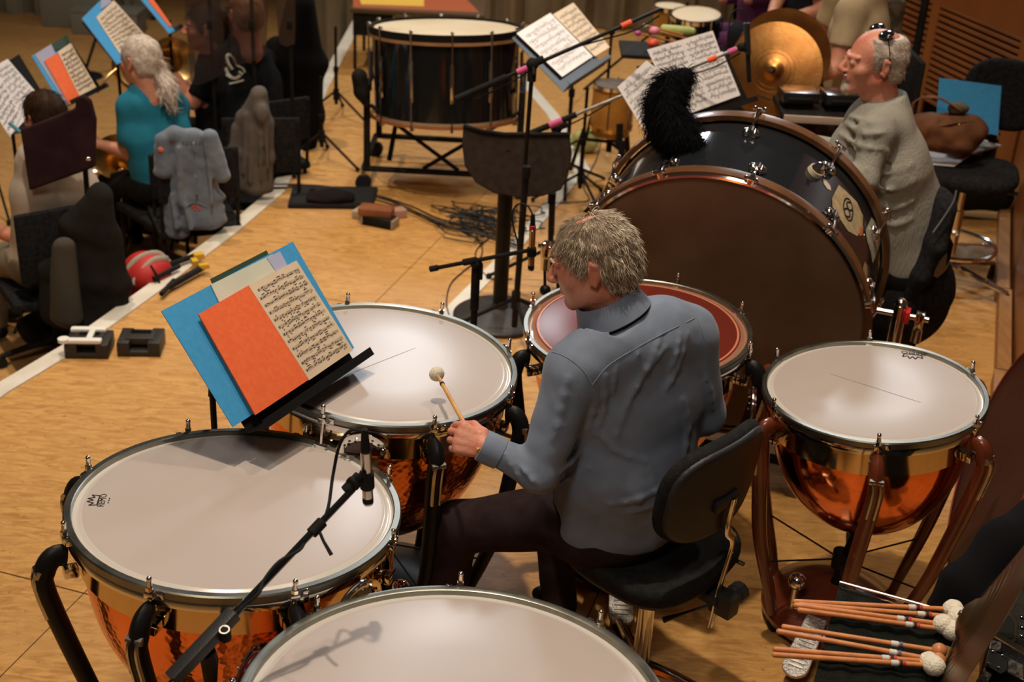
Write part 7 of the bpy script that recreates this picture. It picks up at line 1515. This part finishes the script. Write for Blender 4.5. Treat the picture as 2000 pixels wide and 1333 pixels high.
    # tall black coat on a stand by the edge, dark covered stands
    for lab,px,dy in (('long black coat hanging on a stand behind the tripod stands',((588,10),(585,120),(575,220),(572,300)),.0),('black coat hanging on a stand just left of the long coat',((548,100),(545,180),(548,260),(552,330)),.10)):
        Yl = at(575,330,LOW+.3).y+dy; q = [aty(x,y,Yl) for x,y in px]; F = Field(.05)
        for a,b,w0,w1 in ((q[0],q[1],.09,.17),(q[1],q[2],.17,.17),(q[2],q[3],.17,.13)): F.limb(a,b,(1,0,0),w0,.09,w1,.10)
        F.disp = lambda P: .012*wr(P,20,1,(1.5,1,.3)); o = thing('long_coat', lab, 'coat', tuple(q[3])); skin('body', F, .014, mat('deep_black_cloth',(.006,.006,.006),rough=1), o); st = thing('coat_stand','black coat stand '+('under the long black coat','under the black coat at the left')[dy>0],'stand',(q[3].x,q[3].y+.02,LOW)); MB().cyl((q[3].x,q[3].y+.02,LOW+.02),q[0]+z*.06,.014,n=8).build('pole', BLACKM, st, world=True); MB().lathe([(.001,.02),(.2,.012),(.21,0),(.001,0)],24,c=(q[3].x,q[3].y+.02,LOW)).build('base', BLACKM, st, world=True)
    # ---- music stands of the horn section
    def stand(label, BL, BR, TL, TR, h0, pole, folders, lip=.04):
        A,B,Cc,D = solve_rect(BL,BR,TL,TR,h0); n = (B-A).cross(D-A).normalized()
        g = lambda p,off: (lambda d: CAM+d*((A+n*off-CAM).dot(n)/d.dot(n)))(ray(*p)); m_ = (A+B+Cc+D)/4
        desk_stand(label, A, B, B+(Cc-B).normalized()*(D-A).length*.95, A+(D-A)*.95, lip=lip, foot=LOW, bx=(m_.x+pole[0],m_.y+pole[1]))
        for k,(nm,lab,px,mm,rows) in enumerate(folders):
            q = [g(p,.004+.004*k) for p in px]; o = thing(nm, lab, 'folder' if nm == 'music_folder' else 'sheet music', tuple(sum(q,V())/4)); MB().sheet(*q,.003).build('sheet', mm, o, False, world=True)
            if rows: mb = MB(); notation(mb,*q,rows,40+k,heavy=1.8); mb.build('printed_notation', INK, o, world=True, smooth=False)
            else: MB().sheet(*[p-n*.0035 for p in q],.001).build('backing', PAPER, o, False, world=True)
    stand('black music stand with white sheets at the left edge', (25,262),(100,205),(-45,150),(38,110),.62,(-.06,.05),[('sheet_music','white music sheets open on the stand at the left edge',[(24,262),(84,196),(15,115),(-30,140)],PAPER,9),('sheet_music','left page of white music cut by the left edge',[(20,268),(42,225),(2,150),(-30,190)],PAPER,6)])
    stand('black music stand with blue, lilac, orange and cream leaves', (128,207),(200,172),(62,108),(130,68),.60,(-.05,.06),[('music_folder','blue folder edge on the stand in front of the padded screen',[(122,208),(185,178),(140,85),(62,108)],BLUEC,0),('sheet_music','lilac page between the blue folder and the orange page',[(133,207),(150,200),(100,86),(68,106)],mat('lilac_grey',(.35,.36,.48),rough=.8),0),('music_folder','dark green cover top on the stand in front of the padded screen',[(108,98),(140,92),(131,67),(102,86)],GREENC,0),('sheet_music','orange page on the stand in front of the padded screen',[(137,206),(156,188),(112,103),(87,118)],ORANGEC,0),('sheet_music','cream music page on the stand in front of the padded screen',[(156,188),(188,170),(138,84),(113,101)],CREAM,9)])
    stand('black music stand in front of the ponytailed person', (230,128),(285,95),(158,38),(215,-4),.72,(-.02,.08),[('music_folder','blue folder on the stand in front of the ponytailed person',[(229,126),(262,108),(205,-8),(160,36)],BLUEC,0),('sheet_music','cream music sheet on the stand in front of the ponytailed person',[(234,104),(292,78),(222,0),(188,34)],CREAM,9),('sheet_music','lilac leaf at the top of the ponytailed person\'s stand',[(198,18),(218,4),(212,-8),(198,0)],mat('lilac_grey',(.35,.36,.48)),0)])
    stand('black music stand at the top left seen nearly edge-on', (333,66),(346,58),(272,-8),(300,-14),.80,(.02,.10),[('music_folder','blue folder on the nearly edge-on stand at the top',[(331,66),(342,60),(290,-12),(272,-6)],BLUEC,0),('sheet_music','orange and cream sheets on the nearly edge-on stand',[(331,52),(336,50),(295,-8),(284,-6)],ORANGEC,0)])
    # teal clothes peg on the left stand
    q = aty(18,240,at(25,262,.62).y-.06); m = MB().tube([q,q+V((.05,-.01,-.04))],(.012,.008),8,flat=(0,1,0)); o = m.build('clip', mat('teal_plastic',(.01,.13,.16),rough=.4), None); tag(o,'teal clip holding the white sheets at the left edge','clip')
    # tall dark pole crossing the ponytailed person's stand
    p = at(165,150,LOW); e = aty(214,-10,p.y+.0); s = thing('boom_stand','slanting dark boom left of the ponytailed person','stand',(p.x,p.y,LOW)); MB().cyl(p+z*.02,e,.012,n=8).build('pole', BLACKM, s, world=True); MB().lathe([(.001,.02),(.14,.012),(.15,0),(.001,0)],24,c=p).build('base', BLACKM, s, world=True)
    # thin stand at far left edge
    p = at(20,440,LOW); q = at(-12,330,LOW+.3); s = thing('thin_stand','thin black rod of a stand standing at the left edge','stand',(p.x,p.y,LOW)); MB().cyl(p+z*.01,q,.008,n=8).build('rod', BLACKM, s, world=True); MB().cyl(p,p+z*.03,.02,n=10).build('foot', RUBBER, s, world=True)
    # ---- things along the stage edge
    for lab,px,topm in (('black stand wedge with white straps on top, at the stage edge',(175,672),WHITEP),('all black stand wedge right of the white strapped one',(276,668),None)):
        c = at(*px,.035); c.z = .045; M = Matrix.Rotation(.10,3,'Z'); t = thing('stand_wedge', lab, 'block', (c.x,c.y,0)); BK = mat('wedge_black',(.022,.019,.017),rough=.5,bump=.2)
        for dx in (-.064,.064): MB().box(c+M@V((dx,0,-.012)),(.052,.150,.066),M,.006).build('side_block', BK, t, world=True)
        MB().box(c+M@V((0,.0,.012)),(.12,.085,.030),M,.005).build('bridge_block', BK, t, world=True); MB().box(c+M@V((0,-.01,-.03)),(.10,.13,.018),M,.004).build('base_plate', BK, t, world=True); MB().box(c+M@V((0,.02,.030)),(.085,.022,.010),M,.002).build('slot', BLACKG, t, world=True)
        if topm:
            for yy in (-.055,.052): MB().box(c+M@V((-.01,yy,.032)),(.15,.034,.020),M,.009).build('strap', topm, t, world=True)
            MB().box(c+M@V((.01,0,.034)),(.026,.10,.016),M,.006).build('strap', topm, t, world=True); MB().cyl(c+M@V((-.09,-.06,.03)),c+M@V((-.09,-.06,.045)),.024,n=14).build('strap_roll', topm, t, world=True)
    c = at(275,545,LOW+.35); F = Field(.03); c0 = at(268,560,.0); cx = V((c0.x-.12,c0.y+.05,LOW+.32)); b = aty(285,535,cx.y+.1)
    RP = mat('red_nylon',(.50,.022,.018),(.40,.015,.012),scale=12,rough=.6); WP = mat('white_nylon',(.52,.48,.42),rough=.6); t = thing('backpack','red and white backpack on the lower floor against the stage edge','bag',(b.x,b.y,LOW)); q = b
    F.ell(q,(.12,.13,.10)); F.limb(q,V((q.x,q.y,LOW+.12)),(1,0,0),.11,.11,.13,.13); F.disp = lambda P: .006*wr(P,24,1); skin('body', F, .010, RP, t, cut=lambda P: LOW+.004-P[:,2])
    for off in (0,.07): 
        pp = [F.near(q+V((-.09+off,-.11,.0))), F.near(q+V((-.02+off,-.06,.09))), F.near(q+V((.05+off,.02,.10))), F.near(q+V((.09,.10,.02+off*.3)))]; MB().tube(smoothp(pp,4),(.020,.006),8,flat=(.3,.3,1)).build('white_panel', WP, t, world=True)
    MB().tube(smoothp([q+V((.05,-.08,.08)),q+V((.09,-.11,.03)),q+V((.10,-.12,-.05))],4),.006,6).build('strap', BLACKM, t, world=True)
    t = thing('folded_stand','folded black stand with yellow fittings lying on the white stage edge','stand',tuple(at(345,525)))
    for a,b,rr in (((290,532),(385,498),.014),((330,560),(400,520),.016),((300,545),(350,520),.012),((315,575),(340,548),.012)): MB().tube([at(*a,.03),at(*b,.035)],rr,8).build('leg', BLACKM, t, world=True)
    YL = mat('yellow_plastic',(.62,.38,.03),rough=.4)
    for p,d in (((388,500),(.05,.04,.03)),((398,520),(.05,.03,.025)),((380,512),(.03,.05,.03))): MB().box(at(*p,.045),d,Matrix.Rotation(.5,3,'Z'),.005).build('yellow_fitting', YL, t, world=True)
    # pale boxes at the far back
    for lab,px,d in (('pale storage box at the far back left',(150,40),(.55,.3,.32)),('white storage box right of the pale one at the far back',(215,55),(.6,.3,.2))):
        p = at(px[0],px[1]+8,LOW); t = thing('storage_box', lab, 'box', tuple(p)); MB().box(p+V((0,0,d[2]/2)),d,None,.01).build('body', mat('dull_white',(.22,.22,.19),rough=.6), t, world=True); MB().box(p+V((0,0,d[2]+.01)),(d[0]*1.03,d[1]*1.03,.02),None,.005).build('lid', mat('dull_white',(0,0,0)), t, world=True)
    # bag under the ponytailed person's chair
    q = at(262,410,LOW+.08); F = Field(.03); F.ell(q,(.13,.10,.085)); F.disp = lambda P: .012*wr(P,28,1); o = skin('canvas_bag', F, .011, mat('olive_canvas',(.22,.19,.13),(.15,.13,.09),scale=12,rough=.9), None, cut=lambda P: LOW+.003-P[:,2]); tag(o,'crumpled pale canvas bag on the floor under the ponytailed person','bag')
    c = at(215,690,LOW+.1)
    for lab,px,m_ in (('dark shape of a bag beneath the left swivel chair',(85,640),BLACKM),): q = at(*px,LOW+.08); F = Field(.03); F.ell(q,(.13,.10,.09)); F.disp = lambda P: .012*wr(P,28,1); o = skin('dark_bag', F, .012, m_, None, cut=lambda P: LOW+.003-P[:,2]); tag(o,lab,'bag')
left_side()
settle()
